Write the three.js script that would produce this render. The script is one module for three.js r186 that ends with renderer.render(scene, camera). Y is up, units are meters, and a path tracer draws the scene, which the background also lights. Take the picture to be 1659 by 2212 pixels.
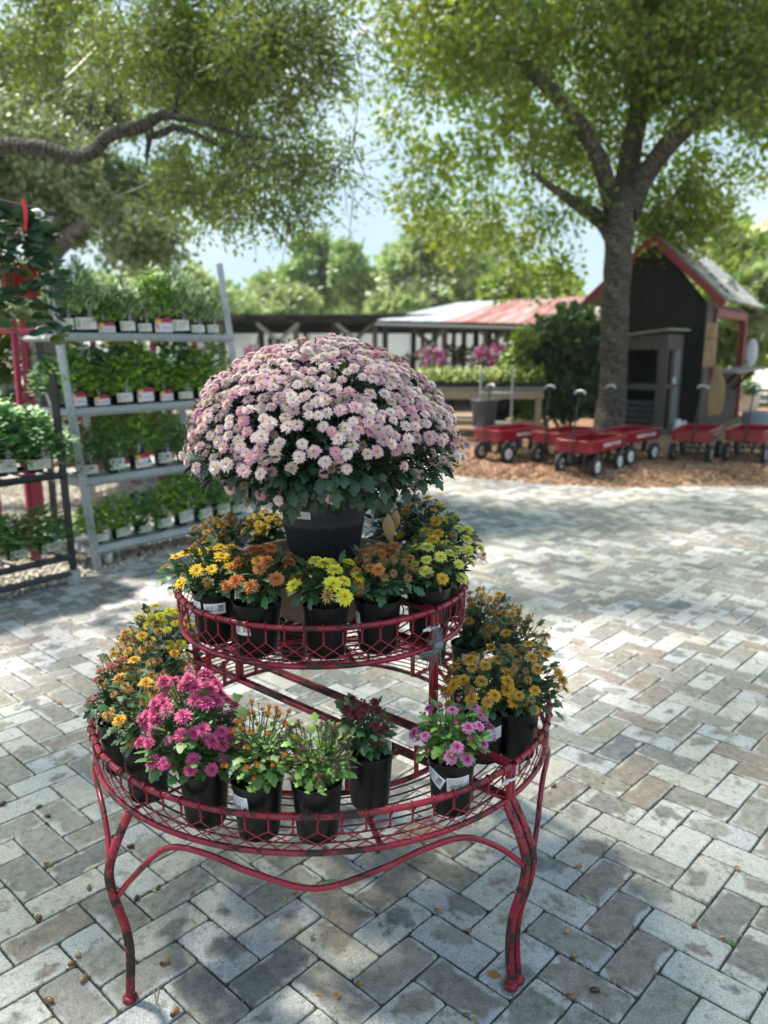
import * as THREE from 'three';
import { mergeGeometries } from 'three/addons/utils/BufferGeometryUtils.js';
import { ImprovedNoise } from 'three/addons/math/ImprovedNoise.js';

// ---------------------------------------------------------------- camera, sky, sun, exposure
const scene = new THREE.Scene();
const EYE = 1.465, PITCH = 0.2083, FOC = 2578.35 / 1.50693;
const camera = new THREE.PerspectiveCamera(65.77, 0.75, 0.05, 400);
camera.position.set(0, EYE, 0);
camera.rotation.x = -PITCH;
camera.focus = 1.78;
camera.userData.fStop = 2.7;
scene.add(camera);
const renderer = new THREE.WebGLRenderer({ antialias: true });
renderer.toneMapping = THREE.LinearToneMapping;
renderer.toneMappingExposure = 4.25;
renderer.shadowMap.enabled = true;

const SUN_AZ = -60 * Math.PI / 180, SUN_EL = 63 * Math.PI / 180;
const sunDir = new THREE.Vector3(Math.sin(SUN_AZ) * Math.cos(SUN_EL), Math.sin(SUN_EL), -Math.cos(SUN_AZ) * Math.cos(SUN_EL));
const sun = new THREE.DirectionalLight(0xfff8ef, 2.7);
sun.position.copy(sunDir).multiplyScalar(40).add(new THREE.Vector3(0, 0, -6));
sun.target.position.set(0, 0, -6);
sun.castShadow = true;
sun.shadow.radius = 8;
sun.shadow.mapSize.set(4096, 4096);
Object.assign(sun.shadow.camera, { left: -22, right: 22, top: 22, bottom: -22, near: 1, far: 90 });
scene.add(sun, sun.target);

// ---------------------------------------------------------------- helpers
const perlin = new ImprovedNoise();
let seed = 7;
const srand = (s) => { seed = s >>> 0; };
function rnd() { seed = (seed + 0x6d2b79f5) >>> 0; let t = seed; t = Math.imul(t ^ (t >>> 15), t | 1); t ^= t + Math.imul(t ^ (t >>> 7), t | 61); return ((t ^ (t >>> 14)) >>> 0) / 4294967296; }
const rr = (a, b) => a + (b - a) * rnd();
const pick = (a) => a[Math.floor(rnd() * a.length)];
const V = (x, y, z) => new THREE.Vector3(x, y, z);
const { clamp, lerp, smoothstep } = THREE.MathUtils;
const RAD = Math.PI / 180;

// a ray through a point of the 1659 x 2212 view, its meeting with a level plane, and a point at a distance
function ray(x, y) { const u = (x - 829.5) / FOC, v = -(y - 1106) / FOC; return V(u, v * Math.cos(PITCH) - Math.sin(PITCH), -(Math.cos(PITCH) + v * Math.sin(PITCH))); }
function level(x, y, h) { const d = ray(x, y), t = (h - EYE) / d.y; return V(d.x * t, h, d.z * t); }
function deep(x, y, z) { const d = ray(x, y), t = -z / d.z; return V(d.x * t, EYE + d.y * t, -z); }

const used = new Map();
function numbered(name) { const n = used.get(name) ?? 0; used.set(name, n + 1); return n ? name + '_' + String(n).padStart(3, '0') : name; }
function tag(o, label, category, group) { if (label) o.userData.label = label; if (category) o.userData.category = category; if (group) o.userData.group = group; return o; }
function thing(name, label, category, pos, turn = 0, group) {
  const o = new THREE.Group(); o.name = numbered(name); scene.add(o);
  if (pos) o.position.copy(pos); o.rotation.y = turn;
  return tag(o, label, category, group);
}
function mesh(name, geo, mat, parent) {
  const m = new THREE.Mesh(geo, mat); m.name = parent ? name : numbered(name); m.castShadow = m.receiveShadow = true;
  (parent ?? scene).add(m); return m;
}
function stuff(m) { m.userData.kind = 'stuff'; return m; }
function structure(m) { m.userData.kind = 'structure'; return m; }

// collects copies of small geometries into one
class Acc {
  constructor() { this.p = []; this.n = []; this.u = []; this.c = []; this.i = []; this.hasC = false; }
  add(g, m, color) {
    const P = g.attributes.position, N = g.attributes.normal, U = g.attributes.uv, C = g.attributes.color, base = this.p.length / 3;
    const e = m.elements, nm = new THREE.Matrix3().getNormalMatrix(m).elements;
    for (let k = 0; k < P.count; k++) {
      const x = P.getX(k), y = P.getY(k), z = P.getZ(k);
      this.p.push(e[0] * x + e[4] * y + e[8] * z + e[12], e[1] * x + e[5] * y + e[9] * z + e[13], e[2] * x + e[6] * y + e[10] * z + e[14]);
      const a = N.getX(k), b = N.getY(k), c = N.getZ(k);
      let nx = nm[0] * a + nm[3] * b + nm[6] * c, ny = nm[1] * a + nm[4] * b + nm[7] * c, nz = nm[2] * a + nm[5] * b + nm[8] * c;
      const l = Math.hypot(nx, ny, nz) || 1; this.n.push(nx / l, ny / l, nz / l);
      if (U) this.u.push(U.getX(k), U.getY(k)); else this.u.push(0, 0);
      if (C) this.c.push(C.getX(k) * (color ? color[0] : 1), C.getY(k) * (color ? color[1] : 1), C.getZ(k) * (color ? color[2] : 1));
      else if (color) this.c.push(color[0], color[1], color[2]); else this.c.push(1, 1, 1);
    }
    if (g.index) for (let k = 0; k < g.index.count; k++) this.i.push(g.index.getX(k) + base);
    else for (let k = 0; k < P.count; k++) this.i.push(k + base);
    return this;
  }
  build() {
    const g = new THREE.BufferGeometry();
    g.setAttribute('position', new THREE.Float32BufferAttribute(this.p, 3)); g.setAttribute('normal', new THREE.Float32BufferAttribute(this.n, 3));
    g.setAttribute('uv', new THREE.Float32BufferAttribute(this.u, 2)); g.setAttribute('color', new THREE.Float32BufferAttribute(this.c, 3));
    g.setIndex(this.i); return g;
  }
}
const UP = V(0, 1, 0);
const _q = new THREE.Quaternion(), _q2 = new THREE.Quaternion();
function M(pos, dir, spin, s) { _q.setFromUnitVectors(UP, dir); _q2.setFromAxisAngle(UP, spin); _q.multiply(_q2); return new THREE.Matrix4().compose(pos, _q, typeof s === 'number' ? V(s, s, s) : s); }
const T = (x, y, z) => new THREE.Matrix4().makeTranslation(x, y, z);
const ID = new THREE.Matrix4();

// tubes with uv in metres (u along, v round)
function tube(pts, r, segs = 24, rad = 8, closed = false, tension = 0.5) {
  const curve = pts.length === 2 ? new THREE.LineCurve3(pts[0], pts[1]) : new THREE.CatmullRomCurve3(pts, closed, 'catmullrom', tension);
  const g = new THREE.TubeGeometry(curve, segs, r, rad, closed), L = curve.getLength(), U = g.attributes.uv;
  for (let k = 0; k < U.count; k++) U.setXY(k, U.getX(k) * L, U.getY(k) * 0.12);
  return g;
}
function taper(pts, radii, segs = 20, rad = 9) {
  const curve = new THREE.CatmullRomCurve3(pts), g = new THREE.TubeGeometry(curve, segs, 1, rad), P = g.attributes.position, N = g.attributes.normal, U = g.attributes.uv, L = curve.getLength(), c = V();
  for (let s = 0; s <= segs; s++) {
    curve.getPointAt(s / segs, c);
    const f = s / segs * (radii.length - 1), i = Math.min(Math.floor(f), radii.length - 2), r = lerp(radii[i], radii[i + 1], f - i);
    for (let k = 0; k <= rad; k++) { const q = s * (rad + 1) + k, w = 1 + 0.14 * perlin.noise(Math.cos(k / rad * 6.283) * 1.5, s * 0.5, Math.sin(k / rad * 6.283) * 1.5 + r * 9); P.setXYZ(q, c.x + N.getX(q) * r * w, c.y + N.getY(q) * r * w, c.z + N.getZ(q) * r * w); U.setXY(q, s / segs * L, k / rad * r * 6.283); }
  }
  g.computeVertexNormals(); return g;
}
function box(w, h, d, x = 0, y = 0, z = 0, ry = 0) { const g = new THREE.BoxGeometry(w, h, d); const U = g.attributes.uv, N = g.attributes.normal, P = g.attributes.position;
  for (let k = 0; k < U.count; k++) { const nx = Math.abs(N.getX(k)), ny = Math.abs(N.getY(k)); if (nx > 0.5) U.setXY(k, P.getZ(k), P.getY(k)); else if (ny > 0.5) U.setXY(k, P.getX(k), P.getZ(k)); else U.setXY(k, P.getX(k), P.getY(k)); }
  if (ry) g.rotateY(ry); g.translate(x, y, z); return g; }
function bar(a, b, w, h) { const d = b.clone().sub(a), L = d.length(), g = box(w, L, h); _q.setFromUnitVectors(UP, d.normalize()); g.applyQuaternion(_q); g.translate((a.x + b.x) / 2, (a.y + b.y) / 2, (a.z + b.z) / 2); return g; }
const merge = (list) => mergeGeometries(list.map((g) => (g.index ? g.toNonIndexed() : g)).map((g) => { for (const k of Object.keys(g.attributes)) if (!['position', 'normal', 'uv'].includes(k)) g.deleteAttribute(k); return g; }));

// textures
const lat = new Float32Array(65536); srand(99); for (let i = 0; i < 65536; i++) lat[i] = rnd();
function vn(x, y, per = 256) { // tiling value noise
  const xi = Math.floor(x), yi = Math.floor(y), fx = x - xi, fy = y - yi, u = fx * fx * (3 - 2 * fx), v = fy * fy * (3 - 2 * fy);
  const m = (k) => ((k % per) + per) % per, x0 = m(xi), x1 = m(xi + 1), y0 = m(yi) * 256, y1 = m(yi + 1) * 256;
  return lerp(lerp(lat[y0 + x0], lat[y0 + x1], u), lerp(lat[y1 + x0], lat[y1 + x1], u), v);
}
function fbm(x, y, per, oct = 4) { let s = 0, a = 0.5, n = 0; for (let o = 0; o < oct; o++) { s += a * vn(x, y, Math.min(per, 256)); n += a; x *= 2; y *= 2; per *= 2; a *= 0.5; } return s / n; }
const toS = (c) => Math.round(255 * (c <= 0.0031308 ? 12.92 * c : 1.055 * Math.pow(Math.min(c, 1), 1 / 2.4) - 0.055));
function tex(w, h, f, srgb = true, rx = 1, ry = rx) {
  const d = new Uint8Array(w * h * 4), o = [0, 0, 0];
  for (let y = 0; y < h; y++) for (let x = 0; x < w; x++) { f(x, y, o); const i = (y * w + x) * 4; for (let c = 0; c < 3; c++) d[i + c] = srgb ? toS(clamp(o[c], 0, 1)) : clamp(Math.round(o[c] * 255), 0, 255); d[i + 3] = 255; }
  const t = new THREE.DataTexture(d, w, h); t.wrapS = t.wrapT = THREE.RepeatWrapping; t.magFilter = THREE.LinearFilter; t.minFilter = THREE.LinearFilter;
  if (srgb) t.colorSpace = THREE.SRGBColorSpace; t.repeat.set(rx, ry); t.needsUpdate = true; return t;
}
const mix3 = (o, c, t) => { for (let k = 0; k < 3; k++) o[k] = lerp(o[k], c[k], t); };
const std = (c, rough = 0.7, more = {}) => { const m = new THREE.MeshStandardMaterial({ roughness: rough, ...more }); m.color.setRGB(...c); return m; };
const phys = (c, rough, more = {}) => { const m = new THREE.MeshPhysicalMaterial({ roughness: rough, ...more }); m.color.setRGB(...c); return m; };

// ---------------------------------------------------------------- sky
{
  const W = 1024, Hh = 512, d = new Float32Array(W * Hh * 4);
  for (let y = 0; y < Hh; y++) {
    const el = ((y + 0.5) / Hh - 0.5) * Math.PI, s = Math.max(0, Math.sin(el));
    for (let x = 0; x < W; x++) {
      const az = ((x + 0.5) / W - 0.5) * 2 * Math.PI, k = Math.pow(s, 0.55);
      const dx = Math.cos(el) * Math.cos(az), dz = Math.cos(el) * Math.sin(az), dy = Math.sin(el);
      const cl = smoothstep(perlin.noise(dx * 2.2 + 3, dy * 5 + 1, dz * 2.2) * 0.6 + perlin.noise(dx * 5, dy * 11, dz * 5 + 7) * 0.3 + perlin.noise(dx * 12, dy * 24, dz * 12) * 0.15, -0.05, 0.6) * 0.36;
      let c = [lerp(0.18, 0.145, k), lerp(0.222, 0.214, k), lerp(0.238, 0.29, k)];
      c = [lerp(c[0], 0.42, cl), lerp(c[1], 0.43, cl), lerp(c[2], 0.43, cl)];
      const i = (y * W + x) * 4; d[i] = c[0]; d[i + 1] = c[1]; d[i + 2] = c[2]; d[i + 3] = 1;
    }
  }
  const t = new THREE.DataTexture(d, W, Hh, THREE.RGBAFormat, THREE.FloatType); t.mapping = THREE.EquirectangularReflectionMapping; t.magFilter = t.minFilter = THREE.LinearFilter; t.needsUpdate = true;
  scene.background = t; scene.environment = t;
}

scene.fog = new THREE.FogExp2(0xeaf2e2, 0.0006);

// ---------------------------------------------------------------- ground
const UNIT = EYE / 14.1235, YAW = -0.7495, GX = 6.2051, GZ = 18.4831;
const cy = Math.cos(YAW), sy = Math.sin(YAW);
const lattice = (a, b) => [UNIT * (GX + cy * a - sy * b), -UNIT * (GZ + sy * a + cy * b)];

// where the beds lie
const mulchEdge = (x) => x < 0.75 ? -99 : -8.22 - 0.9 * Math.pow(Math.max(0, (2.6 - x) / 2), 2.2) - 0.12 * Math.max(0, x - 4) + 0.05 * Math.sin(x * 3.1);
const inMulch = (x, z) => x > 0.72 && z < mulchEdge(x);
const gravelEdge = (x) => -5.57 + (x + 1.51) * -1.55 + 0.05 * Math.sin(x * 4);   // gravel lies beyond this line on the left
const inGravel = (x, z) => x < 0.2 && z < gravelEdge(x) && z > -60;

{ // the soil sheet that reaches the horizon
  const t = tex(512, 512, (x, y, o) => { const n = fbm(x / 32, y / 32, 16, 5), m = fbm(x / 4 + 9, y / 4, 128, 3); o[0] = 0.42 + 0.16 * (n - 0.5) + 0.14 * (m - 0.5); o[1] = o[0] * 0.95; o[2] = o[0] * 0.84; }, true, 0.4);
  const g = new THREE.PlaneGeometry(400, 400); const U = g.attributes.uv; for (let k = 0; k < U.count; k++) U.setXY(k, U.getX(k) * 400, U.getY(k) * 400);
  g.rotateX(-Math.PI / 2); g.translate(0, -0.05, -120);
  structure(mesh('ground', g, std([1, 1, 1], 0.95, { map: t })));
}
{ // dark joint sand under the pavers
  const sh = [[-9, 1.5], [9, 1.5], [9, -10.5], [0.7, -11], [0.2, -14], [-3.5, -14], [-9, -14]];
  const t = tex(512, 512, (x, y, o) => { const m = fbm(x / 3, y / 3, 170, 3), n = fbm(x / 40 + 5, y / 40, 12, 4); o[0] = 0.024 + 0.09 * Math.pow(m, 3) + 0.05 * n * m; o[1] = o[0] * (0.97 + 0.12 * smoothstep(n, 0.5, 0.8)); o[2] = o[0] * 0.8; }, true, 2);
  const b = tex(256, 256, (x, y, o) => { o[0] = o[1] = o[2] = fbm(x / 2, y / 2, 128, 2); }, false, 4);
  const g = new THREE.ShapeGeometry(new THREE.Shape(sh.map(([x, z]) => new THREE.Vector2(x, -z)))); g.rotateX(-Math.PI / 2); g.translate(0, -0.0062, 0);
  structure(mesh('joint_sand', g, std([1, 1, 1], 1, { map: t, bumpMap: b, bumpScale: 0.004 })));
}

// paver looks: an atlas of 8 x 8 stones
const COLS = 8, ROWS = 8, TW = 256, TH = 128;
const paverMap = (() => {
  srand(1234); const tiles = [];
  for (let k = 0; k < COLS * ROWS; k++) {
    const u = rnd(), dark = rnd();
    const light = u < 0.62 ? [0.435, 0.42, 0.395] : u < 0.86 ? [0.42, 0.392, 0.345] : [0.39, 0.39, 0.395];
    const core = pick([[0.155, 0.138, 0.112], [0.18, 0.157, 0.122], [0.13, 0.124, 0.11], [0.21, 0.19, 0.157], [0.175, 0.132, 0.103], [0.085, 0.09, 0.10], [0.2, 0.184, 0.155]]);
    tiles.push({ light, core, amount: dark < 0.22 ? rr(0.08, 0.25) : dark < 0.56 ? rr(0.3, 0.58) : rr(0.6, 0.98), ox: rnd() * 200, oy: rnd() * 200, cx: rr(0.25, 0.75), cy: rr(0.3, 0.7), moss: rnd() < 0.25 ? rr(0.1, 0.4) : 0 });
  }
  const h = new Float32Array(COLS * TW * ROWS * TH);
  const map = tex(COLS * TW, ROWS * TH, (X, Y, o) => {
    const t = tiles[Math.floor(Y / TH) * COLS + Math.floor(X / TW)], x = (X % TW) / TW, y = (Y % TH) / TH;
    const n = fbm(x * 5 + t.ox, y * 2.5 + t.oy, 256, 4), n2 = fbm(x * 14 + t.oy, y * 7 + t.ox, 256, 3), n3 = fbm(x * 60 + t.ox, y * 30 + t.oy, 256, 3), g = vn(x * 150 + t.ox, y * 75, 256);
    const ed = Math.min(Math.min(x, 1 - x) * 2, Math.min(y, 1 - y)) * 2, dc = Math.hypot((x - t.cx) * 1.5, y - t.cy);
    const a = t.amount > 0.58 ? smoothstep(ed + (n - 0.5) * 1.0 + (n3 - 0.5) * 0.25, 0.0, 0.3) : smoothstep(t.amount * 0.95 - dc + (n - 0.5) * 0.7 + (n2 - 0.5) * 0.22 + (n3 - 0.5) * 0.2, -0.05, 0.2);
    o[0] = t.light[0]; o[1] = t.light[1]; o[2] = t.light[2];
    mix3(o, t.core, a * (0.8 + 0.35 * (n2 - 0.5)));
    if (t.moss) mix3(o, [0.16, 0.17, 0.08], smoothstep(n2, 0.6, 0.75) * t.moss);
    mix3(o, [0.10, 0.095, 0.08], smoothstep(n2 * 0.6 + n3 * 0.5, 0.66, 0.76) * 0.55);
    const k = 0.68 + 0.62 * n3 + (g > 0.86 ? 0.36 : g < 0.14 ? -0.3 : 0) + (n - 0.5) * 0.25; for (let c = 0; c < 3; c++) o[c] *= k;
    h[Y * COLS * TW + X] = n3 * 0.75 + g * 0.25 - (n3 < 0.3 ? 0.2 : 0);
  });
  const bump = tex(COLS * TW, ROWS * TH, (X, Y, o) => { o[0] = o[1] = o[2] = h[Y * COLS * TW + X]; }, false);
  return { map, bump };
})();
const paverMat = std([1, 1, 1], 0.88, { map: paverMap.map, bumpMap: paverMap.bump, bumpScale: 0.0028 });
function paverGeo(tile, near) {
  const L = UNIT * 2 - 0.0036, W = UNIT - 0.0036, hx = L / 2, hz = W / 2, out = [], cr = rr(0.004, 0.0085);
  const corner = (sx, sz, order) => { const steps = near ? 3 : 2, c = cr * rr(0.7, 1.7), jx = rr(-0.0016, 0.0008), jz = rr(-0.0016, 0.0008); for (let k = 0; k < steps; k++) { const t = (order ? k : steps - 1 - k) / (steps - 1) * Math.PI / 2; out.push([sx * (hx + jx - c + c * Math.sin(t)), sz * (hz + jz - c + c * Math.cos(t))]); } };
  const side = (x0, z0, x1, z1, n) => { for (let k = 1; k <= n; k++) { const t = k / (n + 1); out.push([lerp(x0, x1, t) + (z0 === z1 ? 0 : rr(-0.0016, 0.0006) * Math.sign(x0)), lerp(z0, z1, t) + (z0 === z1 ? rr(-0.0016, 0.0006) * Math.sign(z0) : 0)]); } };
  corner(1, 1, true); if (near) side(hx, hz * 0.8, hx, -hz * 0.8, 1);
  corner(1, -1, false); if (near) side(hx * 0.85, -hz, -hx * 0.85, -hz, 3);
  corner(-1, -1, true); if (near) side(-hx, -hz * 0.8, -hx, hz * 0.8, 1);
  corner(-1, 1, false); if (near) side(-hx * 0.85, hz, hx * 0.85, hz, 3);
  const n = out.length, pos = [], uv = [], idx = [], tc = tile % COLS, tr = Math.floor(tile / COLS);
  const put = (x, y, z) => { pos.push(x, y, z); uv.push((tc + 0.02 + 0.96 * (x / L + 0.5)) / COLS, (tr + 0.03 + 0.94 * (z / W + 0.5)) / ROWS); };
  const rings = near ? [[1, 1, -0.03], [1, 1, -0.0055], [0.985, 0.972, -0.0018], [0.96, 0.93, 0]] : [[1, 1, -0.02], [1, 1, -0.005], [0.965, 0.93, 0]];
  for (const [fx, fz, y] of rings) for (const [x, z] of out) put(x * fx, y, z * fz);
  for (let r = 0; r < rings.length - 1; r++) for (let k = 0; k < n; k++) { const a = r * n + k, b = r * n + (k + 1) % n; idx.push(a, b, a + n, b, b + n, a + n); }
  const top = (rings.length - 1) * n; put(0, near ? rr(-0.0008, 0.0008) : 0, 0); for (let k = 0; k < n; k++) idx.push(top + k, top + (k + 1) % n, rings.length * n);
  const g = new THREE.BufferGeometry(); g.setAttribute('position', new THREE.Float32BufferAttribute(pos, 3)); g.setAttribute('uv', new THREE.Float32BufferAttribute(uv, 2)); g.setIndex(idx); g.computeVertexNormals(); return g;
}
{
  srand(4321);
  const nearG = [], farG = []; for (let k = 0; k < 64; k++) { nearG.push(paverGeo(k, true)); farG.push(paverGeo(k, false)); }
  const list = [];
  for (let a = -150; a < 150; a++) for (let b = -120; b < 160; b++) {
    const m = (((a + b) % 4) + 4) % 4; if (m !== 0 && m !== 2) continue;
    const [x, z] = m === 0 ? lattice(a + 1, b + 0.5) : lattice(a + 0.5, b + 1);
    if (z > -0.7 || z < -13.5 || Math.abs(x) > 1.2 + 0.62 * -z || x < -5 || x > 7.5) continue;
    if (z > -1.35 && Math.abs(x) > 1.4) continue;
    if (inMulch(x, z + 0.12) || inGravel(x, z + 0.1)) continue;
    const dx = x, dy = -EYE, dz = z;
    const yv = dy * Math.cos(PITCH) - dz * Math.sin(PITCH), zv = -dy * Math.sin(PITCH) - dz * Math.cos(PITCH);
    const inside = Math.abs(dx / zv) < 0.5 && Math.abs(yv / zv) < 0.66;
    list.push({ x, z, m, d: Math.hypot(dx, dy, dz), inside });
  }
  list.sort((p, q) => (q.inside - p.inside) || p.d - q.d);
  { // grit and crumbs lying along the joints of the nearer stones
    const im = new THREE.InstancedMesh(new THREE.IcosahedronGeometry(0.0019, 0), std([1, 1, 1], 0.95), 5200), mm = new THREE.Matrix4(), c = new THREE.Color();
    for (let k = 0; k < 5200; k++) { const s = list[Math.floor(Math.pow(rnd(), 0.8) * 320)], on = rnd() < 0.16, lx = on ? rr(-UNIT, UNIT) : rnd() < 0.66 ? rr(-UNIT, UNIT) : (rnd() < 0.5 ? -1 : 1) * (UNIT + rr(-0.004, 0.004)), lz = on || Math.abs(lx) > UNIT - 0.005 ? rr(-0.5, 0.5) * UNIT : (rnd() < 0.5 ? -0.5 : 0.5) * UNIT + rr(-0.004, 0.004), a = YAW + (s.m === 0 ? 0 : Math.PI / 2);
      mm.compose(V(s.x + Math.cos(a) * lx + Math.sin(a) * lz, on ? 0.001 : rr(-0.005, -0.0005), s.z - Math.sin(a) * lx + Math.cos(a) * lz), new THREE.Quaternion().setFromEuler(new THREE.Euler(rr(0, 6), rr(0, 6), 0)), V(rr(0.5, 2.4), rr(0.4, 0.9), rr(0.5, 1.5)).multiplyScalar(on ? 0.7 : 1)); im.setMatrixAt(k, mm);
      const q = rnd(), v = rr(0.6, 1.3); if (q < 0.45) c.setRGB(0.05 * v, 0.045 * v, 0.035 * v); else if (q < 0.65) c.setRGB(0.06 * v, 0.075 * v, 0.025 * v); else if (q < 0.88) c.setRGB(0.22 * v, 0.17 * v, 0.11 * v); else c.setRGB(0.42 * v, 0.38 * v, 0.3 * v); im.setColorAt(k, c); }
    im.name = 'joint_grit'; stuff(im); im.receiveShadow = true; scene.add(im); tag(im, 'grit, moss crumbs and plant scraps lying along the joints of the pavers', 'grit');
  }
  const pav = new THREE.Group(); pav.name = 'pavement'; structure(pav); scene.add(pav);
  const far = new Acc(), near = new Acc();
  list.forEach((s, k) => {
    const ang = (s.m === 0 ? 0 : Math.PI / 2) + (rnd() < 0.5 ? Math.PI : 0);
    // direction of the lattice's first axis in the ground plane is (cy, -sy)
    const e = new THREE.Euler(rr(-0.004, 0.004), Math.atan2(sy, cy) + ang + rr(-0.008, 0.008), rr(-0.004, 0.004), 'YXZ');
    const p = V(s.x + rr(-0.0008, 0.0008), rr(-0.0014, 0.0014), s.z + rr(-0.0008, 0.0008));
    const g = Math.floor(rnd() * 64), tint = rr(0.9, 1.1);
    if (k < 300) { const o = mesh('paver', nearG[g], paverMat, pav); o.name = k ? 'paver_' + String(k).padStart(3, '0') : 'paver'; o.position.copy(p); o.rotation.copy(e); }
    else { const m = new THREE.Matrix4().compose(p, new THREE.Quaternion().setFromEuler(e), V(1, 1, 1)); (s.d < 4.2 ? near.add(nearG[g], m) : far.add(farG[g], m)); }
  });
  const both = mergeGeometries([near.build(), far.build()]); both.deleteAttribute('color');
  stuff(mesh('distant_pavers', both, paverMat, pav));
}
{ // mulch island: a lumpy sheet and loose chips
  const g = new THREE.PlaneGeometry(12, 12, 120, 120); g.rotateX(-Math.PI / 2); g.translate(6.2, 0, -14);
  const P = g.attributes.position;
  for (let k = 0; k < P.count; k++) { let x = P.getX(k), z = P.getZ(k); const e = Math.min(mulchEdge(x) - z, (x - 0.75) * 1.2); const hgt = x < 0.74 ? -0.1 : smoothstep(e, -0.08, 0.5) * 0.07 - (e < -0.05 ? 0.06 : 0.012); P.setY(k, hgt + 0.03 * perlin.noise(x * 2, z * 2, 1) * smoothstep(e, 0, 0.4)); }
  g.computeVertexNormals(); const U = g.attributes.uv; for (let k = 0; k < U.count; k++) U.setXY(k, P.getX(k), P.getZ(k));
  const t = tex(512, 512, (x, y, o) => { const n = fbm(x / 3, y / 9, 170, 3), m = fbm(x / 60, y / 60, 8, 3), q = fbm(x / 8 + 9, y / 3, 64, 2); o[0] = 0.20 + 0.42 * n * q + 0.14 * (m - 0.5); o[1] = o[0] * (0.56 + 0.1 * q); o[2] = o[0] * 0.34; }, true, 0.9);
  const b = tex(256, 256, (x, y, o) => { o[0] = o[1] = o[2] = fbm(x / 3, y / 2, 85, 3); }, false, 1.6);
  const m = structure(mesh('mulch_bed', g, std([1, 1, 1], 0.95, { map: t, bumpMap: b, bumpScale: 0.03 })));
  srand(55); const chip = new THREE.BoxGeometry(0.07, 0.008, 0.014), N = 16000, im = new THREE.InstancedMesh(chip, std([1, 1, 1], 0.9), N), mm = new THREE.Matrix4(), c = new THREE.Color();
  for (let k = 0; k < N; k++) { let x, z; do { x = rr(0.8, 8.5); z = rr(-12, -8.1); } while (z > mulchEdge(x) + 0.03 + (rnd() < 0.05 ? 0.12 : 0)); const e = mulchEdge(x) - z; mm.compose(V(x, smoothstep(e, -0.08, 0.5) * 0.07 + rr(-0.008, 0.008), z), new THREE.Quaternion().setFromEuler(new THREE.Euler(rr(-0.4, 0.4), rr(0, 6.3), rr(-0.3, 0.3))), V(rr(0.4, 1.4), 1, rr(0.6, 1.5))); im.setMatrixAt(k, mm); const q = rr(0.14, 0.5); c.setRGB(q, q * rr(0.52, 0.66), q * rr(0.3, 0.42)); im.setColorAt(k, c); }
  im.name = 'mulch_chips'; stuff(im); im.castShadow = im.receiveShadow = true; scene.add(im);
  tag(im, 'loose brown bark chips spread over the mulch island under the red wagons', 'bark chips');
}
{ // pale gravel bed on the left
  const pts = []; for (let x = -9; x <= 0.21; x += 0.3) pts.push(new THREE.Vector2(x, -gravelEdge(x)));
  pts.push(new THREE.Vector2(0.2, 30), new THREE.Vector2(-14, 30), new THREE.Vector2(-14, -gravelEdge(-9)));
  const g = new THREE.ShapeGeometry(new THREE.Shape(pts)); g.rotateX(-Math.PI / 2); g.translate(0, -0.004, 0);
  const t = tex(512, 512, (x, y, o) => { const m = fbm(x / 5, y / 5, 102, 2), n = fbm(x / 40, y / 40, 12, 3); const k = 0.16 + 0.42 * smoothstep(m, 0.35, 0.65) + 0.1 * (n - 0.5); o[0] = k; o[1] = k * 0.9; o[2] = k * 0.76; }, true, 1.2);
  const b = tex(256, 256, (x, y, o) => { o[0] = o[1] = o[2] = fbm(x / 4, y / 4, 64, 2); }, false, 2);
  structure(mesh('gravel_bed', g, std([1, 1, 1], 0.95, { map: t, bumpMap: b, bumpScale: 0.02 })));
  srand(56); const st = new THREE.IcosahedronGeometry(0.012, 0), N = 14000, im = new THREE.InstancedMesh(st, std([1, 1, 1], 0.9), N), mm = new THREE.Matrix4(), c = new THREE.Color();
  for (let k = 0; k < N; k++) { let x, z; do { x = rr(-4, -0.5); z = rr(-9, -3.2); } while (z > gravelEdge(x) + 0.03); mm.compose(V(x, rr(-0.004, 0.008), z), new THREE.Quaternion().setFromEuler(new THREE.Euler(rr(0, 6), rr(0, 6), rr(0, 6))), V(rr(0.6, 1.7), rr(0.5, 1), rr(0.6, 1.4))); im.setMatrixAt(k, mm); const q = rr(0.25, 0.62); c.setRGB(q, q * rr(0.85, 0.94), q * rr(0.66, 0.82)); im.setColorAt(k, c); }
  im.name = 'gravel_stones'; stuff(im); im.castShadow = im.receiveShadow = true; scene.add(im);
  tag(im, 'loose pale tan gravel stones under the plant racks on the left', 'gravel');
}

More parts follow.
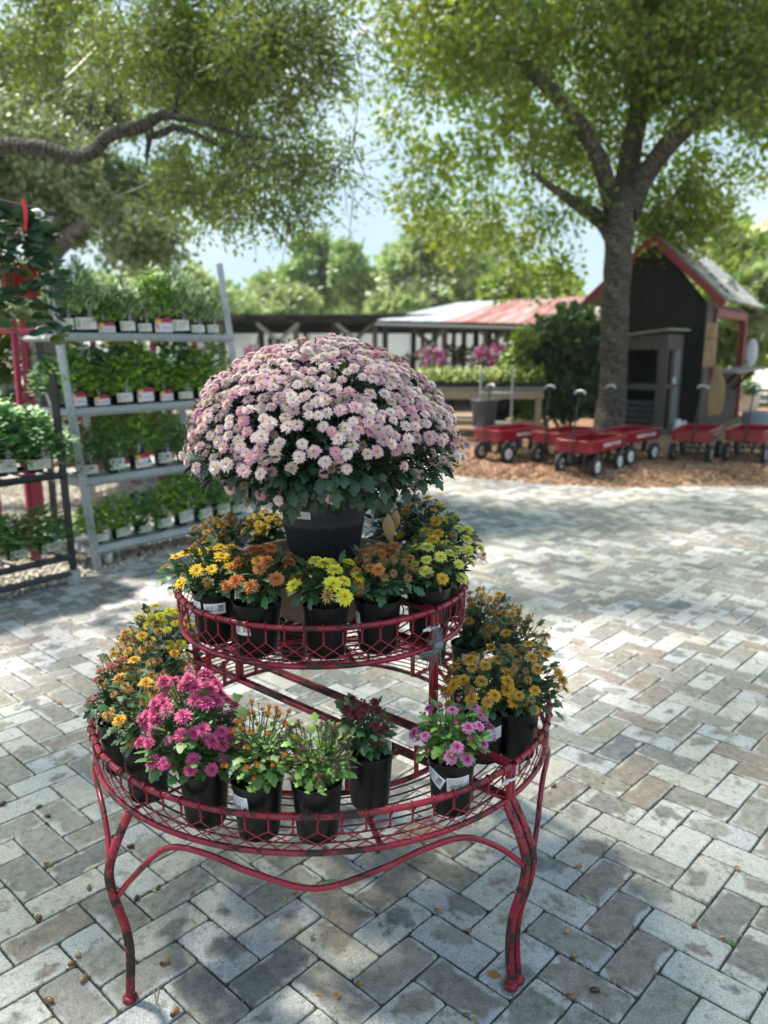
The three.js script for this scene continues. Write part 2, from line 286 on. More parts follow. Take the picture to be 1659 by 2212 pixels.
// ---------------------------------------------------------------- the red wire plant stand: two half-round pieces
const redPaint = (() => {
  const mk = (amount) => {
    const hgt = new Float32Array(512 * 256);
    const t = tex(512, 256, (x, y, o) => {
      const n = fbm(x / 26, y / 26, 19.7 | 0, 5), s = fbm(x / 7 + 40, y / 7, 73, 3), q = fbm(x / 60 + 7, y / 60, 8, 3), f = fbm(x / 3, y / 3, 170, 2);
      o[0] = 0.28; o[1] = 0.009; o[2] = 0.027;
      mix3(o, [0.15, 0.006, 0.015], smoothstep(q, 0.35, 0.7)); mix3(o, [0.36, 0.05, 0.065], smoothstep(s, 0.62, 0.75) * 0.5 * amount);
      const pit = smoothstep(f * 0.5 + s * 0.5, 0.70, 0.75) * amount; mix3(o, [0.06, 0.012, 0.015], pit * 0.8);
      const r = smoothstep(n * 0.72 + q * 0.4 + (f - 0.5) * 0.12, 0.71 - 0.07 * amount, 0.735 - 0.07 * amount); mix3(o, f > 0.55 ? [0.05, 0.022, 0.016] : [0.022, 0.013, 0.012], r);
      hgt[y * 512 + x] = 0.75 - 0.6 * Math.max(r, pit) + 0.2 * s;
    }, true, 1.9, 8.3);
    t.repeat.set(1.9, 0.25 / 0.12);
    const b = tex(512, 256, (x, y, o) => { o[0] = o[1] = o[2] = hgt[y * 512 + x]; }, false, 1.9, 0.25 / 0.12);
    const ro = tex(512, 256, (x, y, o) => { const h = hgt[y * 512 + x]; o[0] = o[1] = o[2] = h > 0.6 ? 0.3 : 0.75; }, false, 1.9, 0.25 / 0.12);
    return new THREE.MeshStandardMaterial({ map: t, bumpMap: b, bumpScale: 0.0018, roughnessMap: ro, roughness: 1 });
  };
  return { fine: mk(0.55), worn: mk(1.35), rusty: mk(2.1) };
})();
const CX = -0.16, CZ = -2.0, LOW = 0.47, RIM = 0.553, UPF = 0.772, UPR = 0.862, RL = 0.596, RI = 0.38, RU = 0.372;
const pol = (az, r, h) => V(r * Math.sin(az * RAD), h, r * Math.cos(az * RAD));
const arc = (a0, a1, r, h, n = 24) => { const o = []; for (let k = 0; k <= n; k++) o.push(pol(lerp(a0, a1, k / n), r, h)); return o; };
function halfStand(az, label) {     // az: the end of the half at its right-hand corner; the half runs 180 degrees from it
  const t = thing('plant_stand', label, 'plant stand', V(CX, 0, CZ)), a1 = az - 0.9, a0 = az - 179.1, mid = az - 90.5;
  mesh('lower_rim', tube(arc(a0, a1, RL, RIM, 40), 0.0069, 90, 10), redPaint.worn, t);
  mesh('lower_ring', tube(arc(a0, a1, RL - 0.004, LOW, 40), 0.0066, 90, 10), redPaint.worn, t);
  mesh('upper_rim', tube(arc(a0, a1, RU, UPR, 40), 0.0066, 80, 10), redPaint.fine, t);
  mesh('upper_ring', tube(arc(a0, a1, RU - 0.004, UPF, 40), 0.0064, 80, 10), redPaint.worn, t);
  mesh('inner_ring', tube(arc(a0, a1, RI, LOW, 40), 0.0065, 70, 8), redPaint.rusty, t);
  mesh('inner_rail', tube(arc(a0 + (az > 100 ? 0 : 16), az > 100 ? a1 : a1 - 17, RI, RIM - 0.006, 40), 0.0065, 70, 8), redPaint.rusty, t);
  // straight rails along the flat back, and the upright posts
  const off = pol(az - 90, 0.0072, 0);
  const straight = (h, r0, r1, rad) => tube([pol(az, r0, h).add(off), pol(az, r1, h).add(off)], rad, 30, 8);
  mesh('straight_rail', straight(LOW, -RL + 0.01, RL - 0.01, 0.0068), redPaint.rusty, t);
  mesh('straight_rail', straight(RIM - 0.006, -RI, RI, 0.0068), redPaint.rusty, t);
  mesh('corner_rail', straight(RIM, RI, RL - 0.004, 0.0068), redPaint.fine, t);
  mesh('corner_rail', straight(RIM, -RL + 0.004, -RI, 0.0068), redPaint.fine, t);
  mesh('straight_rail', straight(UPR, -RU, RU, 0.0066), redPaint.worn, t);
  mesh('straight_rail', straight(UPF, -RU, RU, 0.0066), redPaint.rusty, t);
  for (const s of [1, -1]) {
    mesh('post', tube([pol(az, s * RU, LOW).add(off), pol(az, s * RU, UPR + 0.002).add(off)], 0.007, 20, 10), redPaint.fine, t);
    mesh('corner_post', tube([pol(az, s * (RL - 0.002), LOW).add(off), pol(az, s * (RL - 0.002), RIM + 0.002).add(off)], 0.0069, 8, 10), redPaint.fine, t);
  }
  mesh('post', tube([pol(mid, RU - 0.004, LOW), pol(mid, RU - 0.004, UPF)], 0.007, 20, 10), redPaint.fine, t);
  // wires: loops round the rim, twists, then crossing diagonals; a few hundred joined
  const wires = (R, r2, hT, hB, n, rw, name) => {
    const acc = new Acc(), da = (a1 - a0) / n, yT = lerp(hT, hB, 0.42);
    for (let k = 0; k < n; k++) {
      const a = a0 + da * (k + 0.5), rad = pol(a, 1, 0), tan = pol(a + 90, 1, 0), c = pol(a, R, hT), ring = [];
      for (let j = 0; j <= 12; j++) { const w = j / 12 * 6.283; ring.push(c.clone().addScaledVector(rad, Math.cos(w) * 0.0086).add(V(0, Math.sin(w) * 0.0086, 0)).addScaledVector(tan, (j / 12 - 0.5) * 0.005)); }
      acc.add(tube(ring, rw * 1.15, 18, 5), ID);
      for (const s of [0, Math.PI]) { const tw = []; for (let j = 0; j <= 10; j++) { const f = j / 10, w = f * 9 + s; tw.push(pol(a, R + Math.cos(w) * rw * 1.05, lerp(hT - 0.01, yT, f)).addScaledVector(tan, Math.sin(w) * rw * 1.05)); } acc.add(tube(tw, rw, 16, 5), ID); }
      for (const s of [-1, 1]) {
        let ab = a + s * da * 1.55, f = 1; const lo = Math.min(a0, a1), hi = Math.max(a0, a1); if (ab < lo || ab > hi) { const e = clamp(ab, lo, hi); f = (e - a) / (ab - a); ab = e; }
        const pts = []; for (let j = 0; j <= 4; j++) { const q = j / 4; pts.push(pol(lerp(a, ab, q), lerp(R, r2, q * f) + s * 0.0012, lerp(yT, hB + 0.004, q * f))); }
        acc.add(tube(pts, rw, 8, 5), ID);
      }
    }
    const g = acc.build(); g.deleteAttribute('color'); stuff(mesh(name, g, redPaint.fine, t));
  };
  wires(RL, RL - 0.004, RIM, LOW, 38, 0.0015, 'lattice_wires');
  wires(RU, RU - 0.004, UPR, UPF, 27, 0.00145, 'lattice_wires');
  // shelf floors of long bent wires on flat bars
  for (const [r0, r1, st, h] of [[RI + 0.026, RL - 0.02, 0.0265, LOW], [0.05, RU - 0.02, 0.027, UPF]]) {
    for (let r = r0; r < r1; r += st) mesh('shelf_wire', tube(arc(a0, a1, r, h + 0.004, 30), 0.0022, 50, 5), redPaint.rusty, t);
    for (const f of [0.18, 0.5, 0.82]) mesh('shelf_bar', bar(pol(lerp(a0, a1, f), r0 - 0.026, h - 0.003), pol(lerp(a0, a1, f), r1 + 0.016, h - 0.003), 0.012, 0.006), redPaint.rusty, t);
  }
  for (const f of [0.04, 0.21, 0.36, 0.64, 0.8, 0.95]) mesh('baluster', bar(pol(lerp(a0, a1, f), RI, LOW), pol(lerp(a0, a1, f), RI, RIM - 0.008), 0.011, 0.006), redPaint.rusty, t);
  // S-shaped legs with round feet, and the wavy apron between them
  const prof = [[0.589, 0.467], [0.627, 0.405], [0.648, 0.352], [0.647, 0.305], [0.637, 0.255], [0.622, 0.195], [0.615, 0.133], [0.617, 0.072], [0.623, 0.012]];
  for (const [a, sh] of [[az - 1.2, off], [mid, V()], [az - 178.8, off]]) {
    const leg = mesh('leg', tube(prof.map(([r, h]) => pol(a, r, h)), 0.0104, 40, 12), redPaint.rusty, t), f = prof[8];
    const foot = new THREE.LatheGeometry([[0.0, 0], [0.015, 0], [0.0172, 0.003], [0.0172, 0.009], [0.0145, 0.0125], [0.009, 0.014]].map(([x, y]) => new THREE.Vector2(x, y)), 20);
    foot.translate(f[0] * Math.sin(a * RAD), 0.0005, f[0] * Math.cos(a * RAD)); mesh('foot', foot, redPaint.worn, leg);
  }
  const ap = [[0, 0.275, 0.636], [0.06, 0.35, 0.625], [0.15, 0.438, 0.606], [0.25, 0.449, 0.599], [0.36, 0.424, 0.598], [0.5, 0.395, 0.599], [0.64, 0.424, 0.598], [0.75, 0.449, 0.599], [0.85, 0.446, 0.604], [0.94, 0.395, 0.62], [1, 0.335, 0.648]];
  for (const [s, e] of [[mid, az - 1.5], [az - 178.5, mid]]) mesh('apron', tube(ap.map(([f, h, r]) => pol(lerp(s, e, f), r, h)), 0.0066, 60, 10), redPaint.fine, t);
  return t;
}
halfStand(48.2, 'front half of the two-tier red wire plant stand, with wavy apron');
halfStand(228.2, 'back half of the two-tier red wire plant stand, behind the double corner posts');
{ // cable ties and twine at the seam
  const white = std([0.62, 0.63, 0.62], 0.45);
  const tie = (az, r, h, label, turn = 0) => {
    const t = thing('cable_tie', label, 'cable tie', V(CX, 0, CZ).add(pol(az, r, h)), az * RAD + turn);
    const c = []; for (let k = 0; k < 20; k++) { const w = k / 20 * 6.283; c.push(V(Math.cos(w) * 0.0165, 0, Math.sin(w) * 0.0095)); }
    const g = new THREE.TubeGeometry(new THREE.CatmullRomCurve3(c, true), 40, 0.0016, 6, true); g.scale(1, 2.4, 1); mesh('strap', g, white, t);
    mesh('head', merge([box(0.009, 0.009, 0.007, -0.025, 0.001, 0.004), box(0.02, 0.006, 0.002, -0.037, 0.003, 0.005)]), white, t);
  };
  tie(48.2, RU, 0.822, 'white cable tie round the double post of the upper tray');
  tie(48.2, RL - 0.002, 0.522, 'white cable tie round the corner posts of the lower tray');
  tie(48.2, RI - 0.02, RIM - 0.006, 'white cable tie on the rusty straight rail beside the pink mum', 1.57);
  srand(77); const acc = new Acc(), grey = std([0.17, 0.19, 0.2], 0.85);
  for (let k = 0; k < 26; k++) { const w = rr(0, 6.28), y0 = rr(-0.012, 0.012), pts = []; for (let j = 0; j <= 10; j++) { const a = w + j / 10 * 6.6; pts.push(V(Math.cos(a) * 0.017 * rr(0.95, 1.1), y0 + Math.sin(a * 1 + k) * 0.004, Math.sin(a) * 0.0105 * rr(0.95, 1.1))); } acc.add(new THREE.TubeGeometry(new THREE.CatmullRomCurve3(pts), 14, 0.0009, 4), ID); }
  for (let k = 0; k < 34; k++) { const up = k < 14, s = up ? rr(0.4, 1) : k < 26 ? rr(-1.2, -0.4) : rr(-0.3, 0.3), p = V(rr(-0.006, 0.008), rr(-0.004, 0.004), 0.018); acc.add(new THREE.TubeGeometry(new THREE.CatmullRomCurve3([p, p.clone().add(V(rr(-0.012, 0.012), (up ? 0.02 : -0.005), 0.004)), p.clone().add(up ? V(rr(-0.016, 0.012), rr(0.03, 0.06), rr(-0.004, 0.008)) : k < 26 ? V(rr(-0.075, -0.035), rr(-0.04, -0.015), rr(0, 0.012)) : V(rr(-0.03, 0.01), rr(-0.09, -0.04), rr(0, 0.012)))]), 8, 0.0008, 4), ID); }
  acc.add(new THREE.SphereGeometry(0.011, 8, 6), new THREE.Matrix4().compose(V(0.003, 0, 0.019), new THREE.Quaternion(), V(1.2, 0.9, 0.8)));
  const g = acc.build(); g.deleteAttribute('color'); const m = mesh('twine', g, grey); m.position.set(CX, 0, CZ).add(pol(48.2, RU, 0.782)); m.rotation.y = 20 * RAD;
  tag(m, 'frayed grey twine knotted round the double posts under the upper white cable tie', 'twine');
}

// ---------------------------------------------------------------- flowers, leaves, pots
function petalSet(list, calyx) { // list of [count, length, width, elevation deg, base colour, tip colour, lift]
  const pos = [], col = [], idx = [], put = (p, c) => { pos.push(p.x, p.y, p.z); col.push(...c); return pos.length / 3 - 1; };
  for (const [n, L, w, el, cb, ct, lift = 0, droop = 0.12] of list) {
    const ph = rnd() * 6.28;
    for (let k = 0; k < n; k++) {
      const a = ph + k / n * 6.283 + rr(-0.12, 0.12), e = (el + rr(-9, 9)) * RAD, l = L * rr(0.86, 1.1), v = rr(0.88, 1.1), ww = w * rr(0.85, 1.15);
      const d = V(Math.cos(a) * Math.cos(e), Math.sin(e), Math.sin(a) * Math.cos(e)), s = V(-Math.sin(a), 0, Math.cos(a)), u = d.clone().cross(s).normalize().multiplyScalar(-1);
      const b = d.clone().multiplyScalar(l * 0.12).add(V(0, lift, 0)), mid = d.clone().multiplyScalar(l * 0.62).add(V(0, lift, 0)), tip = d.clone().multiplyScalar(l).addScaledVector(u, -droop * l).add(V(0, lift, 0));
      const cm = cb.map((x, j) => lerp(x, ct[j], 0.65) * v), cT = ct.map((x) => x * v);
      const i0 = put(b, cb), i1 = put(mid.clone().addScaledVector(s, ww), cm), i2 = put(mid.clone().addScaledVector(s, -ww), cm), i3 = put(mid.clone().addScaledVector(u, -ww * 0.35), cm), i4 = put(tip, cT);
      idx.push(i0, i3, i1, i0, i2, i3, i3, i4, i1, i3, i2, i4);
    }
  }
  const g = new THREE.BufferGeometry(); g.setAttribute('position', new THREE.Float32BufferAttribute(pos, 3)); g.setAttribute('color', new THREE.Float32BufferAttribute(col, 3)); g.setIndex(idx); g.computeVertexNormals(); return withCalyx(g, calyx);
}
function withCalyx(g, c = [0.05, 0.11, 0.03], r = 0.17) {
  const s = new THREE.SphereGeometry(r, 7, 4, 0, 6.3, Math.PI * 0.45, Math.PI * 0.55), n = s.attributes.position.count, col = new Float32Array(n * 3); for (let k = 0; k < n; k++) col.set(c, k * 3);
  s.translate(0, -0.02, 0); s.setAttribute('color', new THREE.BufferAttribute(col, 3)); s.deleteAttribute('uv'); return mergeGeometries([g, s]);
}
// unit radius flowers; colours are linear
const mul = (c, k) => c.map((x) => x * k);
function openFlower(o, i, c) { return petalSet([[22, 1, 0.15, 2, mul(o, 0.9), o], [20, 0.86, 0.14, 20, mul(o, 0.92), o], [15, 0.66, 0.12, 40, i, mul(o, 0.5).map((x, k) => x + i[k] * 0.5)], [9, 0.4, 0.09, 62, c, i], [6, 0.2, 0.07, 80, c, c]]); }
function daisyFlower(o, c) { return petalSet([[18, 1, 0.17, 2, mul(o, 0.85), o], [12, 0.8, 0.14, 20, mul(o, 0.9), o], [9, 0.32, 0.1, 48, c, c], [6, 0.2, 0.1, 75, c, c]]); }
function pomFlower(o, i) { return petalSet([[20, 1, 0.13, -12, mul(i, 0.9), o], [19, 0.95, 0.13, 14, mul(i, 0.9), o], [14, 0.86, 0.11, 34, i, o], [11, 0.74, 0.1, 54, i, o], [7, 0.62, 0.1, 74, i, o]], undefined); }
function budFlower(o, i) { return petalSet([[9, 0.75, 0.16, 58, mul(o, 0.8), o, 0, -0.25], [8, 0.66, 0.14, 72, i, i, 0, -0.2], [4, 0.55, 0.12, 84, i, i]], undefined); }
function wiltFlower(o, i) { return petalSet([[13, 0.9, 0.07, -22, mul(o, 0.6), o, 0, 0.5], [12, 0.75, 0.07, 18, mul(o, 0.6), i, 0, 0.5], [9, 0.6, 0.06, 48, mul(i, 0.7), i, 0, -0.3], [5, 0.45, 0.05, 75, mul(i, 0.5), mul(o, 0.6)]], undefined); }
function greenBud() { const s = new THREE.SphereGeometry(0.5, 8, 6), n = s.attributes.position.count, col = new Float32Array(n * 3), P = s.attributes.position; for (let k = 0; k < n; k++) { const t = P.getY(k) > 0.2 ? [0.22, 0.3, 0.12] : [0.09, 0.17, 0.05]; col.set(t, k * 3); } s.scale(1, 0.9, 1); s.setAttribute('color', new THREE.BufferAttribute(col, 3)); s.deleteAttribute('uv'); return s; }
srand(31);
const three = (f) => [f(), f(), f()];
const PAL = {
  blush: { open: [...three(() => openFlower([0.84, 0.54, 0.60], [0.84, 0.67, 0.50], [0.6, 0.46, 0.12])), ...three(() => openFlower([0.86, 0.66, 0.67], [0.86, 0.76, 0.58], [0.66, 0.52, 0.14])), openFlower([0.74, 0.58, 0.5], [0.7, 0.55, 0.36], [0.42, 0.27, 0.08]), openFlower([0.74, 0.36, 0.46], [0.76, 0.5, 0.42], [0.62, 0.42, 0.14]), openFlower([0.60, 0.38, 0.43], [0.6, 0.42, 0.34], [0.3, 0.18, 0.08])], wilt: three(() => wiltFlower([0.36, 0.21, 0.22], [0.34, 0.22, 0.13])), bud: three(() => budFlower([0.62, 0.42, 0.42], [0.55, 0.45, 0.25])) },
  yellow: { open: three(() => daisyFlower([0.78, 0.50, 0.008], [0.62, 0.28, 0.008])), wilt: three(() => wiltFlower([0.42, 0.24, 0.03], [0.30, 0.13, 0.03])), bud: three(() => budFlower([0.6, 0.42, 0.05], [0.5, 0.4, 0.08])) },
  orange: { open: three(() => pomFlower([0.66, 0.22, 0.04], [0.42, 0.065, 0.012])), wilt: three(() => pomFlower([0.58, 0.24, 0.05], [0.36, 0.09, 0.02])), bud: three(() => budFlower([0.6, 0.2, 0.05], [0.5, 0.3, 0.05])), extra: three(() => openFlower([0.75, 0.36, 0.02], [0.62, 0.24, 0.02], [0.45, 0.12, 0.01])) },
  lemon: { open: three(() => openFlower([0.80, 0.74, 0.06], [0.78, 0.66, 0.02], [0.66, 0.48, 0.01])), wilt: three(() => wiltFlower([0.44, 0.24, 0.05], [0.62, 0.40, 0.10])), bud: three(() => budFlower([0.7, 0.64, 0.12], [0.55, 0.5, 0.12])) },
  pale: { open: [...three(() => openFlower([0.72, 0.70, 0.16], [0.72, 0.62, 0.05], [0.6, 0.46, 0.02])), openFlower([0.72, 0.46, 0.03], [0.6, 0.34, 0.02], [0.45, 0.2, 0.01])], wilt: three(() => wiltFlower([0.40, 0.24, 0.06], [0.5, 0.36, 0.12])), bud: three(() => budFlower([0.6, 0.52, 0.08], [0.5, 0.42, 0.06])) },
  apricot: { open: three(() => pomFlower([0.60, 0.29, 0.06], [0.46, 0.13, 0.02])), wilt: three(() => wiltFlower([0.34, 0.15, 0.05], [0.46, 0.24, 0.08])), bud: three(() => budFlower([0.5, 0.25, 0.06], [0.5, 0.3, 0.06])) },
  magenta: { open: three(() => pomFlower([0.68, 0.12, 0.28], [0.48, 0.03, 0.15])), wilt: three(() => wiltFlower([0.46, 0.13, 0.20], [0.5, 0.2, 0.24])), bud: three(() => budFlower([0.42, 0.05, 0.2], [0.4, 0.08, 0.2])) },
  pink: { open: three(() => openFlower([0.66, 0.26, 0.46], [0.52, 0.04, 0.22], [0.5, 0.06, 0.2])), wilt: three(() => budFlower([0.58, 0.12, 0.2], [0.6, 0.2, 0.2])), bud: three(() => budFlower([0.56, 0.09, 0.17], [0.55, 0.16, 0.18])) },
  crimson: { open: three(() => pomFlower([0.17, 0.006, 0.016], [0.10, 0.003, 0.01])), wilt: three(() => budFlower([0.16, 0.01, 0.02], [0.11, 0.01, 0.02])), bud: three(() => budFlower([0.15, 0.012, 0.02], [0.12, 0.03, 0.03])) },
  brick: { open: three(() => daisyFlower([0.34, 0.055, 0.03], [0.25, 0.08, 0.02])), wilt: three(() => wiltFlower([0.25, 0.07, 0.04], [0.22, 0.09, 0.04])), bud: three(() => budFlower([0.3, 0.03, 0.03], [0.25, 0.05, 0.03])) },
  gold: { open: [...three(() => openFlower([0.72, 0.42, 0.025], [0.58, 0.26, 0.015], [0.4, 0.13, 0.01])), ...three(() => pomFlower([0.66, 0.42, 0.08], [0.5, 0.2, 0.02]))], wilt: three(() => wiltFlower([0.36, 0.18, 0.04], [0.46, 0.3, 0.09])), bud: three(() => budFlower([0.5, 0.34, 0.05], [0.45, 0.3, 0.05])) },
  amberbud: { open: three(() => budFlower([0.58, 0.20, 0.025], [0.72, 0.40, 0.03])), wilt: three(() => budFlower([0.5, 0.17, 0.03], [0.6, 0.3, 0.05])), bud: three(() => budFlower([0.5, 0.2, 0.05], [0.45, 0.22, 0.05])) },
  dead: { open: three(() => wiltFlower([0.10, 0.05, 0.025], [0.15, 0.085, 0.04])), wilt: three(() => wiltFlower([0.06, 0.035, 0.03], [0.11, 0.07, 0.05])), bud: three(() => budFlower([0.14, 0.09, 0.06], [0.1, 0.06, 0.05])) },
};
const GREEN_BUDS = [greenBud(), greenBud()];
const flowerMat = phys([1, 1, 1], 0.75, { vertexColors: true, transmission: 0.22, thickness: 0, side: THREE.DoubleSide });
const leafMat = phys([1, 1, 1], 0.5, { vertexColors: true, transmission: 0.22, thickness: 0, side: THREE.DoubleSide });
const leafSolid = (c) => phys(c, 0.5, { transmission: 0.22, thickness: 0, side: THREE.DoubleSide });

// a lobed chrysanthemum leaf of length 1 along +y, base at the origin, face to +z
function mumLeaf(curl = 0.2) {
  const half = [[0.03, 0], [0.05, 0.16], [0.2, 0.3], [0.3, 0.42], [0.2, 0.46], [0.3, 0.62], [0.34, 0.72], [0.2, 0.74], [0.15, 0.86], [0.1, 0.97]];
  const pos = [], idx = [], bend = (x, y) => [x * (1 - 0.1 * Math.abs(x)), y - curl * 0.3 * y * y, -curl * y * y * 0.9 - Math.abs(x) * 0.35 * (0.6 - 0.3 * y) + rr(-0.015, 0.015)];
  for (let k = 0; k < half.length; k++) { const [x, y] = half[k]; pos.push(...bend(0, y * 0.98 + 0.01 * k), ...bend(x, y), ...bend(-x, y)); }
  pos.push(...bend(0, 1.04)); const n = half.length;
  for (let k = 0; k < n - 1; k++) { const a = k * 3; idx.push(a, a + 1, a + 3, a + 1, a + 4, a + 3, a, a + 3, a + 2, a + 2, a + 3, a + 5); }
  const a = (n - 1) * 3; idx.push(a, a + 1, n * 3, a, n * 3, a + 2);
  const g = new THREE.BufferGeometry(); g.setAttribute('position', new THREE.Float32BufferAttribute(pos, 3)); g.setIndex(idx); g.computeVertexNormals(); return g;
}
function ovalLeaf(w = 0.3, curl = 0.25, n = 4) {
  const pos = [], idx = []; for (let k = 0; k <= n; k++) { const t = k / n, x = w * Math.sin(Math.PI * Math.pow(t, 0.8)) + 0.012, y = t; pos.push(0, y, -curl * t * t, x, y, -curl * t * t - x * 0.3, -x, y, -curl * t * t - x * 0.3); }
  for (let k = 0; k < n; k++) { const a = k * 3; idx.push(a, a + 1, a + 3, a + 1, a + 4, a + 3, a, a + 3, a + 2, a + 2, a + 3, a + 5); }
  const g = new THREE.BufferGeometry(); g.setAttribute('position', new THREE.Float32BufferAttribute(pos, 3)); g.setIndex(idx); g.computeVertexNormals(); return g;
}
srand(12); const MUMLEAF = [mumLeaf(0.1), mumLeaf(0.35), mumLeaf(0.6), mumLeaf(0.25)], OVAL = [ovalLeaf(0.3), ovalLeaf(0.24, 0.5), ovalLeaf(0.34, 0.1)], NARROW = [ovalLeaf(0.1, 0.2, 3), ovalLeaf(0.13, 0.4, 3)];
// a leaf at p pointing along d with its face up
function leafM(p, d, s, roll = 0) { const y = d.clone().normalize(), z = UP.clone().addScaledVector(y, -UP.dot(y)); if (z.lengthSq() < 1e-4) z.set(1, 0, 0); z.normalize().applyAxisAngle(y, roll); const x = y.clone().cross(z); return new THREE.Matrix4().makeBasis(x, y, z).scale(V(s, s, s)).setPosition(p); }

const potMat = phys([0.005, 0.0054, 0.0072], 0.34, { specularIntensity: 0.6 }), soilMat = (() => { const t = tex(128, 128, (x, y, o) => { const n = fbm(x / 3, y / 3, 42, 3); o[0] = 0.012 + 0.06 * n * n; o[1] = o[0] * 0.8; o[2] = o[0] * 0.65; }, true, 12); const b = tex(128, 128, (x, y, o) => { o[0] = o[1] = o[2] = fbm(x / 4, y / 4, 32, 3); }, false, 12); return std([1, 1, 1], 1, { map: t, bumpMap: b, bumpScale: 0.01 }); })();
const scuffed = (() => { const t = tex(256, 256, (x, y, o) => { const n = fbm(x / 2, y / 2, 128, 2), m = fbm(x / 30, y / 30, 8, 3), k = smoothstep(n * 0.7 + m * 0.45, 0.74, 0.8); o[0] = 0.005; o[1] = 0.0054; o[2] = 0.0072; mix3(o, [0.12, 0.11, 0.10], k * 0.7); }); return phys([1, 1, 1], 0.36, { map: t, specularIntensity: 0.6 }); })();
const lathe = (p, n = 40) => new THREE.LatheGeometry(p.map(([x, y]) => new THREE.Vector2(x, y)), n);
const potCache = new Map();
function potGeo(r, h) {
  const key = r + '_' + h; if (!potCache.has(key)) {
    const b = r * 0.80, k = (f) => lerp(b, r * 0.955, f);
    potCache.set(key, [lathe([[0, 0.006], [b * 0.8, 0.006], [b * 0.86, 0], [b * 0.97, 0.001], [b, 0.006], [k(0.5), h * 0.5], [k(0.86), h * 0.86], [r * 0.965, h * 0.868], [r * 0.968, h * 0.965], [r * 0.985, h * 0.972], [r, h * 0.98], [r * 1.002, h * 0.992], [r * 0.99, h], [r * 0.962, h * 0.996], [r * 0.94, h * 0.95], [k(0.8) - 0.002, h * 0.7]], 48), lathe([[0, h * 0.86], [r * 0.5, h * 0.85], [r * 0.93, h * 0.84]], 28)]);
  }
  return potCache.get(key);
}
// printed labels
function canvasTex(w, h, draw) { const c = document.createElement('canvas'); c.width = w; c.height = h; const x = c.getContext('2d'); draw(x, w, h); const t = new THREE.CanvasTexture(c); t.colorSpace = THREE.SRGBColorSpace; return t; }
function rounded(x, w, h, r, fill) { x.fillStyle = fill; x.beginPath(); x.moveTo(r, 0); x.arcTo(w, 0, w, h, r); x.arcTo(w, h, 0, h, r); x.arcTo(0, h, 0, 0, r); x.arcTo(0, 0, w, 0, r); x.fill(); }
function bars(x, x0, y0, w, h) { srand(5); let p = x0; x.fillStyle = '#181818'; while (p < x0 + w) { const b = 1 + Math.floor(rnd() * 4); x.fillRect(p, y0, b, h); p += b + 2 + Math.floor(rnd() * 4); } }
const logo = (x, X, Y, s) => { x.save(); x.translate(X, Y); x.scale(s / 60, s / 60); x.fillStyle = '#15171b'; x.fillRect(0, 0, 52, 62); x.strokeStyle = '#f4f4f2'; x.lineWidth = 6; x.lineCap = 'round'; x.beginPath(); x.arc(18, 19, 10, 0.6, 5.4); x.stroke(); x.beginPath(); x.moveTo(39, 8); x.lineTo(39, 30); x.stroke(); x.beginPath(); x.moveTo(8, 36); x.lineTo(44, 36); x.stroke(); x.beginPath(); x.moveTo(10, 44); x.lineTo(18, 56); x.lineTo(25, 44); x.stroke(); x.beginPath(); x.moveTo(44, 44); x.lineTo(34, 44); x.lineTo(34, 56); x.lineTo(44, 56); x.lineTo(44, 50); x.stroke(); x.restore(); };
const LABELS = {
  price: canvasTex(320, 150, (x, w, h) => { x.fillStyle = '#eef0f2'; x.fillRect(0, 0, w, h); x.fillStyle = '#222'; x.font = 'bold 34px monospace'; x.fillText('$4.95', 44, 66); x.fillText('Mum', 64, 112); logo(x, 212, 30, 76); }),
  barcode: canvasTex(360, 190, (x, w, h) => { x.fillStyle = '#eef0f2'; x.fillRect(0, 0, w, h); x.fillStyle = '#26282c'; x.font = 'bold 22px monospace'; x.fillText('1GT Mum Soul Sister Pink', 16, 36, 270); x.fillText('Sunbelt Greenhouses', 16, 62, 240); x.fillText('Douglas  GA 31535', 16, 88, 230); bars(x, 40, 104, 190, 54); x.font = '17px monospace'; x.fillText('8 10913 21813 9', 24, 178); x.save(); x.translate(330, 60); x.rotate(1.57); x.fillText('Lot 75882', 0, 0); x.restore(); }),
  barcodeOrange: canvasTex(360, 190, (x, w, h) => { x.fillStyle = '#eef0f2'; x.fillRect(0, 0, w, h); x.fillStyle = '#26282c'; x.font = 'bold 22px monospace'; x.fillText('1GT Mum Jupiter Orange', 16, 36, 280); x.fillText('Sunbelt Greenhouses', 16, 62, 240); x.fillText('Douglas  GA 31535', 16, 88, 230); bars(x, 40, 104, 190, 54); x.font = '17px monospace'; x.fillText('8 10913 21813 9', 24, 178); x.save(); x.translate(330, 60); x.rotate(1.57); x.fillText('Lot 75882', 0, 0); x.restore(); }),
  belgian: canvasTex(220, 150, (x, w, h) => { x.fillStyle = '#e4e6e0'; x.fillRect(0, 0, w, h); x.fillStyle = '#a9b795'; x.fillRect(14, 14, 96, 34); x.fillStyle = '#1c1e1c'; x.font = 'bold 34px sans-serif'; x.fillText('4121', 124, 46); x.font = 'bold 30px sans-serif'; x.fillText('BELGIAN MUM', 10, 92, 200); x.font = '16px sans-serif'; }),
  bigpot: canvasTex(300, 130, (x, w, h) => { x.fillStyle = '#dfe1e1'; x.fillRect(0, 0, w, h); bars(x, 60, 20, 90, 56); x.fillStyle = '#333'; x.font = '16px monospace'; x.fillText('6 49012 08831', 50, 96); }),
};
const labelMat = {}; for (const k in LABELS) labelMat[k] = std([0.86, 0.86, 0.86], 0.5, { map: LABELS[k] });
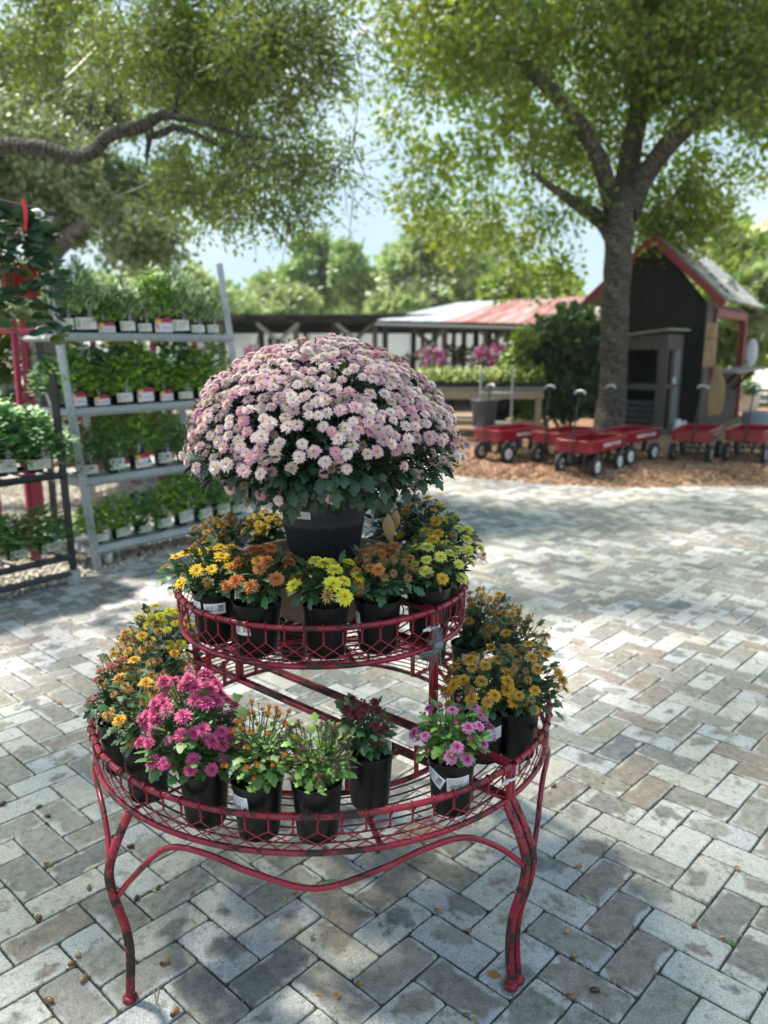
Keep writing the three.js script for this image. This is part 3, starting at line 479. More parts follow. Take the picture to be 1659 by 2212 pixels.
function stickLabel(pot, which, r, h, a, y, w, ht, tilt = 0) { // a curved sticker on the pot's side, centred at azimuth a (degrees from +z)
  const n = 12, m = 4, pos = [], uv = [], idx = [], rad = (yy) => lerp(r * 0.80, r * 0.955, yy / h) + 0.0009;
  for (let j = 0; j <= m; j++) for (let i = 0; i <= n; i++) { const s = (i / n - 0.5) * w, t = (j / m - 0.5) * ht, ss = s * Math.cos(tilt) - t * Math.sin(tilt), yy = y + s * Math.sin(tilt) + t * Math.cos(tilt), R = rad(yy), q = a * RAD + ss / R; pos.push(R * Math.sin(q), yy, R * Math.cos(q)); uv.push(i / n, j / m); }
  for (let j = 0; j < m; j++) for (let i = 0; i < n; i++) { const b = j * (n + 1) + i; idx.push(b, b + 1, b + n + 1, b + 1, b + n + 2, b + n + 1); }
  const g = new THREE.BufferGeometry(); g.setAttribute('position', new THREE.Float32BufferAttribute(pos, 3)); g.setAttribute('uv', new THREE.Float32BufferAttribute(uv, 2)); g.setIndex(idx); g.computeVertexNormals();
  return mesh(which.startsWith('price') ? 'price_label' : 'barcode_label', g, labelMat[which], pot);
}

// a potted mum: pot, soil, stems, foliage, single flowers and the larger leaves
function mum(o) {
  srand(o.seed);
  const t = thing('potted_mum', o.label, 'potted flower', o.at, o.turn ?? 0, o.group), r = o.r ?? 0.053, h = o.h ?? 0.125;
  const [pg, sg] = potGeo(r, h), pot = mesh('pot', pg, o.scuffed ? scuffed : potMat, t);
  mesh('soil', sg, soilMat, t);
  for (const l of o.labels ?? []) stickLabel(pot, l[0], r, h, l[1] - (o.turn ?? 0) / RAD, h * l[2], l[3], l[4], l[5] ?? 0);
  const D = { top: 0.14, r: 0.1, x: 0, z: 0, low: 0.03, ...o.dome }, pal = PAL[o.pal], stems = new Acc(), fol = new Acc(), lc = o.leaf ?? [0.06, 0.135, 0.04];
  const n = o.n ?? 30, ctr = V(D.x, h + D.low, D.z), spots = [];
  for (let k = 0; k < n * 60 && spots.length < n; k++) {
    const w = rr(0, 6.283), e = Math.asin(Math.pow(rnd(), D.flat ?? 0.8)) , c = Math.cos(e);
    const q = V(Math.cos(w) * c, Math.sin(e), Math.sin(w) * c), p = ctr.clone().add(V(q.x * D.r * rr(0.88, 1.08), q.y * (D.top - D.low) * rr(0.8, 1.06), q.z * (D.rz ?? D.r) * rr(0.88, 1.08)));
    const gap = (o.fs ?? 0.018) * (o.gap ?? 1.25); if (spots.some((s) => s.p.distanceToSquared(p) < gap * gap)) continue;
    spots.push({ p, q });
  }
  const sc = [0.075, 0.13, 0.045];
  const stemTo = (p, w = 0.0011) => { const a = V(rr(-0.4, 0.4) * r, h * 0.85, rr(-0.4, 0.4) * r), m = a.clone().lerp(p, 0.55).add(V(0, 0.25 * Math.abs(p.y - a.y) * 0.4, 0)); const g = new THREE.TubeGeometry(new THREE.QuadraticBezierCurve3(a, m, p), 5, w, 4); stems.add(g, ID, mul(sc, rr(0.8, 1.2))); return (f) => { const b = 1 - f; return a.clone().multiplyScalar(b * b).addScaledVector(m, 2 * b * f).addScaledVector(p, f * f); }; };
  const leafAt = (p, d, s) => fol.add(pick(MUMLEAF), leafM(p, d, s, rr(-0.6, 0.6)), mul([lc[0] * rr(0.8, 1.3), lc[1] * rr(0.85, 1.2), lc[2] * rr(0.8, 1.2)], rr(0.75, 1.2)));
  spots.forEach((s, k) => {
    const u = rnd(), kind = u < (o.wilt ?? 0.1) ? 'wilt' : u < (o.wilt ?? 0.1) + (o.bud ?? 0.1) ? 'bud' : 'open', fs = (o.fs ?? 0.018) * (kind === 'bud' ? 0.6 : 1) * rr(0.8, 1.12);
    const geo = kind === 'open' && pal.extra && rnd() < 0.2 ? pick(pal.extra) : pick(pal[kind]), dir = s.q.clone().add(V(rr(-0.3, 0.3), 0.75 + rr(0, 0.3), rr(-0.3, 0.3) + 0.12)).normalize();
    const f = mesh(kind === 'bud' ? 'flower_bud' : 'flower', geo, flowerMat, t); f.applyMatrix4(M(s.p, dir, rr(0, 6.28), V(fs, fs * rr(0.8, 1.05), fs)));
    const along = stemTo(s.p.clone().addScaledVector(dir, -fs * 0.15));
    const nl = o.stemLeaves ?? 6; for (let j = 0; j < nl; j++) { const f2 = rr(0.25, o.leafTop ?? 0.82), p = along(f2), a = rr(0, 6.28); leafAt(p, V(Math.cos(a), rr(0, 0.7), Math.sin(a)).addScaledVector(s.q, 0.4), rr(0.014, 0.026) * (o.ls ?? 1) * (1.25 - 0.5 * f2)); }
  });
  for (let k = 0; k < (o.greens ?? 10); k++) { const s = spots[Math.floor(rnd() * spots.length)] ?? { p: V(rr(-0.05, 0.05), h + 0.08, rr(-0.05, 0.05)), q: UP }, p = s.p.clone().add(V(rr(-0.03, 0.03), rr(-0.025, 0.008), rr(-0.03, 0.03))); stemTo(p, 0.0008); fol.add(pick(GREEN_BUDS), M(p, UP, 0, 0.0055)); }
  for (let k = 0; k < (o.fill ?? 90); k++) { const w = rr(0, 6.28), e = rr(-0.1, 1), q = V(Math.cos(w) * Math.sqrt(1 - e * e * 0.9), e, Math.sin(w) * Math.sqrt(1 - e * e * 0.9)), f = rr(0.3, 0.92); leafAt(ctr.clone().add(V(q.x * D.r * f, q.y * (D.top - D.low) * f * 0.9, q.z * (D.rz ?? D.r) * f)), q.clone().add(V(0, rr(-0.5, 0.4), 0)), rr(0.02, 0.04) * (o.ls ?? 1)); }
  for (let k = 0; k < (o.tufts ?? 0); k++) { const s = pick(spots); for (let j = 0; j < 4; j++) { const a = rr(0, 6.28); leafAt(s.p.clone().add(V(rr(-0.02, 0.02), -0.015, rr(-0.02, 0.02))), V(Math.cos(a), 0.6, Math.sin(a)), rr(0.012, 0.02)); } }
  stuff(mesh('stems', stems.build(), leafMat, t)); stuff(mesh('foliage', fol.build(), leafMat, t));
  const mats = [0.8, 1, 1.25].map((k) => leafSolid(mul(lc, k)));
  for (let k = 0; k < (o.big ?? 0); k++) { // large leaves hanging over the rim
    const w = (k + rr(0, 0.9)) / o.big * 6.283, d = V(Math.sin(w), rr(-0.3, 0.6), Math.cos(w)), p = V(Math.sin(w) * r * rr(0.2, 0.6) + D.x * 0.3, h + rr(0.012, 0.06), Math.cos(w) * r * rr(0.35, 0.8) + D.z * 0.3);
    mesh('leaf', pick(MUMLEAF), pick(mats), t).applyMatrix4(leafM(p, d, rr(0.03, 0.048) * (o.ls ?? 1), rr(-0.4, 0.4)));
  }
  if (o.tagAt) { const g = box(0.026, 0.019, 0.0007); const m = mesh('plant_tag', g, std([0.8, 0.8, 0.78], 0.5, o.tagMap ? { map: o.tagMap } : {}), t); if (o.tagMap) { const U = g.attributes.uv; for (let k = 0; k < U.count; k++) U.setXY(k, U.getX(k) / 0.026 + 0.5, U.getY(k) / 0.019 + 0.5); } m.position.set(...o.tagAt); m.rotation.set(-0.35, o.tagTurn ?? 0, o.tagTilt ?? 0); }
  if (o.after) o.after(t, { leafAt, r, h });
  return t;
}

function seat(px, py, upper, h = upper ? 0.122 : 0.125) { // where a pot stands whose rim is seen at that point
  const f = (upper ? UPF : LOW) + 0.007, p = level(px, py, f + h), d = V(p.x - CX, 0, p.z - CZ), L = d.length(), lo = upper ? 0.262 : 0.438, hi = upper ? 0.318 : 0.536;
  d.multiplyScalar(clamp(L, lo, hi) / (L || 1)); return V(CX + d.x, f, CZ + d.z);
}
const up = 'small potted mums on the upper tray', down = 'small potted mums on the lower tray';
// upper tray
mum({ h: 0.122, r: 0.0555, seed: 101, at: seat(447, 1277, 1), label: 'golden yellow mum in the pot with the $4.95 label, left on the upper tray', pal: 'yellow', n: 30, fs: 0.0195, wilt: 0.08, bud: 0.16, dome: { r: 0.11, top: 0.106, x: -0.015, z: -0.01, flat: 0.75 }, leaf: [0.045, 0.11, 0.035], big: 12, stemLeaves: 8, fill: 130,
  labels: [['price', 8, 0.74, 0.052, 0.026, 0.03], ['barcode', -52, 0.74, 0.04, 0.03]] });
mum({ h: 0.122, r: 0.0555, seed: 102, at: seat(544, 1302, 1), label: 'burnt orange mum, second from the left along the front of the upper tray', pal: 'orange', n: 26, fs: 0.0195, wilt: 0.25, bud: 0.06, gap: 1.05, dome: { r: 0.09, rz: 0.075, top: 0.114, x: 0.015, z: -0.02, flat: 0.45 }, leaf: [0.04, 0.105, 0.035], big: 14, stemLeaves: 8, fill: 120,
  labels: [['price', -40, 0.55, 0.05, 0.03, 0.1]], tagAt: [-0.038, 0.142, 0.022], tagTurn: 1.2 });
mum({ h: 0.122, r: 0.0555, seed: 103, at: seat(703, 1299, 1), label: 'lemon yellow mum at the front centre of the upper tray, below the big planter', pal: 'lemon', n: 22, fs: 0.0215, wilt: 0.34, bud: 0.16, dome: { r: 0.085, top: 0.098, flat: 1.0, x: 0.005 }, leaf: [0.04, 0.10, 0.035], big: 16, stemLeaves: 6, fill: 110, tagAt: [0.034, 0.138, 0.03], tagTurn: -0.4 });
mum({ h: 0.122, r: 0.0555, seed: 104, at: seat(816, 1290, 1), label: 'fading apricot mum with browned heads, on the upper tray right of the lemon one', pal: 'apricot', n: 40, fs: 0.0165, wilt: 0.42, bud: 0.08, gap: 1.0, dome: { r: 0.088, rz: 0.07, top: 0.117, z: -0.015, flat: 0.4, x: 0.008 }, leaf: [0.035, 0.095, 0.032], big: 14, stemLeaves: 9, fill: 120, labels: [['barcode', -68, 0.6, 0.03, 0.045]] });
mum({ h: 0.122, r: 0.0555, seed: 105, at: seat(934, 1264, 1), label: 'pale yellow mum in the black pot beside the upper corner posts', pal: 'pale', n: 38, fs: 0.0195, wilt: 0.18, bud: 0.12, dome: { r: 0.088, top: 0.114, x: 0.01, flat: 0.7 }, leaf: [0.03, 0.08, 0.028], big: 13, stemLeaves: 7, fill: 130 });
mum({ h: 0.122, r: 0.0555, seed: 106, at: seat(996, 1226, 1), label: 'pale lemon mum at the far right of the upper tray, leaning over the rim', pal: 'pale', n: 46, fs: 0.019, wilt: 0.1, bud: 0.2, dome: { r: 0.095, top: 0.133, x: 0.0, flat: 0.8 }, leaf: [0.025, 0.07, 0.025], big: 8, stemLeaves: 6, fill: 140, labels: [['barcode', 70, 0.75, 0.04, 0.03]] });
mum({ h: 0.122, r: 0.0555, seed: 107, at: seat(583, 1168, 1), label: 'bright yellow mum half hidden behind the left side of the big grey planter', pal: 'yellow', n: 30, fs: 0.017, wilt: 0.02, bud: 0.05, gap: 1.0, dome: { r: 0.062, top: 0.087, x: -0.015, flat: 0.45 }, leaf: [0.04, 0.1, 0.035], big: 10, fill: 70, tagAt: [-0.03, 0.15, 0.035], tagTurn: -0.2, tagTilt: -0.2 });
mum({ h: 0.122, r: 0.0555, seed: 108, at: seat(488, 1212, 1), label: 'wilted brown-headed mum behind the golden one at the left of the upper tray', pal: 'gold', n: 44, fs: 0.0165, wilt: 0.75, bud: 0.08, gap: 1.0, dome: { r: 0.1, top: 0.125, flat: 0.35, x: 0.0 }, leaf: [0.03, 0.075, 0.028], big: 4, fill: 120, stemLeaves: 4 });
mum({ h: 0.122, r: 0.0555, seed: 109, at: seat(905, 1190, 1), label: 'dark straggly mum with yellow buds, behind the pale yellow ones on the upper tray', pal: 'yellow', n: 42, fs: 0.015, wilt: 0.12, bud: 0.42, dome: { r: 0.095, top: 0.157, flat: 0.6, x: 0.02 }, leaf: [0.02, 0.055, 0.022], big: 4, fill: 170, stemLeaves: 7 });
mum({ h: 0.122, r: 0.0555, seed: 110, at: seat(830, 1165, 1), label: 'sprawling dark-leaved mum with long bare stems to the right of the big grey planter', pal: 'blush', n: 9, fs: 0.016, wilt: 0.5, bud: 0.3, dome: { r: 0.12, top: 0.149, x: 0.05, flat: 1.2 }, leaf: [0.018, 0.05, 0.02], big: 4, fill: 260, stemLeaves: 14, greens: 14,
  after: (t, k) => {} });
// lower tray, front
mum({ seed: 201, at: seat(440, 1652, 0), label: 'tall magenta mum, the largest plant on the left of the lower tray', pal: 'magenta', n: 84, fs: 0.0185, wilt: 0.22, bud: 0.08, gap: 0.85, r: 0.054, dome: { r: 0.104, top: 0.205, x: -0.022, z: 0.0, flat: 0.75, low: 0.035 }, leaf: [0.075, 0.17, 0.04], big: 24, ls: 1.15, stemLeaves: 6, fill: 190 });
mum({ seed: 202, at: seat(545, 1692, 0), label: 'mum with round orange buds and a white name tag, on the lower tray', pal: 'amberbud', n: 46, fs: 0.018, wilt: 0.1, bud: 0.04, gap: 1.05, leafTop: 0.55, r: 0.0545, dome: { r: 0.085, top: 0.15, x: 0.015, flat: 0.75 }, leaf: [0.11, 0.22, 0.05], big: 14, ls: 0.95, stemLeaves: 8, fill: 90, greens: 16,
  labels: [['barcodeOrange', -42, 0.68, 0.05, 0.036, 0.05]], tagAt: [0.031, 0.136, 0.026], tagMap: LABELS.belgian, tagTurn: -0.15, tagTilt: 0.06,
  after: (t) => { mesh('yellowed_leaf', MUMLEAF[1], leafSolid([0.5, 0.47, 0.02]), t).applyMatrix4(leafM(V(0.008, 0.143, 0.025), V(0.1, -0.55, 0.8), 0.035)); } });
mum({ seed: 203, at: seat(684, 1682, 0), scuffed: true, label: 'spent mum with shrivelled brown heads in the scuffed pot on the lower tray', pal: 'dead', n: 55, fs: 0.0125, wilt: 0.35, bud: 0.1, leafTop: 0.7, gap: 0.85, r: 0.054, dome: { r: 0.088, top: 0.125, x: -0.005, flat: 0.8 }, leaf: [0.14, 0.27, 0.05], big: 18, ls: 0.85, stemLeaves: 4, fill: 130, greens: 14, tufts: 8 });
mum({ seed: 204, at: seat(796, 1614, 0), label: 'dark crimson mum in the glossy black pot right of the spent one', pal: 'crimson', n: 30, fs: 0.0165, wilt: 0.1, bud: 0.3, leafTop: 0.6, gap: 1.0, dome: { r: 0.066, top: 0.115, x: -0.012, z: -0.01, flat: 0.6 }, leaf: [0.05, 0.13, 0.045], big: 9, stemLeaves: 4, fill: 80, greens: 4, tagAt: [0.041, 0.142, 0.012], tagTurn: -1.1 });
mum({ seed: 205, at: seat(987, 1637, 0), label: 'pink mum in the black pot with two white labels, beside the lower corner post', pal: 'pink', n: 34, fs: 0.0172, wilt: 0.28, bud: 0.26, leafTop: 0.62, gap: 1.35, dome: { r: 0.084, top: 0.13, x: 0.002, flat: 0.85 }, leaf: [0.13, 0.28, 0.045], big: 18, stemLeaves: 6, fill: 90, greens: 20,
  labels: [['barcode', 14, 0.66, 0.052, 0.031, 0.06], ['price', -52, 0.72, 0.05, 0.03, -0.5]] });
mum({ seed: 206, at: seat(297, 1612, 0), label: 'leggy gold mum in the black pot left of the magenta one', pal: 'gold', n: 30, fs: 0.0185, wilt: 0.45, bud: 0.12, dome: { r: 0.078, top: 0.19, x: -0.005, flat: 0.6 }, leaf: [0.055, 0.13, 0.04], big: 10, stemLeaves: 8, fill: 80 });
mum({ seed: 207, at: seat(232, 1560, 0), label: 'mum with small brick red buds at the far left end of the lower tray', pal: 'brick', n: 34, fs: 0.0145, wilt: 0.12, bud: 0.42, dome: { r: 0.085, top: 0.15, flat: 0.75, x: 0.015 }, leaf: [0.035, 0.085, 0.035], big: 8, stemLeaves: 7, fill: 120 });
mum({ seed: 208, at: seat(318, 1512, 0), label: 'broad fading yellow and brown mum at the back left of the lower tray', pal: 'gold', n: 70, fs: 0.0165, wilt: 0.5, bud: 0.1, gap: 0.95, dome: { r: 0.115, top: 0.185, x: 0.0, flat: 0.7 }, leaf: [0.03, 0.075, 0.03], big: 4, stemLeaves: 4, fill: 130 });
mum({ seed: 209, at: seat(385, 1440, 0), label: 'bright yellow mum at the back left of the lower tray, touching the upper tray', pal: 'lemon', n: 60, fs: 0.0165, wilt: 0.16, bud: 0.05, gap: 0.9, dome: { r: 0.105, top: 0.165, x: -0.015, flat: 0.6 }, leaf: [0.03, 0.075, 0.03], big: 4, stemLeaves: 4, fill: 120 });
mum({ seed: 210, at: seat(1120, 1526, 0), label: 'amber and gold mum in the plain black pot, right edge of the lower tray', pal: 'gold', n: 48, fs: 0.0175, wilt: 0.42, bud: 0.1, dome: { r: 0.1, top: 0.165, x: 0.005, flat: 0.9 }, leaf: [0.035, 0.095, 0.032], big: 14, stemLeaves: 6, fill: 150 });
mum({ seed: 211, at: seat(1046, 1532, 0), label: 'golden mum standing right behind the pink one on the lower tray', pal: 'gold', n: 36, fs: 0.0195, wilt: 0.15, bud: 0.08, gap: 1.1, dome: { r: 0.09, top: 0.14, x: -0.012, z: 0.01, flat: 0.7 }, leaf: [0.035, 0.095, 0.032], big: 8, stemLeaves: 5, fill: 110, labels: [['barcode', 22, 0.66, 0.05, 0.032, 0.1]] });
mum({ seed: 212, at: seat(1012, 1388, 0), label: 'tall brownish yellow mum in the labelled black pot behind the twine on the right', pal: 'gold', n: 56, fs: 0.0165, wilt: 0.5, bud: 0.08, dome: { r: 0.105, top: 0.16, x: 0.055, flat: 0.7 }, leaf: [0.022, 0.06, 0.025], big: 8, stemLeaves: 6, fill: 170, labels: [['barcode', 4, 0.74, 0.055, 0.034]] });
mum({ seed: 213, at: seat(1098, 1440, 0), label: 'half withered yellow mum at the right back of the lower tray, beyond the amber one', pal: 'gold', n: 48, fs: 0.0165, wilt: 0.55, bud: 0.15, dome: { r: 0.1, top: 0.175, x: 0.01, flat: 0.7 }, leaf: [0.025, 0.065, 0.025], big: 4, stemLeaves: 6, fill: 160, greens: 16 });
mum({ seed: 214, at: seat(640, 1350, 0), label: 'small leafy green plant without flowers, seen between the pots beneath the upper tray', pal: 'dead', n: 4, fs: 0.008, dome: { r: 0.055, top: 0.07 }, leaf: [0.05, 0.115, 0.045], big: 8, fill: 110, stemLeaves: 6, ls: 0.8 });
mum({ seed: 215, at: seat(530, 1345, 0), label: 'shaded mum in the black pot beneath the left of the upper tray', pal: 'brick', n: 10, fs: 0.014, dome: { r: 0.07, top: 0.09 }, leaf: [0.03, 0.07, 0.03], big: 4, fill: 80 });
mum({ seed: 216, at: seat(935, 1340, 0), label: 'shaded mum in the black pot beneath the right of the upper tray, behind the posts', pal: 'gold', n: 10, fs: 0.014, dome: { r: 0.07, top: 0.09 }, leaf: [0.03, 0.07, 0.03], big: 4, fill: 80 });

{ // the brown bowl that carries the big planter
  const b = thing('plant_bowl', 'wide brown bowl of old potting soil under the big grey planter', 'bowl', V(CX, UPF + 0.007, CZ));
  const t = tex(256, 256, (x, y, o) => { const n = fbm(x / 8, y / 40, 32, 4); o[0] = 0.20 + 0.14 * n; o[1] = o[0] * 0.72; o[2] = o[0] * 0.5; });
  mesh('shell', lathe([[0, 0], [0.12, 0], [0.165, 0.05], [0.19, 0.115], [0.196, 0.138], [0.203, 0.143], [0.205, 0.15], [0.197, 0.154], [0.187, 0.148], [0.178, 0.11]], 64), std([1, 1, 1], 0.7, { map: t }), b);
  mesh('soil', lathe([[0, 0.118], [0.1, 0.122], [0.182, 0.115]], 40), soilMat, b);
}
{ // the big blush mum
  srand(500);
  const t = thing('potted_mum', 'huge dome of pale pink mums in a fluted charcoal planter, on top of the stand', 'potted flower', V(CX + 0.004, 0, CZ));
  const y0 = UPF + 0.007 + 0.122, H = 0.185, prof = (f) => lerp(0.074, 0.112, Math.pow(f, 0.62)), R = 480, rows = 24, pos = [], uv = [], idx = [];
  for (let j = 0; j <= rows; j++) for (let i = 0; i <= R; i++) { const f = j / rows, a = i / R * 6.283, rib = f < 0.62 ? 0.0034 * Math.pow(Math.abs(Math.cos(a * 40)), 0.6) - 0.002 : f < 0.67 ? 0.0022 : 0, r = prof(f) + rib; pos.push(r * Math.sin(a), y0 + f * H, r * Math.cos(a)); uv.push(a * 0.11, f * H); }
  for (let j = 0; j < rows; j++) for (let i = 0; i < R; i++) { const b = j * (R + 1) + i; idx.push(b, b + 1, b + R + 1, b + 1, b + R + 2, b + R + 1); }
  const g = new THREE.BufferGeometry(); g.setAttribute('position', new THREE.Float32BufferAttribute(pos, 3)); g.setAttribute('uv', new THREE.Float32BufferAttribute(uv, 2)); g.setIndex(idx); g.computeVertexNormals();
  const grain = tex(256, 256, (x, y, o) => { o[0] = o[1] = o[2] = fbm(x / 3, y / 3, 85, 2); }, false, 10);
  const pot = mesh('pot', g, std([0.02, 0.0215, 0.026], 0.5, { bumpMap: grain, bumpScale: 0.0006 }), t);
  mesh('rim', lathe([[0.108, y0 + H - 0.01], [0.117, y0 + H - 0.006], [0.119, y0 + H + 0.004], [0.115, y0 + H + 0.008], [0.105, y0 + H + 0.004], [0.103, y0 + H - 0.02]], 60), std([0.028, 0.03, 0.035], 0.5), pot);
  mesh('soil', lathe([[0, y0 + H - 0.015], [0.107, y0 + H - 0.016]], 30), soilMat, t);
  const lab = stickLabel(pot, 'bigpot', 0.112 / 0.955, 1, -26, 0, 0.044, 0.019); { const P = lab.geometry.attributes.position; for (let k = 0; k < P.count; k++) { const a = Math.atan2(P.getX(k), P.getZ(k)), y = P.getY(k) + y0 + H * 0.83, r = prof((y - y0) / H) + 0.0012; P.setXYZ(k, r * Math.sin(a), y, r * Math.cos(a)); } lab.geometry.computeVertexNormals(); }
  const C0 = V(0, 1.205, 0), stems = new Acc(), fol = new Acc(), rest = new Acc(), lc = [0.026, 0.068, 0.032], spots = [];
  const shape = (q) => V(q.x * 0.335, q.y > 0 ? q.y * 0.262 : q.y * 0.12, q.z * 0.33);
  const bumpy = (q) => 1 + 0.07 * perlin.noise(q.x * 2.6 + 5, q.y * 2.6, q.z * 2.6) + 0.035 * perlin.noise(q.x * 7, q.y * 7 + 2, q.z * 7);
  for (let k = 0; k < 60000 && spots.length < 980; k++) {
    const w = rr(0, 6.283), s = rr(-0.75, 1), c = Math.sqrt(1 - s * s), q = V(Math.sin(w) * c, s, Math.cos(w) * c);
    const keep = s > 0.42 ? 1 : s > 0.12 ? 0.42 : s > -0.12 ? 0.15 : 0.035; if (rnd() > keep) continue;
    const side = s < 0.7 ? smoothstep(perlin.noise(q.x * 2.4, q.y * 2 + 9, q.z * 2.4) + 0.9 * perlin.noise(q.x * 8, q.y * 8 + 3, q.z * 8) + 0.45 * s, -0.1, 0.25) : 1; if (rnd() > side) continue;
    const p = shape(q).multiplyScalar(bumpy(q) * (s < 0.1 ? rr(0.86, 1.05) : rr(0.97, 1.03))).add(C0), gap = s > 0.5 ? 0.0186 : 0.0195;
    if (spots.some((o) => o.p.distanceToSquared(p) < gap * gap)) continue;
    spots.push({ p, q, s, vis: q.z + q.y * 0.35 });
  }
  spots.sort((a, b) => b.vis - a.vis);
  const base = V(0, y0 + H - 0.02, 0), sc = [0.05, 0.1, 0.04];
  const leafAt = (p, d, s) => fol.add(pick(MUMLEAF), leafM(p, d, s, rr(-0.7, 0.7)), mul([lc[0] * rr(0.7, 1.3), lc[1] * rr(0.8, 1.25), lc[2] * rr(0.8, 1.25)], rr(0.7, 1.25)));
  spots.forEach((o, k) => {
    const u = rnd(), top = o.s > 0.75, kind = u < (top ? 0.14 : 0.05) ? 'wilt' : u > 0.95 ? 'bud' : 'open', fs = 0.0168 * (kind === 'bud' ? 0.6 : 1) * rr(0.82, 1.14), geo = pick(PAL.blush[kind]);
    const dir = o.q.clone().multiplyScalar(0.9).add(V(rr(-0.35, 0.35), 0.5 + rr(-0.2, 0.2), rr(-0.3, 0.3) + (o.q.z > 0 ? 0.3 : 0))).normalize(), m = M(o.p, dir, rr(0, 6.28), V(fs, fs, fs));
    if (k < 300) mesh(kind === 'bud' ? 'flower_bud' : 'flower', geo, flowerMat, t).applyMatrix4(m); else rest.add(geo, m);
    const a = base.clone().add(V(rr(-0.05, 0.05), 0, rr(-0.05, 0.05))), e = o.p.clone().addScaledVector(dir, -fs * 0.1), mid = a.clone().lerp(e, 0.6).add(V(0, o.s < 0.2 ? 0.04 : 0.0, 0));
    stems.add(new THREE.TubeGeometry(new THREE.QuadraticBezierCurve3(a, mid, e), 6, 0.0012, 4), ID, mul(sc, rr(0.8, 1.25)));
    for (let j = 0; j < 7; j++) { const f = rr(0.5, 0.95), b = 1 - f, p = a.clone().multiplyScalar(b * b).addScaledVector(mid, 2 * b * f).addScaledVector(e, f * f), w = rr(0, 6.28); leafAt(p, V(Math.cos(w), rr(-0.2, 0.6), Math.sin(w)).addScaledVector(o.q, 0.5), rr(0.016, 0.032)); }
  });
  for (let k = 0; k < 1500; k++) { const w = rr(0, 6.283), s = rr(-0.95, 0.8), c = Math.sqrt(1 - s * s), q = V(Math.sin(w) * c, s, Math.cos(w) * c), f = rr(0.72, 0.97); leafAt(shape(q).multiplyScalar(f * bumpy(q)).add(C0), q.clone().add(V(rr(-0.5, 0.5), rr(-0.5, 0.5), rr(-0.5, 0.5))), rr(0.02, 0.042)); }
  for (let k = 0; k < 90; k++) { const o = spots[Math.floor(rnd() * spots.length)], p = o.p.clone().add(V(rr(-0.03, 0.03), rr(-0.03, 0.01), rr(-0.03, 0.03))); fol.add(GREEN_BUDS[0], M(p, UP, 0, 0.006)); stems.add(new THREE.TubeGeometry(new THREE.LineCurve3(p.clone().lerp(C0, 0.2).add(V(0, -0.02, 0)), p), 1, 0.0008, 4), ID, sc); }
  stuff(mesh('more_flowers', rest.build(), flowerMat, t)); stuff(mesh('stems', stems.build(), leafMat, t)); stuff(mesh('foliage', fol.build(), leafMat, t));
  const mats = [0.75, 1, 1.3].map((k) => leafSolid(mul(lc, k)));
  for (let k = 0; k < 90; k++) { // the larger skirt leaves
    const w = rr(-1.9, 1.9), s = rr(-0.95, -0.1), c = Math.sqrt(1 - s * s), q = V(Math.sin(w) * c, s, Math.cos(w) * c), p = shape(q).multiplyScalar(rr(0.8, 1.0)).add(C0);
    mesh('leaf', pick(MUMLEAF), pick(mats), t).applyMatrix4(leafM(p, q.clone().add(V(rr(-0.4, 0.4), rr(-0.7, 0), rr(-0.2, 0.3))), rr(0.038, 0.058), rr(-0.5, 0.5)));
  }
  for (const [x, y, z, s] of [[0.165, 1.085, 0.22, 0.07], [0.185, 1.09, 0.205, 0.05], [-0.045, 1.11, 0.17, 0.06]]) mesh('dry_leaf', OVAL[1], leafSolid([0.30, 0.2, 0.09]), t).applyMatrix4(leafM(V(x, y, z), V(rr(-0.5, 0.1), -1, 0.3), s, rr(-1, 1)));
}

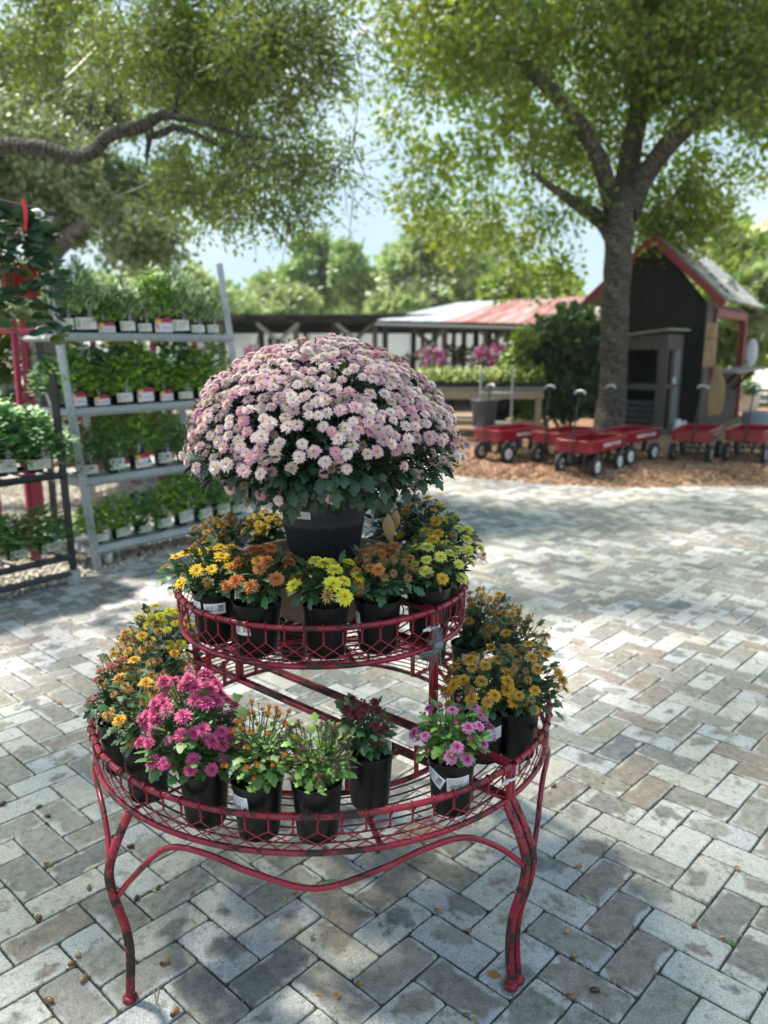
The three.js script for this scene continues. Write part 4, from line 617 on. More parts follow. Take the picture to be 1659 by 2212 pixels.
// ---------------------------------------------------------------- acorns, cups, leaves and twigs on the pavers
{
  const nut = lathe([[0, -0.0095], [0.003, -0.0088], [0.0055, -0.006], [0.0066, -0.001], [0.0062, 0.004], [0.004, 0.0078], [0.0012, 0.0096], [0, 0.0105]], 14);
  const cup = lathe([[0, -0.006], [0.004, -0.0055], [0.0072, -0.002], [0.0078, 0.002], [0.0072, 0.003], [0.0062, 0.001], [0.0035, -0.0035], [0, -0.004]], 14);
  const two = (a, b) => { const t = tex(64, 32, (x, y, o) => { const f = y / 32 + (fbm(x / 6, y / 6, 10, 2) - 0.5) * 0.3; o[0] = a[0]; o[1] = a[1]; o[2] = a[2]; mix3(o, b, smoothstep(f, 0.4, 0.75)); }); return std([1, 1, 1], 0.32, { map: t }); };
  const brown = two([0.19, 0.09, 0.03], [0.07, 0.03, 0.015]), dark = two([0.05, 0.025, 0.015], [0.02, 0.014, 0.014]), tan = two([0.30, 0.17, 0.065], [0.10, 0.045, 0.02]), green = std([0.03, 0.11, 0.02], 0.3), burnt = two([0.32, 0.16, 0.05], [0.012, 0.01, 0.012]);
  srand(600);
  const acorn = (px, py, mat, label, s = 1) => { const m = mesh('acorn', nut, mat); m.position.copy(level(px, py, 0.0062 * s)); m.rotation.set(Math.PI / 2 + rr(-0.15, 0.15), 0, rr(0, 6.28), 'YXZ'); m.rotation.y = rr(0, 6.28); m.scale.set(s * 0.88, s * 1.12, s * 0.88); tag(m, label, 'acorn', 'acorns fallen on the pavers'); };
  acorn(192, 1917, brown, 'brown acorn on a paver left of the front left leg of the stand', 1.05);
  acorn(180, 2113, tan, 'tan acorn near the lower left corner of the photo, left of the round red foot', 1.2);
  acorn(106, 2160, brown, 'brown acorn in a joint close to the lower left edge of the photo', 1.15);
  acorn(155, 2081, brown, 'brown acorn in a joint just above the tan one at the lower left');
  acorn(356, 2077, burnt, 'half black, half tan acorn on the dark paver right of the front left foot', 1.2);
  acorn(377, 2186, burnt, 'dark acorn in a joint at the bottom edge below the front left foot', 1.25);
  acorn(295, 1940, dark, 'acorn lying right under the left end of the front apron bar', 1.1);
  acorn(341, 1917, green, 'small green acorn under the left of the front apron', 0.95);
  acorn(282, 1828, dark, 'black acorn in a joint between the front left leg and the lower ring', 1.1);
  acorn(84, 1981, brown, 'weathered acorn in a joint at the far left, above the tan ones', 1.1);
  acorn(816, 1838, dark, 'black acorn under the middle of the lower ring');
  acorn(946, 1967, burnt, 'half black acorn in a joint below the dip of the front apron', 1.05);
  acorn(777, 2124, tan, 'pale tan acorn on the paver in the bottom centre of the photo', 1.05);
  acorn(1238, 2066, burnt, 'half burnt acorn in the joint right of the front right foot', 1.1);
  acorn(1234, 2153, brown, 'reddish brown acorn in the joint nearest the bottom edge, right of the front right foot', 1.15);
  acorn(1285, 2138, dark, 'black acorn on the pale bluish paver at the bottom right', 1.15);
  acorn(1007, 2192, brown, 'small acorn at the bottom edge below the front right foot', 0.8);
  acorn(1250, 1871, tan, 'split tan acorn right of the front right leg');
  acorn(1196, 1697, brown, 'brown acorn on the pale paver beside the right side of the lower tray', 1.1);
  acorn(1593, 1876, tan, 'orange tan acorn in a joint near the right edge of the photo', 1.15);
  acorn(1500, 1999, brown, 'brown acorn in a joint in the lower right of the pavement');
  acorn(103, 1762, dark, 'dark acorn on a paver left of the stand, below its lower tray');
  acorn(5, 1736, dark, 'dark reddish acorn cut by the left edge of the photo', 1.2);
  acorn(84, 1742, brown, 'acorn in the joint left of the thin side bar of the stand');
  { const p = pol(48.2, 0.52, RIM + 0.016); const m = mesh('acorn', nut, tan); m.position.set(CX + p.x, p.y, CZ + p.z); m.rotation.set(1.45, 0.8, 0, 'YXZ'); m.scale.setScalar(1.15); tag(m, 'pale acorn lying on the double red rail of the lower tray', 'acorn'); }
  const cupM = std([0.36, 0.27, 0.17], 0.85), cupO = std([0.42, 0.24, 0.09], 0.8);
  const cap = (px, py, mat, label, stem) => { const t = mesh('acorn_cup', cup, mat); t.position.copy(level(px, py, 0.006)); t.rotation.set(rr(0.6, 2.2), rr(0, 6.28), 0, 'YXZ'); tag(t, label, 'acorn cup', 'empty acorn cups on the pavers'); if (stem) mesh('stalk', tube([V(0, -0.005, 0), V(0.002, -0.012, 0.001), V(0.001, -0.022, 0.003)], 0.0012, 6, 5), mat, t); };
  cap(100, 1865, cupM, 'left one of the pair of empty acorn cups left of the front left leg'); cap(109, 1866, cupM, 'right one of the pair of empty acorn cups left of the front left leg');
  cap(168, 2063, cupM, 'stalked acorn cup in a joint above the brown acorn at the lower left', true); cap(1225, 2012, cupO, 'ring-like pale acorn cup on the dark paver right of the front right foot');
  cap(1025, 2203, cupM, 'empty acorn cup at the very bottom of the photo, right of the centre'); cap(1561, 2027, cupM, 'pale acorn cup beside the green weed at the right');
  cap(674, 2023, cupM, 'stalked acorn cup on the dark blue paver in the bottom centre', true); cap(617, 1942, cupM, 'pale stalked acorn cup in the joint below the dip of the front apron', true);
  cap(416, 1930, cupM, 'stalked acorn cup in the joint below the left arch of the front apron', true); cap(728, 2150, cupO, 'stalked acorn cup on the reddish paver near the bottom centre', true);
  cap(636, 1928, cupO, 'orange acorn cup close under the dip of the front apron', true);
  const leaf = (px, py, c, s, turn, label, curl = 1) => { const m = mesh('fallen_leaf', OVAL[curl], leafSolid(c)); m.applyMatrix4(leafM(level(px, py, 0.006), V(Math.cos(turn), 0.05, -Math.sin(turn)), s, rr(-0.25, 0.25))); tag(m, label, 'leaf'); };
  leaf(1052, 2098, [0.36, 0.15, 0.03], 0.042, -0.3, 'glossy amber leaf on the paver below the front right foot', 0); leaf(1018, 2014, [0.30, 0.19, 0.07], 0.04, 1.9, 'curled tan leaf in a joint left of the front right leg');
  leaf(1256, 1930, [0.24, 0.26, 0.12], 0.045, -0.4, 'long olive green leaf right of the front right leg', 1); leaf(935, 1832, [0.34, 0.24, 0.12], 0.034, -0.25, 'small dry leaf under the right arch of the front apron');
  leaf(1203, 1750, [0.42, 0.36, 0.27], 0.036, -0.2, 'pale dry leaf right of the leg pair, beside the pale paver'); leaf(1455, 1793, [0.46, 0.42, 0.32], 0.03, 1.2, 'small cream leaf on a joint in the right of the pavement');
  leaf(322, 1922, [0.46, 0.38, 0.17], 0.06, 0.45, 'long straw coloured leaf beside the green acorn', 1); leaf(681, 2145, [0.34, 0.26, 0.15], 0.055, 0.3, 'dry tan leaf with dark red petals on the paver at the bottom centre', 1);
  leaf(122, 1520, [0.34, 0.16, 0.05], 0.07, 1.2, 'orange brown curled leaf on the pavers left of the stand', 1); leaf(700, 1906, [0.08, 0.2, 0.1], 0.05, 0.1, 'fresh grey green leaf on the paver behind the dip of the front apron', 2);
  leaf(165, 1546, [0.36, 0.3, 0.2], 0.05, 2.1, 'small tan leaf behind the orange brown one left of the stand'); leaf(1300, 1690, [0.36, 0.24, 0.1], 0.03, 0.8, 'tiny brown leaf in the sunlit pavement right of the stand');
  leaf(1235, 1600, [0.3, 0.22, 0.12], 0.035, 2.4, 'small brown leaf in a joint on the right, level with the amber mum'); leaf(1320, 1478, [0.5, 0.5, 0.06], 0.03, 0.5, 'bright yellow leaf in the sunlit pavement on the right');
  const twig = (pts, label, c = [0.3, 0.23, 0.15]) => { const t = mesh('twig', merge(pts.map((l) => tube(l.map(([x, y]) => level(x, y, 0.004)), 0.0011, 8, 5))), std(c, 0.9)); tag(t, label, 'twig'); };
  twig([[[40, 2050], [48, 2040], [54, 2031]]], 'short grey twig on a paver at the lower left edge', [0.2, 0.18, 0.15]);
  twig([[[336, 2166], [334, 2150], [332, 2135]], [[336, 2166], [340, 2150], [343, 2133]], [[336, 2166], [345, 2170], [360, 2172]]], 'spray of three dry pine needles on the bluish paver at the bottom left');
  twig([[[1085, 2018], [1108, 2017], [1150, 2017]], [[1118, 2022], [1135, 2030], [1152, 2050]]], 'forked dry twig behind the front right foot');
  twig([[[590, 1984], [610, 1972], [640, 1964], [655, 1958]]], 'thin twig in the joint below the dip of the front apron');
  twig([[[448, 1915], [462, 1924], [472, 1931]], [[459, 1912], [462, 1924]]], 'little forked twig under the left arch of the front apron');
  twig([[[1320, 1740], [1340, 1750], [1354, 1766]], [[1337, 1733], [1347, 1756]]], 'dry forked twig on the pavers in the lower right', [0.36, 0.28, 0.2]);
  twig([[[1360, 1900], [1376, 1910], [1390, 1908], [1405, 1914]]], 'thin pale twig in a joint of the lower right pavement', [0.34, 0.28, 0.22]);
  const weed = (px, py, label) => { srand(px); const a = new Acc(), p = level(px, py, -0.004); for (let k = 0; k < 26; k++) { const w = rr(0, 6.28); a.add(pick(NARROW), leafM(V(rr(-0.012, 0.012), 0, rr(-0.008, 0.008)), V(Math.cos(w), rr(0.3, 1.2), Math.sin(w)), rr(0.008, 0.018)), [0.09, rr(0.18, 0.26), 0.04]); } const m = mesh('weed', a.build(), leafMat); m.position.copy(p); tag(m, label, 'weed'); };
  weed(1579, 2040, 'tiny green weed sprouting in a joint at the lower right edge'); weed(1626, 1734, 'bright green weed tuft in a joint at the right edge of the photo'); weed(1455, 1478, 'small moss tuft in the sunlit pavement at the right');
}

// ---------------------------------------------------------------- trees
const barkTex = (() => { const h = new Float32Array(256 * 512); const t = tex(256, 512, (x, y, o) => { const n = fbm(x / 5, y / 26, 51, 4), m = fbm(x / 40 + 3, y / 40, 6, 3), k = smoothstep(n, 0.3, 0.62); o[0] = lerp(0.045, 0.20, k) * (0.75 + 0.5 * m); o[1] = o[0] * lerp(0.86, 0.92, m); o[2] = o[0] * 0.76; if (m > 0.58) mix3(o, [0.16, 0.17, 0.13], (m - 0.58) * 2.5); h[y * 256 + x] = k; }, true, 1.6, 0.8); const b = tex(256, 512, (x, y, o) => { o[0] = o[1] = o[2] = h[y * 256 + x]; }, false, 1.6, 0.8); return { t, b }; })();
const bark = std([1, 1, 1], 0.95, { map: barkTex.t, bumpMap: barkTex.b, bumpScale: 0.02 }), trunkBark = std([0.62, 0.58, 0.54], 0.95, { map: barkTex.t, bumpMap: barkTex.b, bumpScale: 0.02 }), darkBark = std([0.42, 0.4, 0.38], 0.95, { map: barkTex.t, bumpMap: barkTex.b, bumpScale: 0.02 });
function leafCluster(n, spread, s, w) { const a = new Acc(); for (let k = 0; k < n; k++) { const d = V(rr(-1, 1), rr(-0.8, 0.7), rr(-1, 1)).normalize(), v = rr(0.8, 1.2); const g = new THREE.BufferGeometry(), l = s * rr(0.75, 1.25), x = l * w; g.setAttribute('position', new THREE.Float32BufferAttribute([0, 0, 0, x, l * 0.45, -0.15 * l, -x, l * 0.45, -0.15 * l, 0, l, -0.1 * l], 3)); g.setIndex([0, 1, 2, 1, 3, 2]); g.computeVertexNormals(); a.add(g, leafM(V(rr(-1, 1), rr(-1, 1), rr(-1, 1)).multiplyScalar(spread * 0.75).addScaledVector(d, spread * 0.2), d, 1, rr(0, 6.28)), [v, v, v]); } const g = a.build(); g.deleteAttribute('uv'); return g; }
// a twig with leaves along it, pointing up from the origin
function leafSpray(n, L, s, w) { const a = new Acc(), tw = new THREE.CylinderGeometry(0.0025, 0.006, L, 3, 1, true); tw.translate(0, L / 2, 0); a.add(tw, ID, [0.45, 0.28, 0.9]);
  for (let k = 0; k < n; k++) { const t = 0.12 + 0.9 * (k / n), w2 = k * 2.4 + rr(-0.5, 0.5), out = rr(0.02, 0.13), d = V(Math.cos(w2), rr(-0.3, 0.9), Math.sin(w2)), v = rr(0.8, 1.2), l = s * rr(0.75, 1.25), x = l * w, g = new THREE.BufferGeometry(); g.setAttribute('position', new THREE.Float32BufferAttribute([0, 0, 0, x, l * 0.45, -0.15 * l, -x, l * 0.45, -0.15 * l, 0, l, -0.1 * l], 3)); g.setIndex([0, 1, 2, 1, 3, 2]); g.computeVertexNormals(); a.add(g, leafM(V(Math.cos(w2) * out, t * L, Math.sin(w2) * out), d, 1, rr(-1, 1)), [v, v, v]); }
  const g = a.build(); g.deleteAttribute('uv'); return g; }
const crownMat = phys([1, 1, 1], 0.6, { vertexColors: true, transmission: 0.75, thickness: 0, side: THREE.DoubleSide });
function crown(parent, blobs, count, geo, cols, o = {}) { // blobs: [centre, radius, flatness]
  const im = new THREE.InstancedMesh(geo, crownMat, count), vol = blobs.map(([, r]) => r * r), sum = vol.reduce((a, b) => a + b, 0), m = new THREE.Matrix4(), c = new THREE.Color(), f = o.freq ?? 1.1;
  const inv = parent ? parent.position : V();
  let k = 0, tries = 0;
  while (k < count && tries++ < count * 40) {
    let u = rnd() * sum, b = 0; while (b < blobs.length - 1 && (u -= vol[b]) > 0) b++;
    const [ctr, r, fl = 0.8] = blobs[b], d = V(rr(-1, 1), rr(-1, 1), rr(-1, 1)); if (d.lengthSq() > 1) continue;
    const k3 = geo === CL_OAK ? Math.max(0.3, 1 - 0.22 / r) : geo === CL_TWIG ? Math.max(0.25, 1 - 0.13 / r) : 1, p = ctr.clone().add(V(d.x * r * k3, d.y * r * fl * k3, d.z * r * k3));
    if (perlin.noise(p.x * f + 11, p.y * f * 1.1, p.z * f) + 0.45 * perlin.noise(p.x * f * 2.7, p.y * f * 2.7, p.z * f * 2.7 + 5) < (o.cut ?? 0.0) - 0.12 + 0.3 * d.lengthSq()) continue;
    m.compose(p.sub(inv), new THREE.Quaternion().setFromUnitVectors(UP, V(d.x + rr(-0.6, 0.6), d.y * 0.6 + rr(-0.7, 0.4), d.z + rr(-0.6, 0.6)).normalize()).multiply(new THREE.Quaternion().setFromAxisAngle(UP, rr(0, 6.3))), V(1, 1, 1).multiplyScalar(rr(0.75, 1.25)));
    const col = rnd() < (o.alt ?? 0.3) ? cols[1] : cols[0], v = rr(0.8, 1.2); c.setRGB(col[0] * v * rr(0.9, 1.15), col[1] * v, col[2] * v); im.setMatrixAt(k, m); im.setColorAt(k, c); k++;
  }
  im.count = k; im.name = 'crown'; stuff(im); im.castShadow = im.receiveShadow = true; (parent ?? scene).add(im); return im;
}
srand(700);
const CL_OAK = leafSpray(13, 0.5, 0.095, 0.32), CL_TWIG = leafSpray(12, 0.34, 0.055, 0.25), CL_FAR = leafCluster(14, 0.55, 0.3, 0.4), CL_MID = leafCluster(14, 0.3, 0.13, 0.32);
const limb = (parent, pts, radii, mat = bark, segs = 26) => mesh('limb', taper(pts.map((p) => p.clone().sub(parent.position)), radii, segs), mat, parent);
{ // the tree by the hut
  const base = V(3.42, 0, -12.1), t = thing('shade_tree', 'broad green shade tree with a forked grey trunk beside the dark wooden hut', 'tree', base);
  const P = (x, y, z) => deep(x, y, z), at = (l) => l.map(([x, y, z]) => P(x, y, z));
  mesh('trunk', taper([V(-0.02, -0.1, 0.0), V(0, 0.12, 0), V(0.04, 0.5, 0), ...at([[1325, 800, 12.1], [1329, 680, 12.1], [1335, 560, 12.1], [1338, 500, 12.1], [1345, 440, 12.1]]).map((p) => p.sub(base))], [0.27, 0.222, 0.205, 0.2, 0.195, 0.19, 0.205, 0.165], 40, 14), trunkBark, t);
  limb(t, at([[1334, 520, 12.1], [1300, 478, 12.6], [1262, 450, 12.3], [1215, 420, 12], [1180, 396, 11.8], [1150, 370, 11.6]]), [0.16, 0.13, 0.11, 0.09, 0.05, 0.03], trunkBark);
  limb(t, at([[1335, 490, 12.1], [1322, 440, 12.7], [1300, 360, 12.5], [1255, 270, 12.2], [1190, 195, 11.9], [1105, 120, 11.6], [1010, 45, 11.3], [930, -10, 11], [850, -60, 10.8]]), [0.17, 0.15, 0.135, 0.115, 0.1, 0.08, 0.06, 0.045, 0.03], trunkBark);
  limb(t, at([[1343, 470, 12.1], [1352, 400, 12.8], [1368, 300, 12.9], [1380, 210, 13], [1372, 120, 13.2], [1340, 60, 13.3], [1310, -40, 13.4]]), [0.22, 0.2, 0.17, 0.15, 0.12, 0.1, 0.06], trunkBark);
  limb(t, at([[1355, 470, 12.7], [1385, 395, 12.5], [1430, 330, 12.3], [1490, 270, 12.1], [1560, 222, 11.9], [1640, 165, 11.7], [1720, 110, 11.5]]), [0.19, 0.165, 0.15, 0.13, 0.11, 0.09, 0.05], trunkBark);
  limb(t, at([[1556, 225, 11.9], [1600, 232, 11.9], [1660, 226, 12], [1740, 235, 12.1]]), [0.08, 0.065, 0.055, 0.03], trunkBark);
  limb(t, at([[1374, 130, 13.2], [1400, 60, 13], [1450, 10, 12.8]]), [0.1, 0.07, 0.04], trunkBark);
  const B = [[900, 40, 11, 1.2], [1000, 90, 11.5, 1.3], [880, 165, 11, 0.8], [1000, 235, 11.6, 1.0], [905, 385, 11.2, 0.62], [985, 350, 11.4, 0.8], [1090, 330, 12, 1.0], [1140, 70, 12.5, 1.5], [1150, 210, 12.4, 1.1], [1240, 150, 13, 1.3], [1010, 470, 12.2, 0.6], [1090, 470, 12.6, 0.85], [1165, 540, 13.2, 0.72], [1120, 590, 13.6, 0.4], [1230, 330, 13.2, 0.9], [1200, 440, 12.4, 0.6],
    [1300, 60, 13.2, 1.6], [1450, 40, 12.4, 1.7], [1590, 40, 11.8, 1.6], [1480, 150, 12, 1.3], [1580, 170, 12.4, 1.0], [1640, 300, 12.4, 0.8], [1470, 340, 12.6, 0.85], [1420, 210, 13, 1.0], [1420, 440, 13.2, 0.85], [1500, 420, 13.4, 0.75], [1480, 500, 13.6, 0.7], [1400, 520, 14, 0.7], [1560, 500, 14, 0.5], [1640, 120, 11.5, 1.2], [1340, 300, 13.6, 0.8],
    [950, -160, 11, 1.6], [1150, -200, 12, 2.0], [1350, -260, 13, 2.3], [1550, -220, 12.4, 2.2], [1720, -60, 12, 1.8], [1800, 140, 12.4, 1.6], [1000, -330, 12, 1.7], [1250, -420, 13, 2.1]].map(([x, y, z, r]) => [P(x, y, z), r, 0.8]);
  crown(t, B, 4300, CL_OAK, [[0.235, 0.355, 0.018], [0.38, 0.46, 0.022]], { cut: 0.08, freq: 1.35 });
  crown(t, [[1300, 60, 13.4, 1.5], [1450, 30, 12.8, 1.6], [1590, 60, 12.2, 1.5], [1500, 180, 12.6, 1.1], [1380, 150, 13.4, 1.0], [1640, 130, 11.8, 1.1], [1450, 430, 13.2, 0.8], [1490, 500, 13.6, 0.6], [1180, 80, 12.8, 0.9], [1060, 470, 12.6, 0.7], [1140, 560, 13.4, 0.55]].map(([x, y, z, r]) => [P(x, y, z), r, 0.8]), 800, CL_OAK, [[0.235, 0.355, 0.018], [0.38, 0.46, 0.022]], { cut: -0.02, freq: 1.35, alt: 0.15 });
}
{ // the near oak at the left: trunk out of the frame, one long limb in view, crown overhead
  const base = V(-6.4, 0, -7.6), t = thing('live_oak', 'live oak whose long dark limb reaches in from the left above the racks', 'tree', base), at = (l) => l.map(([x, y, z]) => deep(x, y, z));
  mesh('trunk', taper([V(0, -0.1, 0), V(0.05, 0.8, 0), V(0.2, 2, 0.05), V(0.5, 3.2, 0)], [0.55, 0.42, 0.36, 0.3], 20, 14), bark, t);
  limb(t, [V(-6.2, 2.3, -7.6), V(-5, 3.0, -7.4), ...at([[-120, 322, 7.2], [0, 316, 7.1], [75, 318, 7.1], [120, 328, 7.1], [165, 340, 7.1], [205, 325, 7.1], [225, 300, 7.1], [255, 285, 7.1], [310, 272, 7.1], [335, 252, 7.1]])], [0.24, 0.16, 0.085, 0.073, 0.07, 0.067, 0.075, 0.078, 0.068, 0.062, 0.056, 0.05], darkBark, 60);
  limb(t, at([[325, 265, 7.1], [345, 250, 7.1], [385, 254, 7.05], [440, 265, 7], [500, 285, 6.95], [560, 298, 6.9], [590, 303, 6.9], [600, 290, 6.9], [625, 298, 6.9]]), [0.045, 0.036, 0.028, 0.024, 0.021, 0.018, 0.015, 0.011, 0.006], darkBark);
  limb(t, at([[318, 270, 7.1], [330, 292, 7.1], [350, 288, 7.1], [372, 276, 7.1], [420, 288, 7], [460, 308, 7], [490, 325, 7]]), [0.04, 0.034, 0.03, 0.026, 0.022, 0.018, 0.01], darkBark);
  limb(t, at([[318, 280, 7.1], [322, 305, 7.1], [317, 335, 7.1], [318, 358, 7.1]]), [0.03, 0.024, 0.018, 0.008], darkBark, 12);
  limb(t, at([[378, 240, 7.1], [385, 200, 7.2], [398, 160, 7.3], [415, 130, 7.4]]), [0.018, 0.014, 0.01, 0.006], darkBark, 12);
  limb(t, at([[520, 295, 6.95], [550, 325, 6.9], [580, 355, 6.9]]), [0.012, 0.01, 0.005], darkBark, 8);
  limb(t, [V(-5.9, 3.0, -7.6), V(-4.8, 4.4, -7), V(-3.2, 5.6, -6.3), V(-1.2, 6.2, -5.8), V(0.8, 6.4, -5.6), V(2.6, 6.2, -5.6)], [0.25, 0.2, 0.15, 0.11, 0.07, 0.03], darkBark, 40);
  limb(t, [V(-5.9, 3.0, -7.6), V(-5.4, 5, -8.4), V(-4.4, 6.6, -9), V(-2.6, 7.6, -9.4)], [0.22, 0.18, 0.12, 0.05], darkBark, 24);
  const B = [[30, 50, 8.6, 0.75], [110, 110, 8.8, 0.65], [50, 190, 8.6, 0.5], [190, 40, 8.8, 0.6], [280, 100, 7.6, 0.45], [350, 20, 7.8, 0.55], [470, 60, 7.4, 0.6], [560, 80, 7.4, 0.62], [640, 110, 7.4, 0.5], [620, 190, 7.3, 0.55], [540, 180, 7.2, 0.5], [450, 190, 7.3, 0.5], [390, 120, 7.4, 0.4], [650, 250, 7.2, 0.35], [580, 290, 7, 0.45], [500, 340, 7, 0.45], [420, 350, 7, 0.4], [650, 340, 6.9, 0.4], [690, 390, 6.9, 0.34], [600, 400, 6.9, 0.42], [530, 430, 7, 0.36], [450, 430, 7, 0.34], [410, 480, 7, 0.2], [425, 530, 7, 0.14], [360, 390, 7, 0.22], [725, 365, 6.9, 0.14], [765, 400, 6.9, 0.1], [560, 470, 7, 0.2], [640, 450, 6.9, 0.16], [720, 40, 7.6, 0.3], [260, 370, 7.1, 0.16], [340, 350, 7, 0.18], [760, 310, 6.8, 0.12], [470, 530, 7, 0.08], [370, 470, 7, 0.12]].map(([x, y, z, r]) => [deep(x, y, x > 330 && x < 700 && y > 170 && y < 400 ? z + 0.75 : z), r, 0.85]);
  crown(t, B, 1900, CL_TWIG, [[0.235, 0.345, 0.03], [0.36, 0.45, 0.03]], { cut: 0.16, freq: 2.5 });
  const spray = [[120, 120, 8.4, 1.1], [300, 120, 8, 0.9], [480, 160, 7.4, 0.9], [600, 250, 7.2, 0.8], [660, 380, 6.9, 0.6], [560, 400, 7, 0.6], [460, 440, 7, 0.5], [740, 380, 6.9, 0.4], [430, 330, 7.1, 0.45], [340, 380, 7.1, 0.3], [720, 80, 7.6, 0.6]].map(([x, y, z, r]) => [deep(x, y, z + r * 0.9), r, 0.85]);
  crown(t, spray, 420, CL_TWIG, [[0.235, 0.345, 0.03], [0.36, 0.45, 0.03]], { cut: -0.25, freq: 2.5 });
  // the part of the crown above the frame, which shades the stand
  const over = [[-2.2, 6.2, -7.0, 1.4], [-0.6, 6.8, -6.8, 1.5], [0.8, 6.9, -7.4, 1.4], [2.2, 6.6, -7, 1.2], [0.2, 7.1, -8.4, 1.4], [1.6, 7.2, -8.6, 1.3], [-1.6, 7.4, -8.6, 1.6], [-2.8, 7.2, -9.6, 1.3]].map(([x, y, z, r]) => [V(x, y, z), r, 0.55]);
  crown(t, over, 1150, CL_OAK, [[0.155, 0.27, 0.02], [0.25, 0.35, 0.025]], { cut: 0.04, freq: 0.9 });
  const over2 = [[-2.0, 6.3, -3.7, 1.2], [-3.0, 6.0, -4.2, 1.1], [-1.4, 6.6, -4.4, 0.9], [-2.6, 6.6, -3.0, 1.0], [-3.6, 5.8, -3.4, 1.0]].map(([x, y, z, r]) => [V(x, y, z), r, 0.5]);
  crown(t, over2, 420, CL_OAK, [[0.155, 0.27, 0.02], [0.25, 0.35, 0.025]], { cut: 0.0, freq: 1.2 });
  limb(t, [V(-5.6, 3.4, -7.4), V(-4.6, 4.8, -5.8), V(-3.4, 5.7, -4.5), V(-2.2, 6.2, -3.6), V(-1.2, 6.5, -3.2)], [0.2, 0.15, 0.1, 0.06, 0.02], darkBark, 24);
}
{ // the oak farther left, distance haze painted into its paler leaf colour
  const base = deep(95, 720, 16).setY(0), t = thing('live_oak', 'far grey-green live oak with a leaning forked trunk behind the left racks', 'tree', base), at = (l) => l.map(([x, y, z]) => deep(x, y, z));
  mesh('trunk', taper([V(0, -0.1, 0), ...at([[100, 640, 16], [108, 550, 16]]).map((p) => p.sub(base)), ...at([[150, 505, 16]]).map((p) => p.sub(base)), ...at([[190, 425, 16]]).map((p) => p.sub(base)), ...at([[225, 330, 16]]).map((p) => p.sub(base))], [0.42, 0.3, 0.27, 0.22, 0.14, 0.06], 30), bark, t);
  limb(t, at([[130, 520, 16], [200, 475, 15.6], [280, 462, 15.2], [350, 480, 15]]), [0.17, 0.12, 0.08, 0.03]); limb(t, at([[108, 560, 16], [60, 470, 16.4], [20, 380, 17]]), [0.18, 0.13, 0.06]);
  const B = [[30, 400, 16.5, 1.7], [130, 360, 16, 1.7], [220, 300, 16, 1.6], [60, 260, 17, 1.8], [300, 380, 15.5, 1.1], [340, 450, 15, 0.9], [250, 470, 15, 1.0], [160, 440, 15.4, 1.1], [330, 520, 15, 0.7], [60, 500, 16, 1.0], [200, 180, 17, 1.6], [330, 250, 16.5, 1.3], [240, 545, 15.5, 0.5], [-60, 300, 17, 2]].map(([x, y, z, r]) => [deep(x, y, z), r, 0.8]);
  crown(t, B, 3700, CL_MID, [[0.29, 0.37, 0.15], [0.35, 0.43, 0.17]], { cut: 0.12, freq: 0.8, alt: 0.2 });
}
